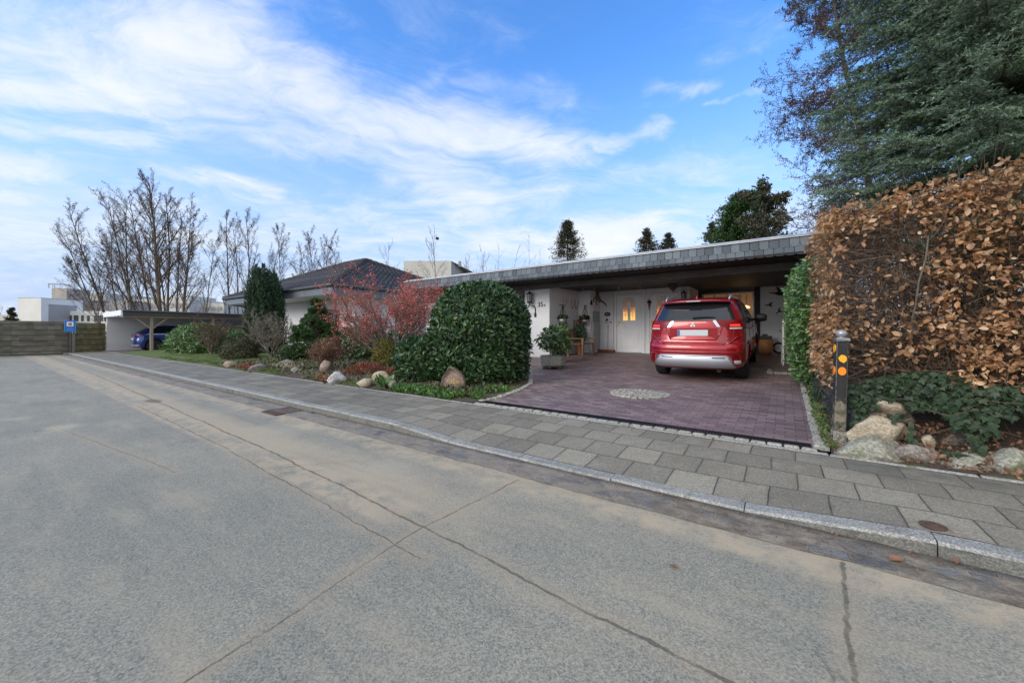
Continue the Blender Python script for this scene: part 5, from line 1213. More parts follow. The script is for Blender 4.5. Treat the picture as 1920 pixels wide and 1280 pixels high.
RK=[ # px,py(base),w,h,mat,label
 (430,687,26,13,'rock_pink','low brown boulder farthest left in the garden bed, on the moss'),
 (483,694,38,16,'rock_grey','wide grey brown boulder second from the left along the garden edge'),
 (536,688,34,16,'rock_grey','rounded grey stone among the pale dead leaves in the middle of the bed'),
 (568,690,24,10,'rock_brown','dark grey stone behind the two small stones near the brown twiggy shrub'),
 (557,699,22,12,'rock_grey','small smooth dark grey stone lying in the grass before the bed middle'),
 (609,699,27,25,'rock_pink','upright reddish brown egg-shaped boulder in the garden bed'),
 (632,715,36,23,'rock_white','pale white-grey rounded boulder, brightest in the garden bed'),
 (683,722,28,17,'rock_tan','small tan angular stone at the bed edge left of the big leafed plant'),
 (712,714,34,22,'rock_tan','mottled beige stone half hidden behind the large leafed rosette plant'),
 (736,727,20,16,'rock_green','small green mossy stone at the foot of the laurel bush'),
 (672,690,28,12,'rock_grey','flat grey stone behind the red heather cushion'),
 (532,675,20,8,'rock_brown','dark low stone beneath the bare grey shrub'),
 (1020,672,22,15,'rock_grey','grey stone lying against the foot of the white brick pier'),
]
for i,(px,py,w_,h_,mt,lb) in enumerate(RK):
    zz=.2 if px<1000 else .38; x,y=at(px,py,zz-.03); d=-x*sA+y*cA; s_=d/F
    rock(lb,x,y,zz-.03+h_*s_*.32,w_*s_*.56,w_*s_*.42,h_*s_*.66,mt,i+11,0)
# number stone
x,y=at(842,735,.15); d=-x*sA+y*cA; s_=d/F
st_=tag(rock('triangular pink brown boulder with gold number 35 e at the laurel bush',x,y+.1,.15+.14,.235,.16,.27,'rock_pink',7,0),None,None)
nb=bpy.data.objects[st_.name]
pr_=[(-.24,-.10),(-.20,.10),(-.06,.30),(.05,.25),(.20,.12),(.235,-.02),(.22,-.16),(-.1,-.18)]
bm=bmesh.new(); 
for z_ in (0,): pass
def stone_fn():
    m=MB(); n=len(pr_); L=[(-.10,.80),(-.15,.97),(-.12,1.),(.04,1.),(.12,.85)]
    m.add([(a*s2,yy,b*s2+(0 if b<0 else 0)) for yy,s2 in L for a,b in pr_],[(i*n+j,i*n+(j+1)%n,(i+1)*n+(j+1)%n,(i+1)*n+j) for i in range(len(L)-1) for j in range(n)]+[tuple(range(n))[::-1],tuple(range((len(L)-1)*n,len(L)*n))])
    return m
tmp=stone_fn().build('boulder',MAT['rock_pink']); md=tmp.modifiers.new('s','SUBSURF'); md.levels=3; md.render_levels=3; md.subdivision_type='CATMULL_CLARK'
tmp.data.attributes.new('crease_edge','FLOAT','EDGE').data.foreach_set('value',[.55]*len(tmp.data.edges))
bpy.context.view_layer.update(); dg=bpy.context.evaluated_depsgraph_get(); m2=bpy.data.meshes.new_from_object(tmp.evaluated_get(dg)); bpy.data.objects.remove(tmp)
for v in m2.vertices: v.co+=Vector((0,1,0))*(.02*mnoise.noise(v.co*6))+v.co*.05*mnoise.noise(v.co*9)
m2.polygons.foreach_set('use_smooth',[True]*len(m2.polygons)); st_.data=m2; st_.location=(x,y+.12,.17+.17)
t_=text('lettering','35e',.115,(.045,-.195,.03),(rad(90),0,0),MAT['gold_paint'],st_,.004)
# retaining stones on the right
RR=[ # px,py centre, w,h, d, mat,label, seed, depth-scale
 (1634,845,118,40,3.72,'rock_green','large flat green-grey base stone right of the black post',31,.9),
 (1653,813,106,42,3.80,'rock_tan','long smooth tan stone lying across the green-grey base stone',32,.6),
 (1672,763,58,25,3.90,'rock_tan','round pale stone on top of the stone pile beside the post',61,1.),
 (1646,784,54,24,3.98,'rock_pink','flat rusty brown stone wedged under the round topmost stone',34,1.),
 (1726,861,100,34,3.58,'rock_brown','flat grey-brown slab stone, middle of the row along the pavement',35,.9),
 (1805,873,92,38,3.45,'rock_green','pale green-grey angular stone right of the slab stone',36,.9),
 (1893,876,92,56,3.30,'rock_green','big mossy green stone at the right edge of the picture',37,1.),
 (1796,826,44,36,3.75,'rock_grey','grey stone half covered by ivy behind the pale green-grey stone',38,1.),
 (1880,834,70,36,3.72,'rock_brown','dark brown stone in the shade behind the big mossy stone',39,1.),
 (1697,786,36,14,3.98,'rock_tan','small tan stone peeking out of the ivy right of the round stone',40,1.),
 (1742,832,22,20,3.65,'rock_tan','small yellowish stone behind the grey-brown slab',41,1.)]
for (px,py,w_,h_,d,mt,lb,sd_,ds) in RR:
    x,y,z=atd(px,py-3,d-.03); s_=d/F; st=1/math.hypot(1,(px-CX)/F); 
    rock(lb,x,y,z,w_*s_*.66*.9,w_*s_*.44*ds,h_*s_*.74,mt,sd_,0,'stones of the low wall under the hedge')
# ------------------------------------------------------------------ post with grey ball cap
x,y=at(1572,838,.13)
PO=thing('driveway_post','weathered black wooden post with grey ball cap and orange reflectors at the driveway','post',(x,y,.11),rad(28)); PO.rotation_euler=(0,rad(1.2),rad(9))
m=MB(); m.bbox(-.055,-.055,0,.055,.055,.19,.006); m.build('concrete_foot',MAT['trough_stone'],PO)
def m_post():
    m_,t=newmat('worn_black_wood'); p=t.n('ShaderNodeTexCoord').outputs['Object']; s_=t.n('ShaderNodeSeparateXYZ',ins={0:p})
    g=t.noise(t.scl(p,30.,30.,3.),1.,6,.7); c=t.ramp(g,[(.3,(.010,.010,.011)),(.66,(.024,.023,.023)),(.85,(.12,.10,.07))])
    wear=t.m('ADD',t.noise(p,11.,6,.75),t.ss(s_.outputs[2],.65,.35,0.,.22)); c=t.mix(t.ss(wear,.62,.76),c,(.21,.175,.125))
    ed=t.m('MAXIMUM',t.m('ABSOLUTE',s_.outputs[0]),t.m('ABSOLUTE',s_.outputs[1])); ex=t.m('MINIMUM',t.m('ABSOLUTE',s_.outputs[0]),t.m('ABSOLUTE',s_.outputs[1]))
    c=t.mix(t.m('MULTIPLY',t.ss(ex,.038,.046),t.ss(t.noise(p,20.,4),.35,.55)),c,(.33,.28,.2))
    c=t.mix(t.m('MULTIPLY',t.ss(s_.outputs[2],.6,.3),t.ss(t.noise(p,9.,5),.45,.6,0,.7)),c,(.05,.06,.025))
    t.out(t.pbsdf(c,.75,t.bump(g,.5,.004))); MAT['post_wood']=m_
m_post()
m=MB(); m.bbox(-.047,-.047,.191,.047,.047,1.10,.008); m.build('shaft',MAT['post_wood'],PO)
m=MB(); m.bbox(-.058,-.058,1.101,.058,.058,1.135,.006); m.lathe([(.02,1.13),(.035,1.14)]+[(.048*math.cos(a),1.178+.042*math.sin(a)) for a in np.linspace(-1.1,1.5,12)],(0,0,0),20); m.build('ball_cap',MAT['grey_metal'],PO,True)
def refl(nm,mat,pts,z,side):
    m=MB()
    if side=='y': m.prism([(a,z+b) for a,b in pts],-.053,-.0475,'y')
    else: m.prism([(a,z+b) for a,b in pts],-.055,-.0475,'x')
    m.build(nm,MAT[mat],PO)
ov=[(.033*math.cos(a),.042*math.sin(a)) for a in np.linspace(0,2*math.pi,14,endpoint=False)]
bl=[(-.034,.012),(-.01,.045),(.018,.04),(.034,.02),(.033,-.012),(.012,-.038),(-.02,-.02)]
for side in ('y','x'): refl('reflector','orange_reflector',ov,.80,side); refl('reflector','yellow_reflector',bl,.92 if side=='y' else 1.02,side)
# low black boards along the driveway
BF=thing('low_board_wall','low black painted board edging along the driveway under the hedge','wall',(0,0,0))
for k,(x0,y0,x1,y1,zt) in enumerate([(.52,5.20,.44,6.9,.62),(.44,6.91,.40,8.7,.66),(.40,8.71,.38,10.4,.70)]):
    m=MB(); n=12
    zb0,zb1=gz(y0)-.03,gz(y1)-.03; zt0,zt1=zt-.12*(k==0),zt
    m.add([(x0,y0,zb0),(x1,y1,zb1),(x1+.03,y1,zt1),(x0+.03,y0,zt0),(x0+.04,y0,zb0),(x1+.04,y1,zb1),(x1+.07,y1,zt1),(x0+.07,y0,zt0)],[(0,1,2,3),(4,7,6,5),(3,2,6,7),(0,3,7,4),(1,5,6,2)]); m.build('board',MAT['black_board'] if 'black_board' in MAT else simple('black_board',(.022,.023,.028),.7,var=.35,scale=9.),BF)
# ------------------------------------------------------------------ plants: generators
def perp(d,rs):
    v=Vector(rs.normal(size=3)); v=v-d*v.dot(d); return v.normalized()
def grow(segs,tips,p,d,L,r,lev,rs,P):
    n=P['n'][lev]; step=L/n; pts=[p.copy()]; dirs=[]
    for i in range(n):
        d=(d+Vector(rs.normal(size=3))*P['wig'][lev]+Vector((0,0,1))*P['up'][lev]).normalized()
        q=p+d*step; r0=r*(1-i/n*(1-P['tap'])); r1=r*(1-(i+1)/n*(1-P['tap']))
        segs.append((p.x,p.y,p.z,q.x,q.y,q.z,r0,r1,lev)); p=q; pts.append(p.copy()); dirs.append(d.copy())
    if lev<P['lev']:
        nc=P['kids'][lev]
        for k in range(nc):
            t=P['from'][lev]+(1-P['from'][lev])*((k+rs.uniform(0,1))/nc); i=min(n-1,int(t*n)); q=pts[i].lerp(pts[i+1],t*n-i)
            dd=dirs[i]; an=rad(P['ang'][lev]*rs.uniform(.7,1.3)); e=(dd*math.cos(an)+perp(dd,rs)*math.sin(an)).normalized()
            grow(segs,tips,q,e,L*P['len'][lev]*rs.uniform(.6,1.2)*(1.15-t*P.get('sh',.6)),max(r*P['rr'][lev]*(1.1-t*.5),P['rmin']),lev+1,rs,P)
    else: tips.append(tuple(p))
    if lev>=P['lev']-1:
        for q in pts[1:]: tips.append(tuple(q))
def treeobj(name,label,cat,segs,tips,matT,matC,leaf=None,group=None,split=1,k=(7,4),loc=(0,0,0),minr=0.):
    o=thing(name,label,cat,loc,0,group); S=np.array(segs)
    a=S[S[:,8]<split]; b=S[S[:,8]>=split]
    V,Fi=frus(a[:,:8],k[0]); npmesh('trunk',V,Fi,MAT[matT],o,True)
    V,Fi=frus(b[:,:8],k[1])
    if leaf is None: npmesh('crown',V,Fi,MAT[matC],o)
    else:
        LV,LF=leaf[0]; quads=Fi; tri=np.concatenate([quads[:,[0,1,2]],quads[:,[0,2,3]]])
        V2,F2=joinVF([(V,tri),(LV,LF)]); mi=np.concatenate([np.zeros(len(tri),int),np.ones(len(LF),int)])
        npmesh('crown',V2,F2,[MAT[matC],MAT[leaf[1]]],o,mi=mi)
    return o
LAT=Vector((cA,sA,0)); FWD=Vector((-sA,cA,0))
ALD=dict(n=(14,9,5,3),wig=(.028,.085,.14,.2),up=(.02,.045,.04,.03),tap=.2,lev=3,kids=(17,12,7),**{'from':(.20,.25,.1)},ang=(27,36,44),len=(.42,.34,.42),rr=(.42,.42,.6),rmin=.006,sh=.85)
def alder(px,topy,d,seed,lean=0.,label='',H0=-.06,dens=1.,cones=True,basepx=None,r=.13):
    rs=R(seed); bx=px if basepx is None else basepx
    x,y,_=atd(bx,HY,d); top=zat(topy,d); xt,yt,_=atd(px,HY,d)
    segs=[];tips=[]; dv_=Vector((xt-x,yt-y,top)); L=dv_.length
    P=dict(ALD); P['kids']=(int(19*max(dens,.8)),12,8); L_=1
    grow(segs,tips,Vector((0,0,0)),dv_.normalized(),L*.91,r*.85,0,rs,P)
    T=np.array(tips); n=len(T); leaf=None
    hi=T[:,2]>top*.5
    if cones:
        Q=T[hi]; Q=Q[rs.uniform(0,1,len(Q))<.5]; Q=Q+rs.normal(size=(len(Q),3))*.05; leaf=(leafmesh(Q,rnd(rs,len(Q)),rnd(rs,len(Q)),rs.uniform(.015,.048,len(Q)),T_QUAD),'bud_dark')
    return treeobj('bare_tree',label,'tree',segs,tips,'bark','twig_brown',leaf,'bare trees behind the carport and neighbouring house',1,(6,3),(x,y,H0))
AL=[(268,318,34,1,262,'tallest bare tree of the left cluster, thick trunk rising above the carport roof',.22,1.5,308),
 (150,372,36,2,0,'leftmost bare tree of the cluster, leaning far out to the left',.12,1.2,215),
 (112,430,35,3,0,'low bare tree at the far left of the cluster, arching left above the factory',.09,1.1,205),
 (212,372,35,4,0,'second tall bare tree from the left, rising over the white carport wall',.13,1.2,255),
 (185,345,37,5,0,'slender bare tree leaning left just left of the tallest tree',.12,1.1,270),
 (318,345,35,6,0,'bare tree directly right of the tallest one with dark seed clusters',.14,1.2,318),
 (240,400,36,7,0,'thin bare tree crossing behind the tallest trunk',.10,.9,285),
 (372,372,36,8,0,'broad topped bare tree at the right side of the left cluster',.13,1.2,335),
 (345,420,34,9,0,'thin bare tree right of the cluster centre',.09,.8,345),
 (392,430,36,10,0,'lower bare tree at the right edge of the left cluster',.08,.7,378),
 (428,378,38,11,0,'tall bare tree standing alone left of the columnar yew',.12,.9,432),
 (478,382,38,12,0,'tall bare tree directly behind the columnar yew',.12,.9,455),
 (505,410,40,13,0,'slim bare tree just right of the yew top',.09,.6,500),
 (532,415,41,14,0,'slim bare tree behind the left slope of the tiled roof',.09,.6,526),
 (548,440,40,18,0,'very thin bare tree between two slim trees above the tiled roof',.07,.5,548),
 (588,425,42,15,0,'bushy topped bare tree above the middle of the tiled roof',.10,1.2,590),
 (618,432,42,19,0,'forked bare tree right of the bushy topped one',.09,1.0,612),
 (642,448,42,16,0,'last bare tree of the row before the ridge of the tiled roof',.08,.8,630),
 (728,440,44,17,0,'pale thin bare tree behind the red flowering shrub',.07,.8,728),
 (821,418,40,20,0,'bare tree with a bird nest in front of the concrete building',.08,.6,823),
 (884,468,48,21,0,'thin bare tree right of the concrete building',.06,.6,886),
 (908,462,48,22,0,'straight bare tree, highest of those above the middle of the slate roof',.07,.7,908),
 (925,498,48,23,0,'short bare treetop just above the slate roof',.05,.6,926)]
AL+=[(232,335,38.5,41,0,'bare tree tucked just left behind the tallest trunk',.12,1.2,292),
 (292,352,38,42,0,'bare tree tucked just right behind the tallest trunk',.11,1.2,312),
 (170,410,37.5,43,0,'middle height bare tree leaning left between the two leftmost ones',.09,1.1,235),
 (345,372,38.5,44,0,'fine twigged bare tree beside the broad topped one',.10,1.2,328),
 (130,470,34,45,0,'lowest arching bare tree over the white carport wall',.07,1.1,212),
 (200,450,39,46,0,'short bare tree in the middle of the left cluster',.08,1.1,250),
 (452,400,39.5,47,0,'fine bare tree left of the yew, behind the lone tall one',.09,.8,444),
 (605,440,43,48,0,'fine bare tree between the bushy topped and forked trees',.08,.9,600)]
for (px,ty,d,sd_,_,lb,r_,dn,bp) in AL:
    t_=alder(px,ty,d,sd_,label=lb,dens=dn,basepx=bp,r=r_,cones=px<700)
x,y,z=atd(820,447,40); NE=thing('bird_nest','dark twig nest high in the bare tree before the concrete building','nest',(x,y,z)); rs=R(8); q=rnd(rs,90)*np.array([.12,.12,.09]); e=rnd(rs,90)*.10
V,Fi=frus(np.concatenate([q-e,q+e,np.full((90,2),.018)],1),3); npmesh('twigs',V,Fi,MAT['bud_dark'],NE)
# background thicket low behind the carport
rs=R(77); sg=[]
for k in range(60):
    px=rs.uniform(180,470); d=rs.uniform(30,36); x,y,_=atd(px,HY,d); grow(sg,[],Vector((x,y,0)),Vector((rs.normal()*.15,rs.normal()*.15,1)).normalized(),rs.uniform(2.5,5.),.02,1,rs,dict(ALD,kids=(0,5,4),rmin=.008,lev=2))
V,Fi=frus(np.array(sg)[:,:8],3); o=npmesh('thicket',V,Fi,MAT['twig_red']); o['kind']='stuff'; o['label']='mass of reddish bare scrub behind the timber carport'; o['category']='scrub'
# far wood line
rs=R(78); sg=[]
for k in range(90):
    px=rs.uniform(-60,1020) if k<50 else rs.uniform(860,1000); d=rs.uniform(75,110); x,y,_=atd(px,HY,d); h=rs.uniform(5,9) if k<50 else rs.uniform(14,21); grow(sg,[],Vector((x,y,0)),Vector((0,0,1)),h,.09,1,rs,dict(ALD,kids=(0,9,4),rmin=.03,lev=2))
V,Fi=frus(np.array(sg)[:,:8],3); o=npmesh('far_wood',V,Fi,MAT['twig_red']); o['kind']='stuff'; o['label']='faint line of distant bare woodland on the horizon'; o['category']='wood'
# distant conifers
def conifer(px,topy,basey,wpx,d,seed,label,mat='conifer_dark',shape='cone',n=9000,sz=.16,group=None,name='conifer_tree'):
    rs=R(seed); x,y,_=atd(px,HY,d); top=zat(topy,d); w_=wpx*d/F/2; zb=max(.3,zat(basey,d)-1.2); w_*=1.22
    o=thing(name,label,'tree',(x,y,0),0,group)
    m=MB(); m.tube([(0,0,0),(0,0,top*.5),(0,0,top*.98)],[.16,.11,.02],7); m.build('trunk',MAT['bark'],o)
    sz=sz*.8; nb=n//45; t=rs.uniform(0,1,nb)**.8; z=zb+(top-zb)*t; az=rs.uniform(0,2*np.pi,nb)
    prof=(1-t)**.8+.05 if shape=='cone' else np.sqrt(np.clip(1-(t*1.02-.25)**2/.62,0.02,1))
    L=w_*prof*rs.uniform(.35,1.2,nb)*(1+.18*np.sin(az*3+seed))
    s_=rs.uniform(.25,1,(nb,45))**.7
    cx_=np.cos(az)[:,None]*L[:,None]*s_; cy_=np.sin(az)[:,None]*L[:,None]*s_; cz_=z[:,None]+(-.18*s_+.22*s_**2)*L[:,None]*(1 if shape=='cone' else -1.5)
    Pt=np.stack([cx_,cy_,cz_],-1).reshape(-1,3)+rs.normal(size=(nb*45,3))*np.array([.09,.09,.06])*w_*.7
    Dn=np.repeat(np.stack([np.cos(az),np.sin(az),np.full(nb,.1)],1),45,0)+rs.normal(size=(nb*45,3))*.6
    V,Fi=leafmesh(Pt,Dn,rnd(rs,len(Pt))+[0,0,.8],rs.uniform(.6,1.3,len(Pt))*sz,T_QUAD,.45); npmesh('crown',V,Fi,MAT[mat],o); return o
conifer(1064,416,492,74,32,1,'lone dark conical spruce rising behind the bungalow roof',n=14000,sz=.13)
conifer(1213,430,470,46,38,2,'left one of two dark treetops peeking over the middle of the slate roof',n=7000,sz=.15,group='pair of treetops behind the roof')
conifer(1253,438,468,44,38,3,'right one of two dark treetops peeking over the middle of the slate roof',n=6000,sz=.15)
conifer(1334,418,452,36,34,4,'small dark conifer tip left of the big thuja above the roof',n=5000,sz=.14)
conifer(1398,362,450,92,26,5,'broad green thuja towering over the right end of the roof','cypress_leaf','round',n=26000,sz=.14,name='thuja_tree')
conifer(1370,392,450,50,25.5,6,'lower left shoulder thuja beside the broad one','cypress_leaf','round',n=9000,sz=.14,name='thuja_tree')
conifer(22,577,612,22,46,7,'small dark spruce peeking over the board fence at the far left',n=4000,sz=.2)
# brown bare tree beside the thuja
def bare(px,basey_z,topy,d,seed,label,P,mat='twig_red',r=.09,name='bare_tree',leafm_=None,lsz=.05,rep=1,lean=(0,0,0),stems=1,H=None,tr='bark',group=None,kk=(7,3)):
    rs=R(seed); x,y,_=atd(px,HY,d); segs=[];tips=[]; h=(zat(topy,d)-basey_z) if H is None else H
    for s_ in range(stems):
        dr_=Vector(lean)+Vector((rs.normal(),rs.normal(),0))*P.get('fan',.0)+Vector((0,0,1)); p0=Vector((rs.normal()*.04,rs.normal()*.04,0)) if stems>1 else Vector((0,0,0))
        grow(segs,tips,p0,dr_.normalized(),h*(rs.uniform(.8,1.05) if stems>1 else 1),r,0,rs,P)
    leaf=None
    if leafm_:
        T=np.array(tips); T=np.repeat(T,rep,0)+rs.normal(size=(len(T)*rep,3))*lsz*.8; leaf=(leafmesh(T,rnd(rs,len(T)),rnd(rs,len(T)),rs.uniform(.5,1.2,len(T))*lsz,T_QUAD),leafm_)
    return treeobj(name,label,'tree' if h>3 else 'shrub',segs,tips,tr,mat,leaf,group,1,kk,(x,y,basey_z))
PB=dict(n=(12,7,5,4),wig=(.05,.14,.18,.2),up=(.02,.03,.02,.0),tap=.25,lev=3,kids=(30,8,5),**{'from':(.25,.2,.2)},ang=(60,45,45),len=(.30,.42,.45),rr=(.35,.5,.6),rmin=.007,sh=.75)
bare(1452,.5,364,23,31,'brown leafless tree between the thuja and the larch above the roof',PB,leafm_='olive_leaf',lsz=.10,rep=2)
# larch: reddish twigs with small cones
PL=dict(n=(20,9,6,4),wig=(.02,.07,.16,.2),up=(.02,.02,.015,.0),tap=.15,lev=3,kids=(120,26,8),**{'from':(.14,.06,.1)},ang=(88,50,50),len=(.205,.26,.30),rr=(.20,.5,.6),rmin=.0038,sh=.45)
bare(1650,.5,-150,13.8,41,'tall larch without needles, thin reddish twigs with small cones beside the spruce',PL,leafm_='bud_dark',lsz=.030,rep=1,r=.15,name='larch_tree',tr='bark')
# ------------------------------------------------------------------ big blue spruce
def spruce(x,y,Hh,seed):
    rs=R(seed); o=thing('spruce_tree','huge blue-green spruce with drooping sprays towering over the beech hedge','tree',(x,y,.4))
    m=MB(); m.tube([(0,0,0),(0,0,4),(0,0,9),(0,0,Hh)],[.24,.19,.12,.02],10); m.build('trunk',MAT['bark'],o)
    SG=[];ND=[]
    z=2.5
    while z<10.5:
        nb=24 if z<8.8 else 9; a0=rs.uniform(0,6.28)
        for k in range(nb):
            az=a0+2*math.pi*k/nb+rs.uniform(-.25,.25); L=(2.15 if z<8 else 2.0)*rs.uniform(.78,1.15)*(1 if z>3.6 else .85)
            dx,dy=math.cos(az),math.sin(az); lat=Vector((-dy,dx,0)); n=14; prev=None
            zoff=rs.uniform(-.07,.07)
            view=Vector((dx,dy,0)).dot(-FWD)
            if view<-.55: continue
            for i in range(n+1):
                t=i/n; p=Vector((dx*L*t,dy*L*t,z+zoff-.42*L*t*(1-t*.35)*.75+.10*L*t*t))
                if prev is not None: SG.append((*prev,*p,.028*(1-t)+.006,.028*(1-t)+.005))
                if t>.10:
                    for sd in (-1,1):
                        l2=(.60*(1-t)+.20)*rs.uniform(.7,1.2)
                        e=(lat*sd*.8+Vector((dx,dy,0))*.75+Vector((0,0,rs.uniform(-.28,-.05)))).normalized()
                        q=p+e*l2; mid=p.lerp(q,.5)+Vector((0,0,.03)); q=q+Vector((0,0,-.04)); SG.append((*p,*mid,.006,.005)); SG.append((*mid,*q,.005,.003))
                        m2=max(3,int(l2/.075))
                        for j in range(m2+1):
                            u=j/m2; b=p.lerp(mid,u*2) if u<.5 else mid.lerp(q,u*2-1)
                            for s3 in (-1,1):
                                f=(e*.8+lat.cross(Vector((0,0,1))).normalized()*0+(e.cross(Vector((0,0,1)))).normalized()*s3*.75+Vector((0,0,rs.uniform(-.2,.25)))).normalized(); l3=rs.uniform(.08,.17)
                                ND.append((*b,*(b+f*l3)))
                        ND.append((*p,*mid)); ND.append((*mid,*(q+e*.06)))
                if i==n: ND.append((*p,*(p+(p-prev)*1.5)))
                prev=p
        z+=rs.uniform(.34,.44)
    V,Fi=frus(np.array(SG),3); npmesh('branch_work',V,Fi,MAT['bark'],o)
    N_=np.array(ND); print('spruce shoots',len(N_))
    k=11; n=len(N_); a=N_[:,:3];b=N_[:,3:]; d=unit(b-a); t=rs.uniform(0,1,(n,k,1)); P=a[:,None]+(b-a)[:,None]*t
    ref=rnd(rs,n*k).reshape(n,k,3); rr=unit(ref-d[:,None]*np.sum(ref*d[:,None],-1,keepdims=True)); Dn=rr*.8+d[:,None]*.75; Nn=np.cross(Dn,rnd(rs,n*k).reshape(n,k,3))
    V,Fi=leafmesh(P.reshape(-1,3),Dn.reshape(-1,3),Nn.reshape(-1,3),rs.uniform(.040,.062,n*k),T_NEED,.26)
    npmesh('needles',V,Fi,MAT['spruce_needle'],o)
    # plain upper crown out of close view
    nn=16000; t=rs.uniform(0,1,nn); zz=10+(Hh-10)*t; rr_=2.2*(1-t)*np.sqrt(rs.uniform(.05,1,nn)); az=rs.uniform(0,6.28,nn); P=np.stack([rr_*np.cos(az),rr_*np.sin(az),zz-.3*rr_],1)
    V,Fi=leafmesh(P,np.stack([np.cos(az),np.sin(az),np.zeros(nn)],1)+rs.normal(size=(nn,3))*.4,rnd(rs,nn)+[0,0,1],rs.uniform(.1,.25,nn),T_QUAD,.35); npmesh('top_foliage',V,Fi,MAT['spruce_needle'],o)
spruce(2.75,9.6,15,5)
# ------------------------------------------------------------------ bushes
def inside(prof,c,rx,ry,z0,z1,n,rs,shell=.35,lump=.10):
    t=rs.uniform(0,1,n); az=rs.uniform(0,2*np.pi,n); pr=np.interp(t,[p[0] for p in prof],[p[1] for p in prof])
    keep=rs.uniform(0,1,n)<pr/max(p[1] for p in prof)+.1; t=t[keep];az=az[keep];pr=pr[keep];n=len(t)
    f=1-shell*rs.uniform(0,1,n)**1.6
    lm=1+lump*(np.sin(az*3+t*7+c[0])+np.sin(az*5-t*11+c[1])+np.sin(az*9+t*23))/2
    x=np.cos(az)*pr*f*lm*rx; y=np.sin(az)*pr*f*lm*ry; z=z0+(z1-z0)*t
    dp=np.gradient(np.interp(np.linspace(0,1,50),[p[0] for p in prof],[p[1] for p in prof]),1/49.); nz=-np.interp(t,np.linspace(0,1,50),dp)*rx/(z1-z0)
    N_=unit(np.stack([np.cos(az),np.sin(az),np.clip(nz,-.6,3.)],1))
    return np.stack([x,y,z],1),N_
DOME=[(0,.82),(.12,.95),(.35,1.),(.55,.97),(.72,.84),(.85,.64),(.94,.40),(1,.06)]
def bush(name,label,cat,x,y,z0,rx,ry,h,n,mat,size,tmpl=T_LAUREL,wid=1.,prof=DOME,seed=1,shell=.4,lump=.08,droop=.0,out=.55,stems=14,twig='twig_brown',group=None,extra=None,tuft=0.):
    rs=R(seed); o=thing(name,label,cat,(x,y,z0),0,group)
    P,N_=inside(prof,(x,y),rx,ry,.03,h,int(n*1.35),rs,shell,lump)
    if extra is not None:
        ex,ey,erx,ery,eh,en=extra; P2,N2=inside(prof,(ex,ey),erx,ery,.03,eh,int(en*1.35),rs,shell,lump); P=np.concatenate([P,P2+np.array([ex,ey,0])]); N_=np.concatenate([N_,N2])
    if tuft:
        q=P[rs.randint(0,len(P),int(tuft))]; q=q[q[:,2]<h*.85]; nq=rnd(rs,len(q))*.5+np.array([0,0,1.]); kk=9
        P3=(q[:,None]+nq[:,None]*np.linspace(.02,.2,kk)[None,:,None]).reshape(-1,3); P=np.concatenate([P,P3]); N_=np.concatenate([N_,rnd(rs,len(P3))*.8+[0,0,.2]])
    m_=len(P); D=N_*out+rnd(rs,m_)*.75+np.array([0,0,.25-droop]); V,Fi=leafmesh(P,D,N_+rnd(rs,m_)*.55+np.array([0,0,.25]),rs.uniform(.5,1.35,m_)*size,tmpl,wid)
    npmesh('foliage',V,Fi,MAT[mat],o)
    segs=[]
    for k in range(stems):
        a=rs.uniform(0,6.28); f=rs.uniform(.2,.85); e=Vector((math.cos(a)*rx*f,math.sin(a)*ry*f,h*rs.uniform(.5,.85))); p0=Vector((rs.normal()*.06*rx,rs.normal()*.06*rx,-.03)); md=p0.lerp(e,.5)+Vector((rs.normal()*.04,rs.normal()*.04,.06*h))
        segs+= [(*p0,*md,.016*rx+.006,.010*rx+.004),(*md,*e,.010*rx+.004,.004)]
        for q in range(6):
            b=p0.lerp(e,rs.uniform(.3,1)); t_=b+Vector(rnd(rs,1)[0])*rx*.3; segs.append((*b,*t_,.006,.003))
    V,Fi=frus(np.array(segs),4); npmesh('stems',V,Fi,MAT[twig],o)
    return o
bush('laurel_bush','big glossy dark green laurel dome at the left corner of the driveway','shrub',-5.66,6.72,.20,1.12,1.12,2.22,13500,'laurel_leaf',.108,seed=3,shell=.30,lump=.03,prof=[(0,.80),(.12,.93),(.3,1),(.5,1.),(.68,.95),(.82,.80),(.92,.58),(.98,.30),(1,.05)],extra=(-1.05,-.62,.78,.72,1.0,4200),stems=40,tuft=70)
def ong(px,Y,z=.2): x,d=onY(px,Y); return x,Y,d
# hip house side
x,y,d=ong(498,8.2); YW=[(0,.5),(.15,.8),(.5,1.),(.75,.95),(.88,.7),(.95,.35),(1,.02)]
yw=thing('columnar_yew','tall dark green columnar yew with several pointed tips before the tiled roof','tree',(x,y,.22)); rs=R(12); parts=[]
for k in range(11):
    a=k*2.4; f=.0 if k==0 else .52; hh=4.25*(1 if k in(2,5) else rs.uniform(.80,.99)); P,N_=inside([(0,.7),(.4,1.),(.8,.8),(.93,.45),(1,.02)],(k,1),.40,.40,.05,hh,2600,rs,.6,.15); P+=np.array([math.cos(a)*f*.95,math.sin(a)*f*.95,0]); P[:,0:2]*= (1-.15*(P[:,2:3]/4.2)**3)
    parts.append(leafmesh(P,N_*.5+rnd(rs,len(P))*.4+[0,0,1.],N_+rnd(rs,len(P))*.5,rs.uniform(.07,.15,len(P)),T_QUAD,.3))
V,Fi=joinVF(parts); npmesh('foliage',V,Fi,MAT['yew_needle'],yw); m=MB(); m.tube([(0,0,-.1),(0,0,3.4)],[.1,.03],7); m.build('trunk',MAT['bark'],yw)
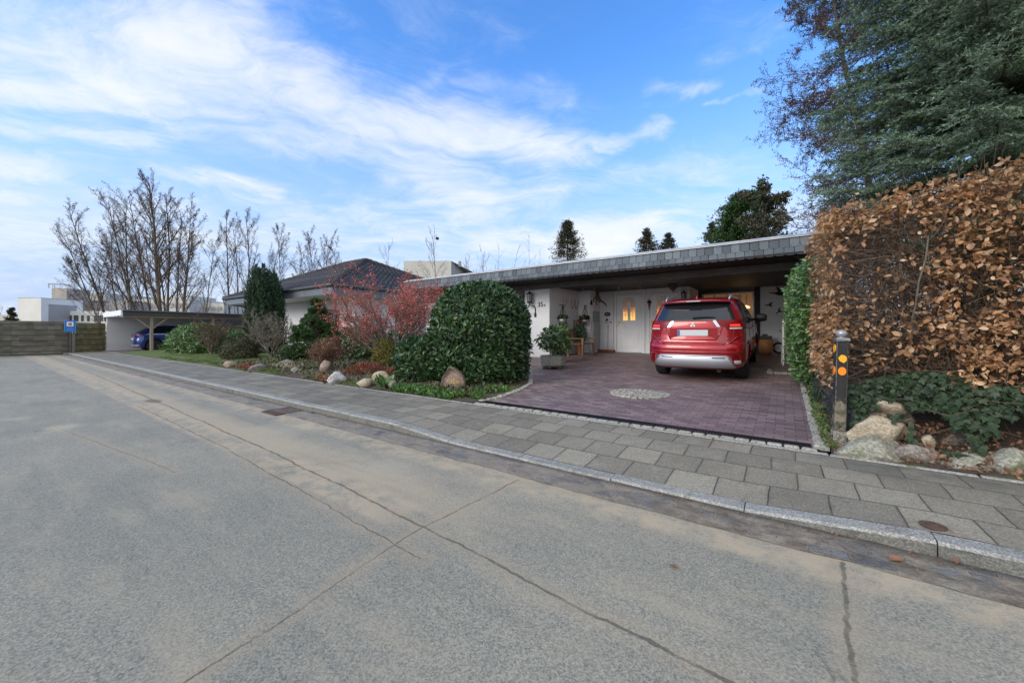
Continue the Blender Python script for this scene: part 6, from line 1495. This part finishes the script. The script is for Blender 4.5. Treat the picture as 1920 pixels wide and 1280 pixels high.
# cypress: layered lumps
x,y,d=ong(594,7.7); cy=thing('dwarf_cypress','irregular mid green dwarf cypress in rounded layered clumps beside the white wall','tree',(x,y,.22)); rs=R(15); parts=[]
sg=[(0,0,0,0,0,1.8,.06,.02)]
for k in range(95):
    t=rs.uniform(.06,1.); a=rs.uniform(0,6.28); rr_=(1-t)**.55*.98*rs.uniform(.45,1.); c=np.array([math.cos(a)*rr_,math.sin(a)*rr_,t*2.2+.08]); s0=rs.uniform(.16,.30)*(1-.3*t); n=210
    q=rnd(rs,n)*np.array([s0,s0,s0*.55])*(rs.uniform(.35,1,(n,1))**.5); parts.append(leafmesh(c+q,q+rnd(rs,n)*.08+[0,0,.03],rnd(rs,n),rs.uniform(.04,.085,n),T_QUAD,.55)); sg.append((0,0,c[2]*.7,c[0],c[1],c[2],.02,.008))
V,Fi=joinVF(parts); npmesh('foliage',V,Fi,MAT['cypress_leaf'],cy); V,Fi=frus(np.array(sg),5); npmesh('trunk',V,Fi,MAT['bark'],cy)
x,y,d=ong(505,10.2)
x,y=at(345,664,.2); bush('rhododendron_bush','large bright green rhododendron in front of the timber carport','shrub',x-.95,y+.9,.16,1.85,1.3,1.60,5600,'rhodo_leaf_bright',.15,seed=21,lump=.16,droop=.25,extra=(2.5,.6,1.1,.9,1.25,2400),stems=22)
x,y=at(432,674,.2); bush('evergreen_shrub','dull olive green low shrub right of the bright rhododendron','shrub',x,y+.35,.18,.78,.62,.92,5200,'olive_leaf',.055,T_QUAD,.5,seed=22,lump=.15,extra=(-.9,.1,.5,.5,.75,1500))
x,y,d=ong(684,8.7); bush('rhododendron_bush','dark green rhododendron mound behind the red flowering shrub','shrub',x,y,.25,.95,.8,1.30,3600,'rhodo_leaf',.12,seed=23,lump=.15,droop=.25,extra=(1.5,.35,.7,.6,1.1,1600))
x,y,d=ong(655,9.5); bush('rhododendron_bush','dark rhododendron squeezed between the dwarf cypress and white wall','shrub',x,y,.25,.8,.6,1.25,2200,'laurel_leaf',.11,seed=24,lump=.15,droop=.2)
x,y,d=ong(722,7.3); bush('golden_shrub','small yellow green thread-leafed conifer left of the laurel','shrub',x,y,.22,.40,.36,.88,3600,'yellow_leaf',.07,T_QUAD,.22,seed=25,lump=.12,out=.3)
x,y,d=ong(541,6.9); bush('small_shrub','small blue green shrub at the foot of the bare grey shrub','shrub',x,y,.2,.42,.36,.62,1500,'rhodo_leaf',.06,T_QUAD,.5,seed=26)
x,y,d=ong(790,9.5); bush('brown_hedge','low brown twiggy hedge before the bungalow window left of the laurel','shrub',x,y,.25,1.0,.4,1.05,3200,'brown_leaf',.05,T_QUAD,.5,seed=27,stems=30)
# brown twiggy spirea
def twigbush(name,label,px,Y,topy,wpx,seed,mat,n=60,leafn=0,leafmat=None,lsz=.04,z0=.2,rr_=.006,curl=.25,group=None,kids=5):
    x,d=onY(px,Y); rs=R(seed); H=zat(topy,d)-z0; rw=wpx*d/F/2; o=thing(name,label,'shrub',(x,Y,z0),0,group); sg=[];LP=[]
    for k in range(n):
        a=rs.uniform(0,6.28); f=rs.uniform(0,1)**.6; e=Vector((math.cos(a)*rw*f,math.sin(a)*rw*.8*f,H*(1.05-.45*f*f)*rs.uniform(.8,1.05))); p=Vector((rs.normal()*.05*rw,rs.normal()*.05*rw,-.04)); m1=p.lerp(e,.45)+Vector((-e.x*.15,-e.y*.15,H*.08)); pts=[p,m1,p.lerp(e,.75)+Vector(rnd(rs,1)[0])*.05,e]
        for i in range(3): sg.append((*pts[i],*pts[i+1],rr_*(1.6-.4*i),rr_*(1.2-.4*i)))
        for q in range(kids):
            t=rs.uniform(.3,1.); b=pts[1].lerp(e,t); g=b+(Vector(rnd(rs,1)[0])*.6+Vector((0,0,.7)))*H*rs.uniform(.08,.22); sg.append((*b,*g,rr_*.55,rr_*.35))
            for w_ in range(2): g2=b.lerp(g,rs.uniform(.3,.9)); g3=g2+(Vector(rnd(rs,1)[0])+Vector((0,0,.3)))*H*.09; sg.append((*g2,*g3,rr_*.4,rr_*.25)); LP.append(tuple(g3))
            LP.append(tuple(g))
    V,Fi=frus(np.array(sg),4); npmesh('branches',V,Fi,MAT[mat],o)
    if leafmat:
        LP=np.array(LP); LP=np.repeat(LP,max(1,leafn),0)+rs.normal(size=(len(LP)*max(1,leafn),3))*lsz; V,Fi=leafmesh(LP,rnd(rs,len(LP)),rnd(rs,len(LP)),rs.uniform(.5,1.2,len(LP))*lsz,T_QUAD); npmesh('leaves',V,Fi,MAT[leafmat],o)
    return o
twigbush('twiggy_shrub','rust brown bushy twiggy shrub in the middle of the garden bed',615,6.0,640,82,51,'twig_red',170,2,'brown_leaf',.025,rr_=.005)
PG=dict(n=(6,6,5,3),wig=(.10,.14,.18,.2),up=(.04,.05,.05,.02),tap=.4,lev=3,kids=(7,6,5),fan=.42,**{'from':(.15,.2,.15)},ang=(38,40,42),len=(.62,.50,.42),rr=(.6,.6,.6),rmin=.0075,sh=.45)
bare(512,.2,590,15.6,61,'bare pale grey branched shrub in front of the columnar yew',PG,mat='twig_grey',r=.035,name='bare_shrub',stems=7,H=1.45,tr='twig_grey',leafm_='pale_leaf',lsz=.02)
bare(395,.15,570,18.5,62,'bare spreading shrub with thin reddish twigs before the timber carport',PG,mat='twig_red',r=.035,name='bare_shrub',stems=6,H=1.7,tr='twig_grey')
# red flowering witch hazel
PW=dict(n=(7,7,5,3),wig=(.06,.10,.15,.2),up=(.015,.03,.04,.03),tap=.35,lev=3,kids=(7,6,4),fan=.64,**{'from':(.40,.15,.1)},ang=(30,34,40),len=(.62,.46,.42),rr=(.6,.55,.6),rmin=.0045,sh=.4)
bare(742,.22,560,11.6,74,'wide vase-shaped shrub covered in coral red blossom before the white wall',PW,mat='twig_grey',r=.026,name='flowering_shrub',leafm_='red_flower',lsz=.030,rep=1,stems=19,H=2.3,tr='twig_grey',kk=(6,3))
# heather, pale leaves, rosette, ground cover, grass
def mat_cover(name,label,cat,poly_fn,n,mat,sz,tmpl,wid,seed,h=.12,up=.6,kind='stuff'):
    rs=R(seed); P=[]
    while len(P)<n:
        q=poly_fn(rs)
        if q is not None: P.append(q)
    P=np.array(P); P[:,2]+=rs.uniform(0,1,n)*h; V,Fi=leafmesh(P,rnd(rs,n)*.8+[0,0,up],rnd(rs,n)+[0,0,.3],rs.uniform(.6,1.3,n)*sz,tmpl,wid); o=npmesh(name,V,Fi,MAT[mat])
    o['label']=label
    if kind: o['kind']=kind
    o['category']=cat
    return o
def blob(x0,y0,rx_,ry_,zz=.17,dome=.0):
    def f(rs):
        a=rs.uniform(0,6.28); r_=math.sqrt(rs.uniform(0,1))*(1+.18*math.sin(a*5)+.12*math.sin(a*11)); return (x0+math.cos(a)*r_*rx_,y0+math.sin(a)*r_*ry_,zz+dome*(1-min(1,r_)**2))
    return f
def gxy(px,py,z=.2): return at(px,py,z)
x,y=gxy(680,702); mat_cover('heather_cushion','low rust red heather cushion between the pale boulder and the laurel','heather',blob(x,y+.15,.85,.42,.16,.26),5200,'heath_leaf',.055,T_QUAD,.35,81,.06,.9,None)
x,y=gxy(737,708); mat_cover('heather_cushion','brownish red heather patch directly left of the laurel bush','heather',blob(x,y+.2,.7,.35,.16,.22),3200,'heath_leaf',.055,T_QUAD,.35,82,.06,.9,None)
x,y=gxy(455,692); mat_cover('heather_cushion','flat reddish heather patch between the two leftmost boulders','heather',blob(x,y+.25,.6,.22,.19,.08),1400,'heath_leaf',.06,T_QUAD,.35,83,.05,.9,None)
x,y=gxy(530,692); mat_cover('dead_leaves','pale dry leaves around the grey stones in the bed middle','dead leaves',blob(x,y,.8,.28,.18,.1),420,'pale_leaf',.10,T_BEECH,1.,84,.06,.4)
x,y=gxy(590,712); mat_cover('dead_leaves','dark brown dry leaves before the upright reddish boulder','dead leaves',blob(x,y+.28,.45,.15,.17,.03),220,'brown_leaf',.09,T_BEECH,1.,85,.04,.3)
mat_cover('ground_cover','bright green low ground cover along the pavement in front of the number stone','ground cover',blob(-5.55,5.03,1.10,.22,.13,.05),7500,'cover_leaf',.05,T_QUAD,.8,86,.07,.7)
mat_cover('ground_cover','bright green ground cover behind the curved sett edging of the driveway','ground cover',blob(-4.65,5.7,.3,.55,.17,.03),1500,'cover_leaf',.045,T_QUAD,.8,87,.05,.7)
def gr(rs):
    x=rs.uniform(-24,-7.2); y=4.88+rs.uniform(0,1)**1.6*(1.1 if x>-13 else 2.6)
    if mnoise.noise((x*.7,y*1.4,0))<-.05: return None
    return (x,y,gz(y)+.045+.07*mnoise.noise((x*.9,y*.9,0)))
mat_cover('grass','short patchy grass and moss at the edge of the garden bed','grass',gr,26000,'grass_leaf',.06,T_NEED,.16,88,.0,1.3)
def lt(rs):
    x=rs.uniform(-16,-4.3); y=rs.uniform(4.9,9.5)
    if x>LEx(y)-.12: return None
    return (x,y,gz(y)+.06+.07*mnoise.noise((x*.9,y*.9,0)))
mat_cover('leaf_litter','scattered brown leaf litter and low seedlings on the garden soil','leaf litter',lt,2600,'brown_leaf',.05,T_BEECH,1.,89,.02,.2)
mat_cover('seedlings','scattered small green weeds between the garden plants','weeds',lt,3000,'olive_leaf',.07,T_QUAD,.6,90,.06,.9)
# large-leafed rosette
x,y=gxy(722,723); o=thing('rosette_plant','limp plant with large pale green leaves beside the mottled stone','plant',(x,y,.16)); rs=R(9); n=22; az=rs.uniform(0,6.28,n)
V,Fi=leafmesh(rs.normal(size=(n,3))*[.07,.07,.02]+[0,0,.05],np.stack([np.cos(az),np.sin(az),rs.uniform(.1,1.1,n)],1),rnd(rs,n)*.4+[0,0,1],rs.uniform(.20,.32,n),T_BEECH,.9); npmesh('leaves',V,Fi,MAT['rhodo_leaf_bright'],o)
V,Fi=frus(np.array([(0,0,-.02,math.cos(a)*.08,math.sin(a)*.08,.1,.02,.012) for a in az[:8]]),5); npmesh('stalks',V,Fi,MAT['twig_red'],o)
# porch plants
bush('potted_rhododendron','small rhododendron growing in the octagonal stone planter','shrub',PLX-.02,PLY,gz(PLY)+.52,.42,.42,.58,420,'rhodo_leaf',.15,seed=30,shell=.8,lump=.15,droop=.45,stems=5,prof=[(0,.5),(.3,.9),(.6,1),(.85,.7),(1,.1)])
m=MB(); m.tube([(PLX,PLY,gz(PLY)+.33),(PLX+.02,PLY,gz(PLY)+.6)],[.03,.022],7); o=m.build('shrub_stem',MAT['twig_brown']); o.parent=bpy.data.objects['potted_rhododendron']; o.matrix_parent_inverse=o.parent.matrix_world.inverted(); o.location=o.location
bpy.context.view_layer.update(); o.matrix_parent_inverse=o.parent.matrix_world.inverted()
o=tag(MB().lathe([(.325,0),(.3,.012),(.01,.016)],(PLX,PLY,gz(PLY)+.315),8).build('planting_soil',MAT['soil']),None,None); pl_=[q for q in bpy.data.objects if q.name=='stone_planter'][0]; bpy.context.view_layer.update(); o.parent=pl_; o.matrix_parent_inverse=pl_.matrix_world.inverted()
def pot(label,px,Y,r,h,mat,plabel,topy,wpx,leaf,sz,seed,n=500,tm=T_LAUREL):
    x,d=onY(px,Y); z0=gz(Y); o=thing('plant_pot',label,'pot',(x,Y,z0)); m=MB(); m.lathe([(r*.7,0),(r,h*.9),(r*1.08,h*.92),(r*1.08,h),(r*.9,h),(r*.88,h*.9)],k=18); m.build('pot',MAT[mat],o)
    H=zat(topy,d)-z0-h*.9; bush('potted_shrub',plabel,'shrub',x,Y,z0+h*.9,wpx*d/F/2,wpx*d/F/2,H,n,leaf,sz,tm,seed=seed,shell=.8,lump=.2,stems=6,droop=.25)
pot('dark blue glazed pot between the stone planter and the porch wall',1046,10.4,.17,.34,'blue_glaze','pale green leaved shrub in the blue pot in front of the bench',612,46,'rhodo_leaf_bright',.12,91,650)
pot('terracotta coloured pot behind the bench by the porch wall',1088,12.6,.15,.5,'terracotta','dark green dense shrub in the pot next to the bench arm',606,26,'laurel_leaf',.06,92,1100)
pot('small dark pot at the base of the porch side wall',1055,12.0,.14,.35,'dark_plinth','loose green shrub against the porch side wall under the left hanging bowl',602,30,'rhodo_leaf',.07,93,700)
# ------------------------------------------------------------------ green hedge in the carport opening
rs=R(101); o=thing('ivy_hedge','upright green leafy hedge where the carport meets the beech hedge','hedge',(.50,10.2,.3))
n=9000; P=np.stack([rs.uniform(-.30,.35,n),rs.uniform(-1.6,1.7,n),rs.uniform(.12,2.35,n)],1); f=P[:,0]; side=rs.uniform(0,1,n); P[:,0]=np.where(side<.6,-.34+.05*rs.normal(size=n)+.06*np.sin(P[:,2]*5+P[:,1]*3),P[:,0]); P[:,1]=np.where((side>=.6)&(side<.85),-1.6+.05*rs.normal(size=n),P[:,1])
P[:,0]+=(P[:,2]>1.9)*(P[:,2]-1.9)*.35; low=P[:,2]<.8; P[low,0]+=.15*(.8-P[low,2])
V,Fi=leafmesh(P,rnd(rs,n)*.7+[-.5,-.3,-.3],rnd(rs,n)*.5+[-.6,-.5,.5],rs.uniform(.05,.10,n),T_LAUREL,1.25); npmesh('foliage',V,Fi,MAT['rhodo_leaf_bright'],o)
sg=[]
for k in range(240):
    b=Vector((rs.uniform(-.2,.3),rs.uniform(-1.6,1.6),rs.uniform(0,1.6))); e=b+Vector((rs.normal()*.15-.08,rs.normal()*.15,rs.uniform(.2,.7))); sg.append((*b,*e,.008,.004))
V,Fi=frus(np.array(sg),4); npmesh('stems',V,Fi,MAT['twig_brown'],o)
# ------------------------------------------------------------------ beech hedge
def HT(x): return 2.55+.20*np.clip((np.asarray(x)-.42)/1.1,0,1.5)
def HB(y): return 2.55+.24*np.clip(np.asarray(y)-5.4,0,2.2)
def beech():
    o=thing('beech_hedge','tall winter beech hedge with rusty curled leaves and tangled bare stems at the right','hedge',(0,0,0)); rs=R(111)
    sg=[];tips=[]
    # upright stems along the row
    st=[]
    for k in range(22): st.append((.75+rs.uniform(-.05,.1)+k*.155,5.95+rs.uniform(-.1,.1)))
    for k in range(18): st.append((.85+rs.uniform(-.08,.08),6.2+k*.27))
    P=dict(n=(9,6,4,3),wig=(.07,.16,.2,.25),up=(.04,.03,.02,.0),tap=.35,lev=3,kids=(20,6,4),**{'from':(.08,.1,.1)},ang=(72,45,48),len=(.21,.42,.5),rr=(.34,.5,.6),rmin=.0022,sh=.3)
    for (x,y) in st:
        for q in range(2 if x<1.9 and y<6.5 else 1):
            zb=.40; grow(sg,tips,Vector((x+rs.normal()*.04,y+rs.normal()*.04,zb)),Vector((rs.normal()*.10,rs.normal()*.10-.03,1)).normalized(),(2.15 if y<6.4 else 2.6)*rs.uniform(.85,1.05),rs.uniform(.011,.021),0,rs,P)
    S=np.array(sg)
    # clip to the trimmed box
    zt=np.where(S[:,4]>6.4,HB(S[:,4]),HT(S[:,3]))
    ok=(S[:,3]>.30)&(S[:,4]>5.28)&(S[:,5]<zt+.12)&((S[:,3]<1.35)|(S[:,4]<6.7)); S=S[ok]
    # horizontal sprays reaching the clipped front face
    ex=[]
    for k in range(2600):
        x=rs.uniform(.42,2.6); z=rs.uniform(.75,float(HT(x))); p=Vector((x,5.75+rs.uniform(-.2,.2),z)); e=Vector((x+rs.normal()*.13,5.36+abs(rs.normal())*.05,z+rs.normal()*.17)); mm_=p.lerp(e,.5)+Vector((rs.normal()*.05,0,rs.normal()*.04)); r_=rs.uniform(.0018,.0045)
        ex+= [(*p,*mm_,r_,r_*.8,2),(*mm_,*e,r_*.8,r_*.4,2)]
    for k in range(2600):
        y=rs.uniform(5.4,10.5); z=rs.uniform(.75,float(HB(y))); p=Vector((.70+rs.uniform(-.1,.2),y,z)); e=Vector((.40+abs(rs.normal())*.04,y+rs.normal()*.2,z+rs.normal()*.08)); mm_=p.lerp(e,.5)+Vector((0,rs.normal()*.05,rs.normal()*.04)); r_=rs.uniform(.0018,.0045)
        ex+= [(*p,*mm_,r_,r_*.8,2),(*mm_,*e,r_*.8,r_*.4,2)]
    # a few thick sideways runners near the foot
    for k in range(16):
        x=rs.uniform(.5,2.2); z=rs.uniform(.75,1.2); p=Vector((x,5.6+rs.uniform(-.1,.1),z)); q=p
        for i in range(5):
            q2=q+Vector((rs.uniform(.08,.16)*(1 if k%2 else -1),rs.normal()*.02,rs.normal()*.03)); ex.append((*q,*q2,.008-.001*i,.007-.001*i,2)); q=q2
    for k in range(420):
        x=rs.uniform(.45,3.6); p=Vector((x,rs.uniform(5.4,6.2),float(HT(x))-.12)); e=p+Vector((rs.normal()*.07,rs.normal()*.07,abs(rs.normal())*.16+.05)); ex.append((*p,*e,.0028,.0012,2))
    for k in range(1500):
        y=rs.uniform(6.0,10.6); hb=float(HB(y)); p=Vector((rs.uniform(.5,1.2),y,hb-rs.uniform(.15,.6))); e=p+Vector((rs.normal()*.12-.05,rs.normal()*.15,rs.uniform(.1,.5))); e.z=min(e.z,hb+abs(rs.normal())*.06); ex.append((*p,*e,.0035,.0015,2))
    S2=np.concatenate([S,np.array(ex)])
    if 'stem_grey' not in MAT: simple('stem_grey',(.17,.155,.12),.85,var=.4,scale=14.); simple('twig_hedge',(.17,.12,.088),.85,var=.35,scale=9.)
    a=S2[S2[:,8]<1]; b=S2[S2[:,8]>=1]; Va,Fa=frus(a[:,:8],6); Vb,Fb=frus(b[:,:8],3); V,Fi=joinVF([(Va,Fa),(Vb,Fb)])
    npmesh('branches',V,Fi,[MAT['stem_grey'],MAT['twig_hedge']],o,mi=np.concatenate([np.zeros(len(Fa),int),np.ones(len(Fb),int)]))
    # leaves : clustered, dense to the right, the top and the driveway corner
    L=[];N_=[]
    def dens(x,z):
        # x along front face .42..; z height
        u=(x-.42)/1.15; d_=.05
        d_+=.95*max(0,min(1,(u-.62)/.22))
        d_+=.75*max(0,min(1,(z-(2.30-.12*u))/.22))*(.35+.65*min(1,u/.35))
        d_+=.55*math.exp(-((z-1.28)/.16)**2)*(1 if u<.8 else .5)
        d_+=.75*max(0,1-u/.14)*(1 if (z<1.65 ) else .35)
        d_+=.22*math.exp(-((z-1.9)/.12)**2)*math.exp(-((u-.5)/.3)**2)
        d_*= .35+1.6*(mnoise.noise((x*4.5,z*4.5,1.))+.22)
        if z<1.0: d_*=max(0.,(z-.72)/.3)
        return d_
    while len(L)<6800:
        x=rs.uniform(.38,3.4); z=rs.uniform(.72,float(HT(x))+.08)
        if rs.uniform()<dens(x,z):
            b=np.array([x,5.36+abs(rs.normal())*.07,z]); k=rs.randint(2,5)
            for i in range(k): L.append(b+rs.normal(size=3)*[.035,.03,.03]); N_.append((0,-1,.3))
    n0=len(L)
    while len(L)<n0+5200:     # driveway face
        y=rs.uniform(5.3,10.9); z=rs.uniform(.72,float(HB(y))); dd=.25+.65*(z<1.7)+.35*(z>HB(y)-.25)
        if y>7.5 and z>1.8: dd*=.5
        if rs.uniform()<dd*(.5+mnoise.noise((y*3,z*3,4.))):
            b=np.array([.40+abs(rs.normal())*.05,y,z])
            for i in range(3): L.append(b+rs.normal(size=3)*.035); N_.append((-1,-.2,.3))
    n0=len(L)
    while len(L)<n0+2600:     # top
        x=rs.uniform(.45,3.5) if rs.uniform()<.8 else rs.uniform(1.,3.5); y=rs.uniform(5.35,6.5); L.append(np.array([x,y,float(HT(x))-.02+rs.normal()*.06])); N_.append((0,-.3,1))
    while len(L)<n0+2600+3200:
        x=rs.uniform(.6,3.5); z=rs.uniform(.9,2.6); L.append(np.array([x,rs.uniform(5.45,6.3),z])); N_.append((0,-.6,.5))
    L=np.array(L);N_=np.array(N_); n=len(L)
    # keep leaves within the photo's sizes
    D=rnd(rs,n)*.95+np.array([0,-.1,-.55])+N_*.25; NN=N_+rnd(rs,n)*1.1; sz_=rs.uniform(.034,.086,n); k=rs.uniform(0,1,n); T2=(T_BEECH[0]*np.array([.55,1.,2.4]),T_BEECH[1]);
    TC=T_BEECH[0].copy(); TC[:,0]*=.85; TC[:,2]+=-.9*(TC[:,1]-.4)**2; T3=(TC,T_BEECH[1])
    pp=[]
    for lo,hi,T_,wd in ((0,.38,T_BEECH,.95),(.38,.70,T2,1.),(.70,1.01,T3,1.)):
        q=(k>=lo)&(k<hi); pp.append(leafmesh(L[q],D[q],NN[q],sz_[q],T_,wd))
    V,Fi=joinVF(pp); npmesh('leaves',V,Fi,MAT['beech_leaf'],o)
beech()
# dark evergreen growing behind the hedge
bush('evergreen_shrub','dark evergreen shrub glimpsed through the beech hedge','shrub',2.45,7.6,.4,1.6,1.1,2.35,9000,'laurel_leaf',.10,seed=33,shell=.8)
# ivy
rs=R(121); n=5200; x=.55+rs.uniform(0,1,n)**1.1*2.6; z=rs.uniform(0,1,n); y=5.42-.38*(1-z)+rs.normal(size=n)*.05; zz=.16+z*.72+.06*np.sin(x*7)
zz=np.minimum(zz,.98-.10*(x-.5)); P=np.stack([x,y,zz],1)
k=(mn:=np.array([mnoise.noise((a*3.2,b*3.2,2.)) for a,b in zip(x,zz)]))>-.30; P=P[k]
def clear(P):
    out=[]
    for q in P:
        px_,py_,d_=proj(*q); ok=True
        for r_ in RR:
            if abs(px_-r_[0])<r_[2]*.47 and abs(py_-r_[1])<r_[3]*.52 and d_<r_[4]+.12: ok=False
        if px_<1590 and q[2]<.9: ok=False
        out.append(ok)
    return np.array(out)
P=P[clear(P)]; n=len(P)
o=thing('ivy','dark glossy ivy trailing over the stones below the beech hedge','ivy',(0,0,0)); V,Fi=leafmesh(P,rnd(rs,n)*.55+[0,-.35,-.8],rnd(rs,n)*.45+[0,-1,.45],rs.uniform(.036,.066,n),T_IVY,1.); LV_,LF_=V,Fi
sg=[]
for k in range(260):
    p=Vector(P[rs.randint(n)]); q=p+Vector((rs.normal()*.12,.03,rs.normal()*.08)); sg.append((*p,*q,.003,.002))
Va,Fa=frus(np.array(sg),4); Ta=np.concatenate([Fa[:,[0,1,2]],Fa[:,[0,2,3]]]); V,Fi=joinVF([(LV_,LF_),(Va,Ta)]); npmesh('leaves',V,Fi,[MAT['ivy_leaf'],MAT['twig_brown']],o,mi=np.concatenate([np.zeros(len(LF_),int),np.ones(len(Ta),int)]))
n=900; y=rs.uniform(5.15,9.5,n); P=np.stack([.47-.012*(y-5)+rs.normal(size=n)*.05-.04,y,np.interp(y,[5,9],[.2,.3])+rs.uniform(0,1,n)**1.3*np.where(y<6.4,.62,.35)],1); k=np.array([mnoise.noise((b*1.6,c*2.5,9.)) for a,b,c in P])>-.05; P=P[k];n=len(P)
o=thing('ivy','pale edged ivy climbing the low black boards along the driveway','ivy',(0,0,0)); V,Fi=leafmesh(P,rnd(rs,n)*.6+[-.3,-.3,-.7],rnd(rs,n)*.5+[-1,-.5,.4],rs.uniform(.035,.065,n),T_IVY,1.); LV_,LF_=V,Fi
sg=[]
for k in range(120):
    p=Vector(P[rs.randint(n)]); q=p+Vector((.01,rs.normal()*.12,rs.normal()*.1)); sg.append((*p,*q,.003,.002))
Va,Fa=frus(np.array(sg),4); Ta=np.concatenate([Fa[:,[0,1,2]],Fa[:,[0,2,3]]]); V,Fi=joinVF([(LV_,LF_),(Va,Ta)]); npmesh('leaves',V,Fi,[MAT['ivy_leaf'],MAT['twig_brown']],o,mi=np.concatenate([np.zeros(len(LF_),int),np.ones(len(Ta),int)]))
def rl(rs):
    x=rs.uniform(.36,3.2); y=rs.uniform(4.83,5.5); return (x,y,.14+max(0,(y-4.9))*.4)
mat_cover('leaf_litter','dry crumbs and fallen leaves along the foot of the stones','leaf litter',rl,1500,'brown_leaf',.045,T_BEECH,1.,131,.02,.1)
def rd_(rs):
    x=rs.uniform(.31,.42); y=rs.uniform(4.9,10); return (x,y,gz(y)+.03)
mat_cover('weeds','small weeds growing behind the sett row at the driveway edge','weeds',rd_,1100,'grass_leaf',.045,T_QUAD,.5,132,.03,.9)
def gt(rs):
    x=rs.uniform(-6,1.6)*(1 if rs.uniform()<.5 else .4); y=rs.choice([rs.uniform(2.9,3.21),rs.uniform(3.12,3.21),rs.uniform(4.6,4.75)]); return (x,y,.012 if y<3.3 else .122)
mat_cover('leaf_litter','tiny leaf crumbs and grit caught in the gutter and at the back of the pavement','leaf litter',gt,520,'brown_leaf',.014,T_BEECH,1.2,140,.004,.05)
# a few single fallen leaves on the road
rs=R(55)
for lb,px,py,z,s_ in (('small curled brown leaf lying alone on the near road slab',1272,1068,.012,.05),('broken dry leaf in the gutter near the right edge',1668,1055,.015,.09),('little twig scrap in the gutter right of the broken leaf',1795,1062,.015,.05),('dark crumb in the gutter by the lowered kerb',845,802,.01,.04)):
    x,y=at(px,py,.0); V,Fi=leafmesh(np.array([[0,0,0.]]),rnd(rs,1)*[1,1,.1],[[0,0,1]],[s_],T_BEECH); o=npmesh('fallen_leaf',V,Fi,MAT['brown_leaf']); o.location=(x,y,z); tag(o,lb,'leaf')
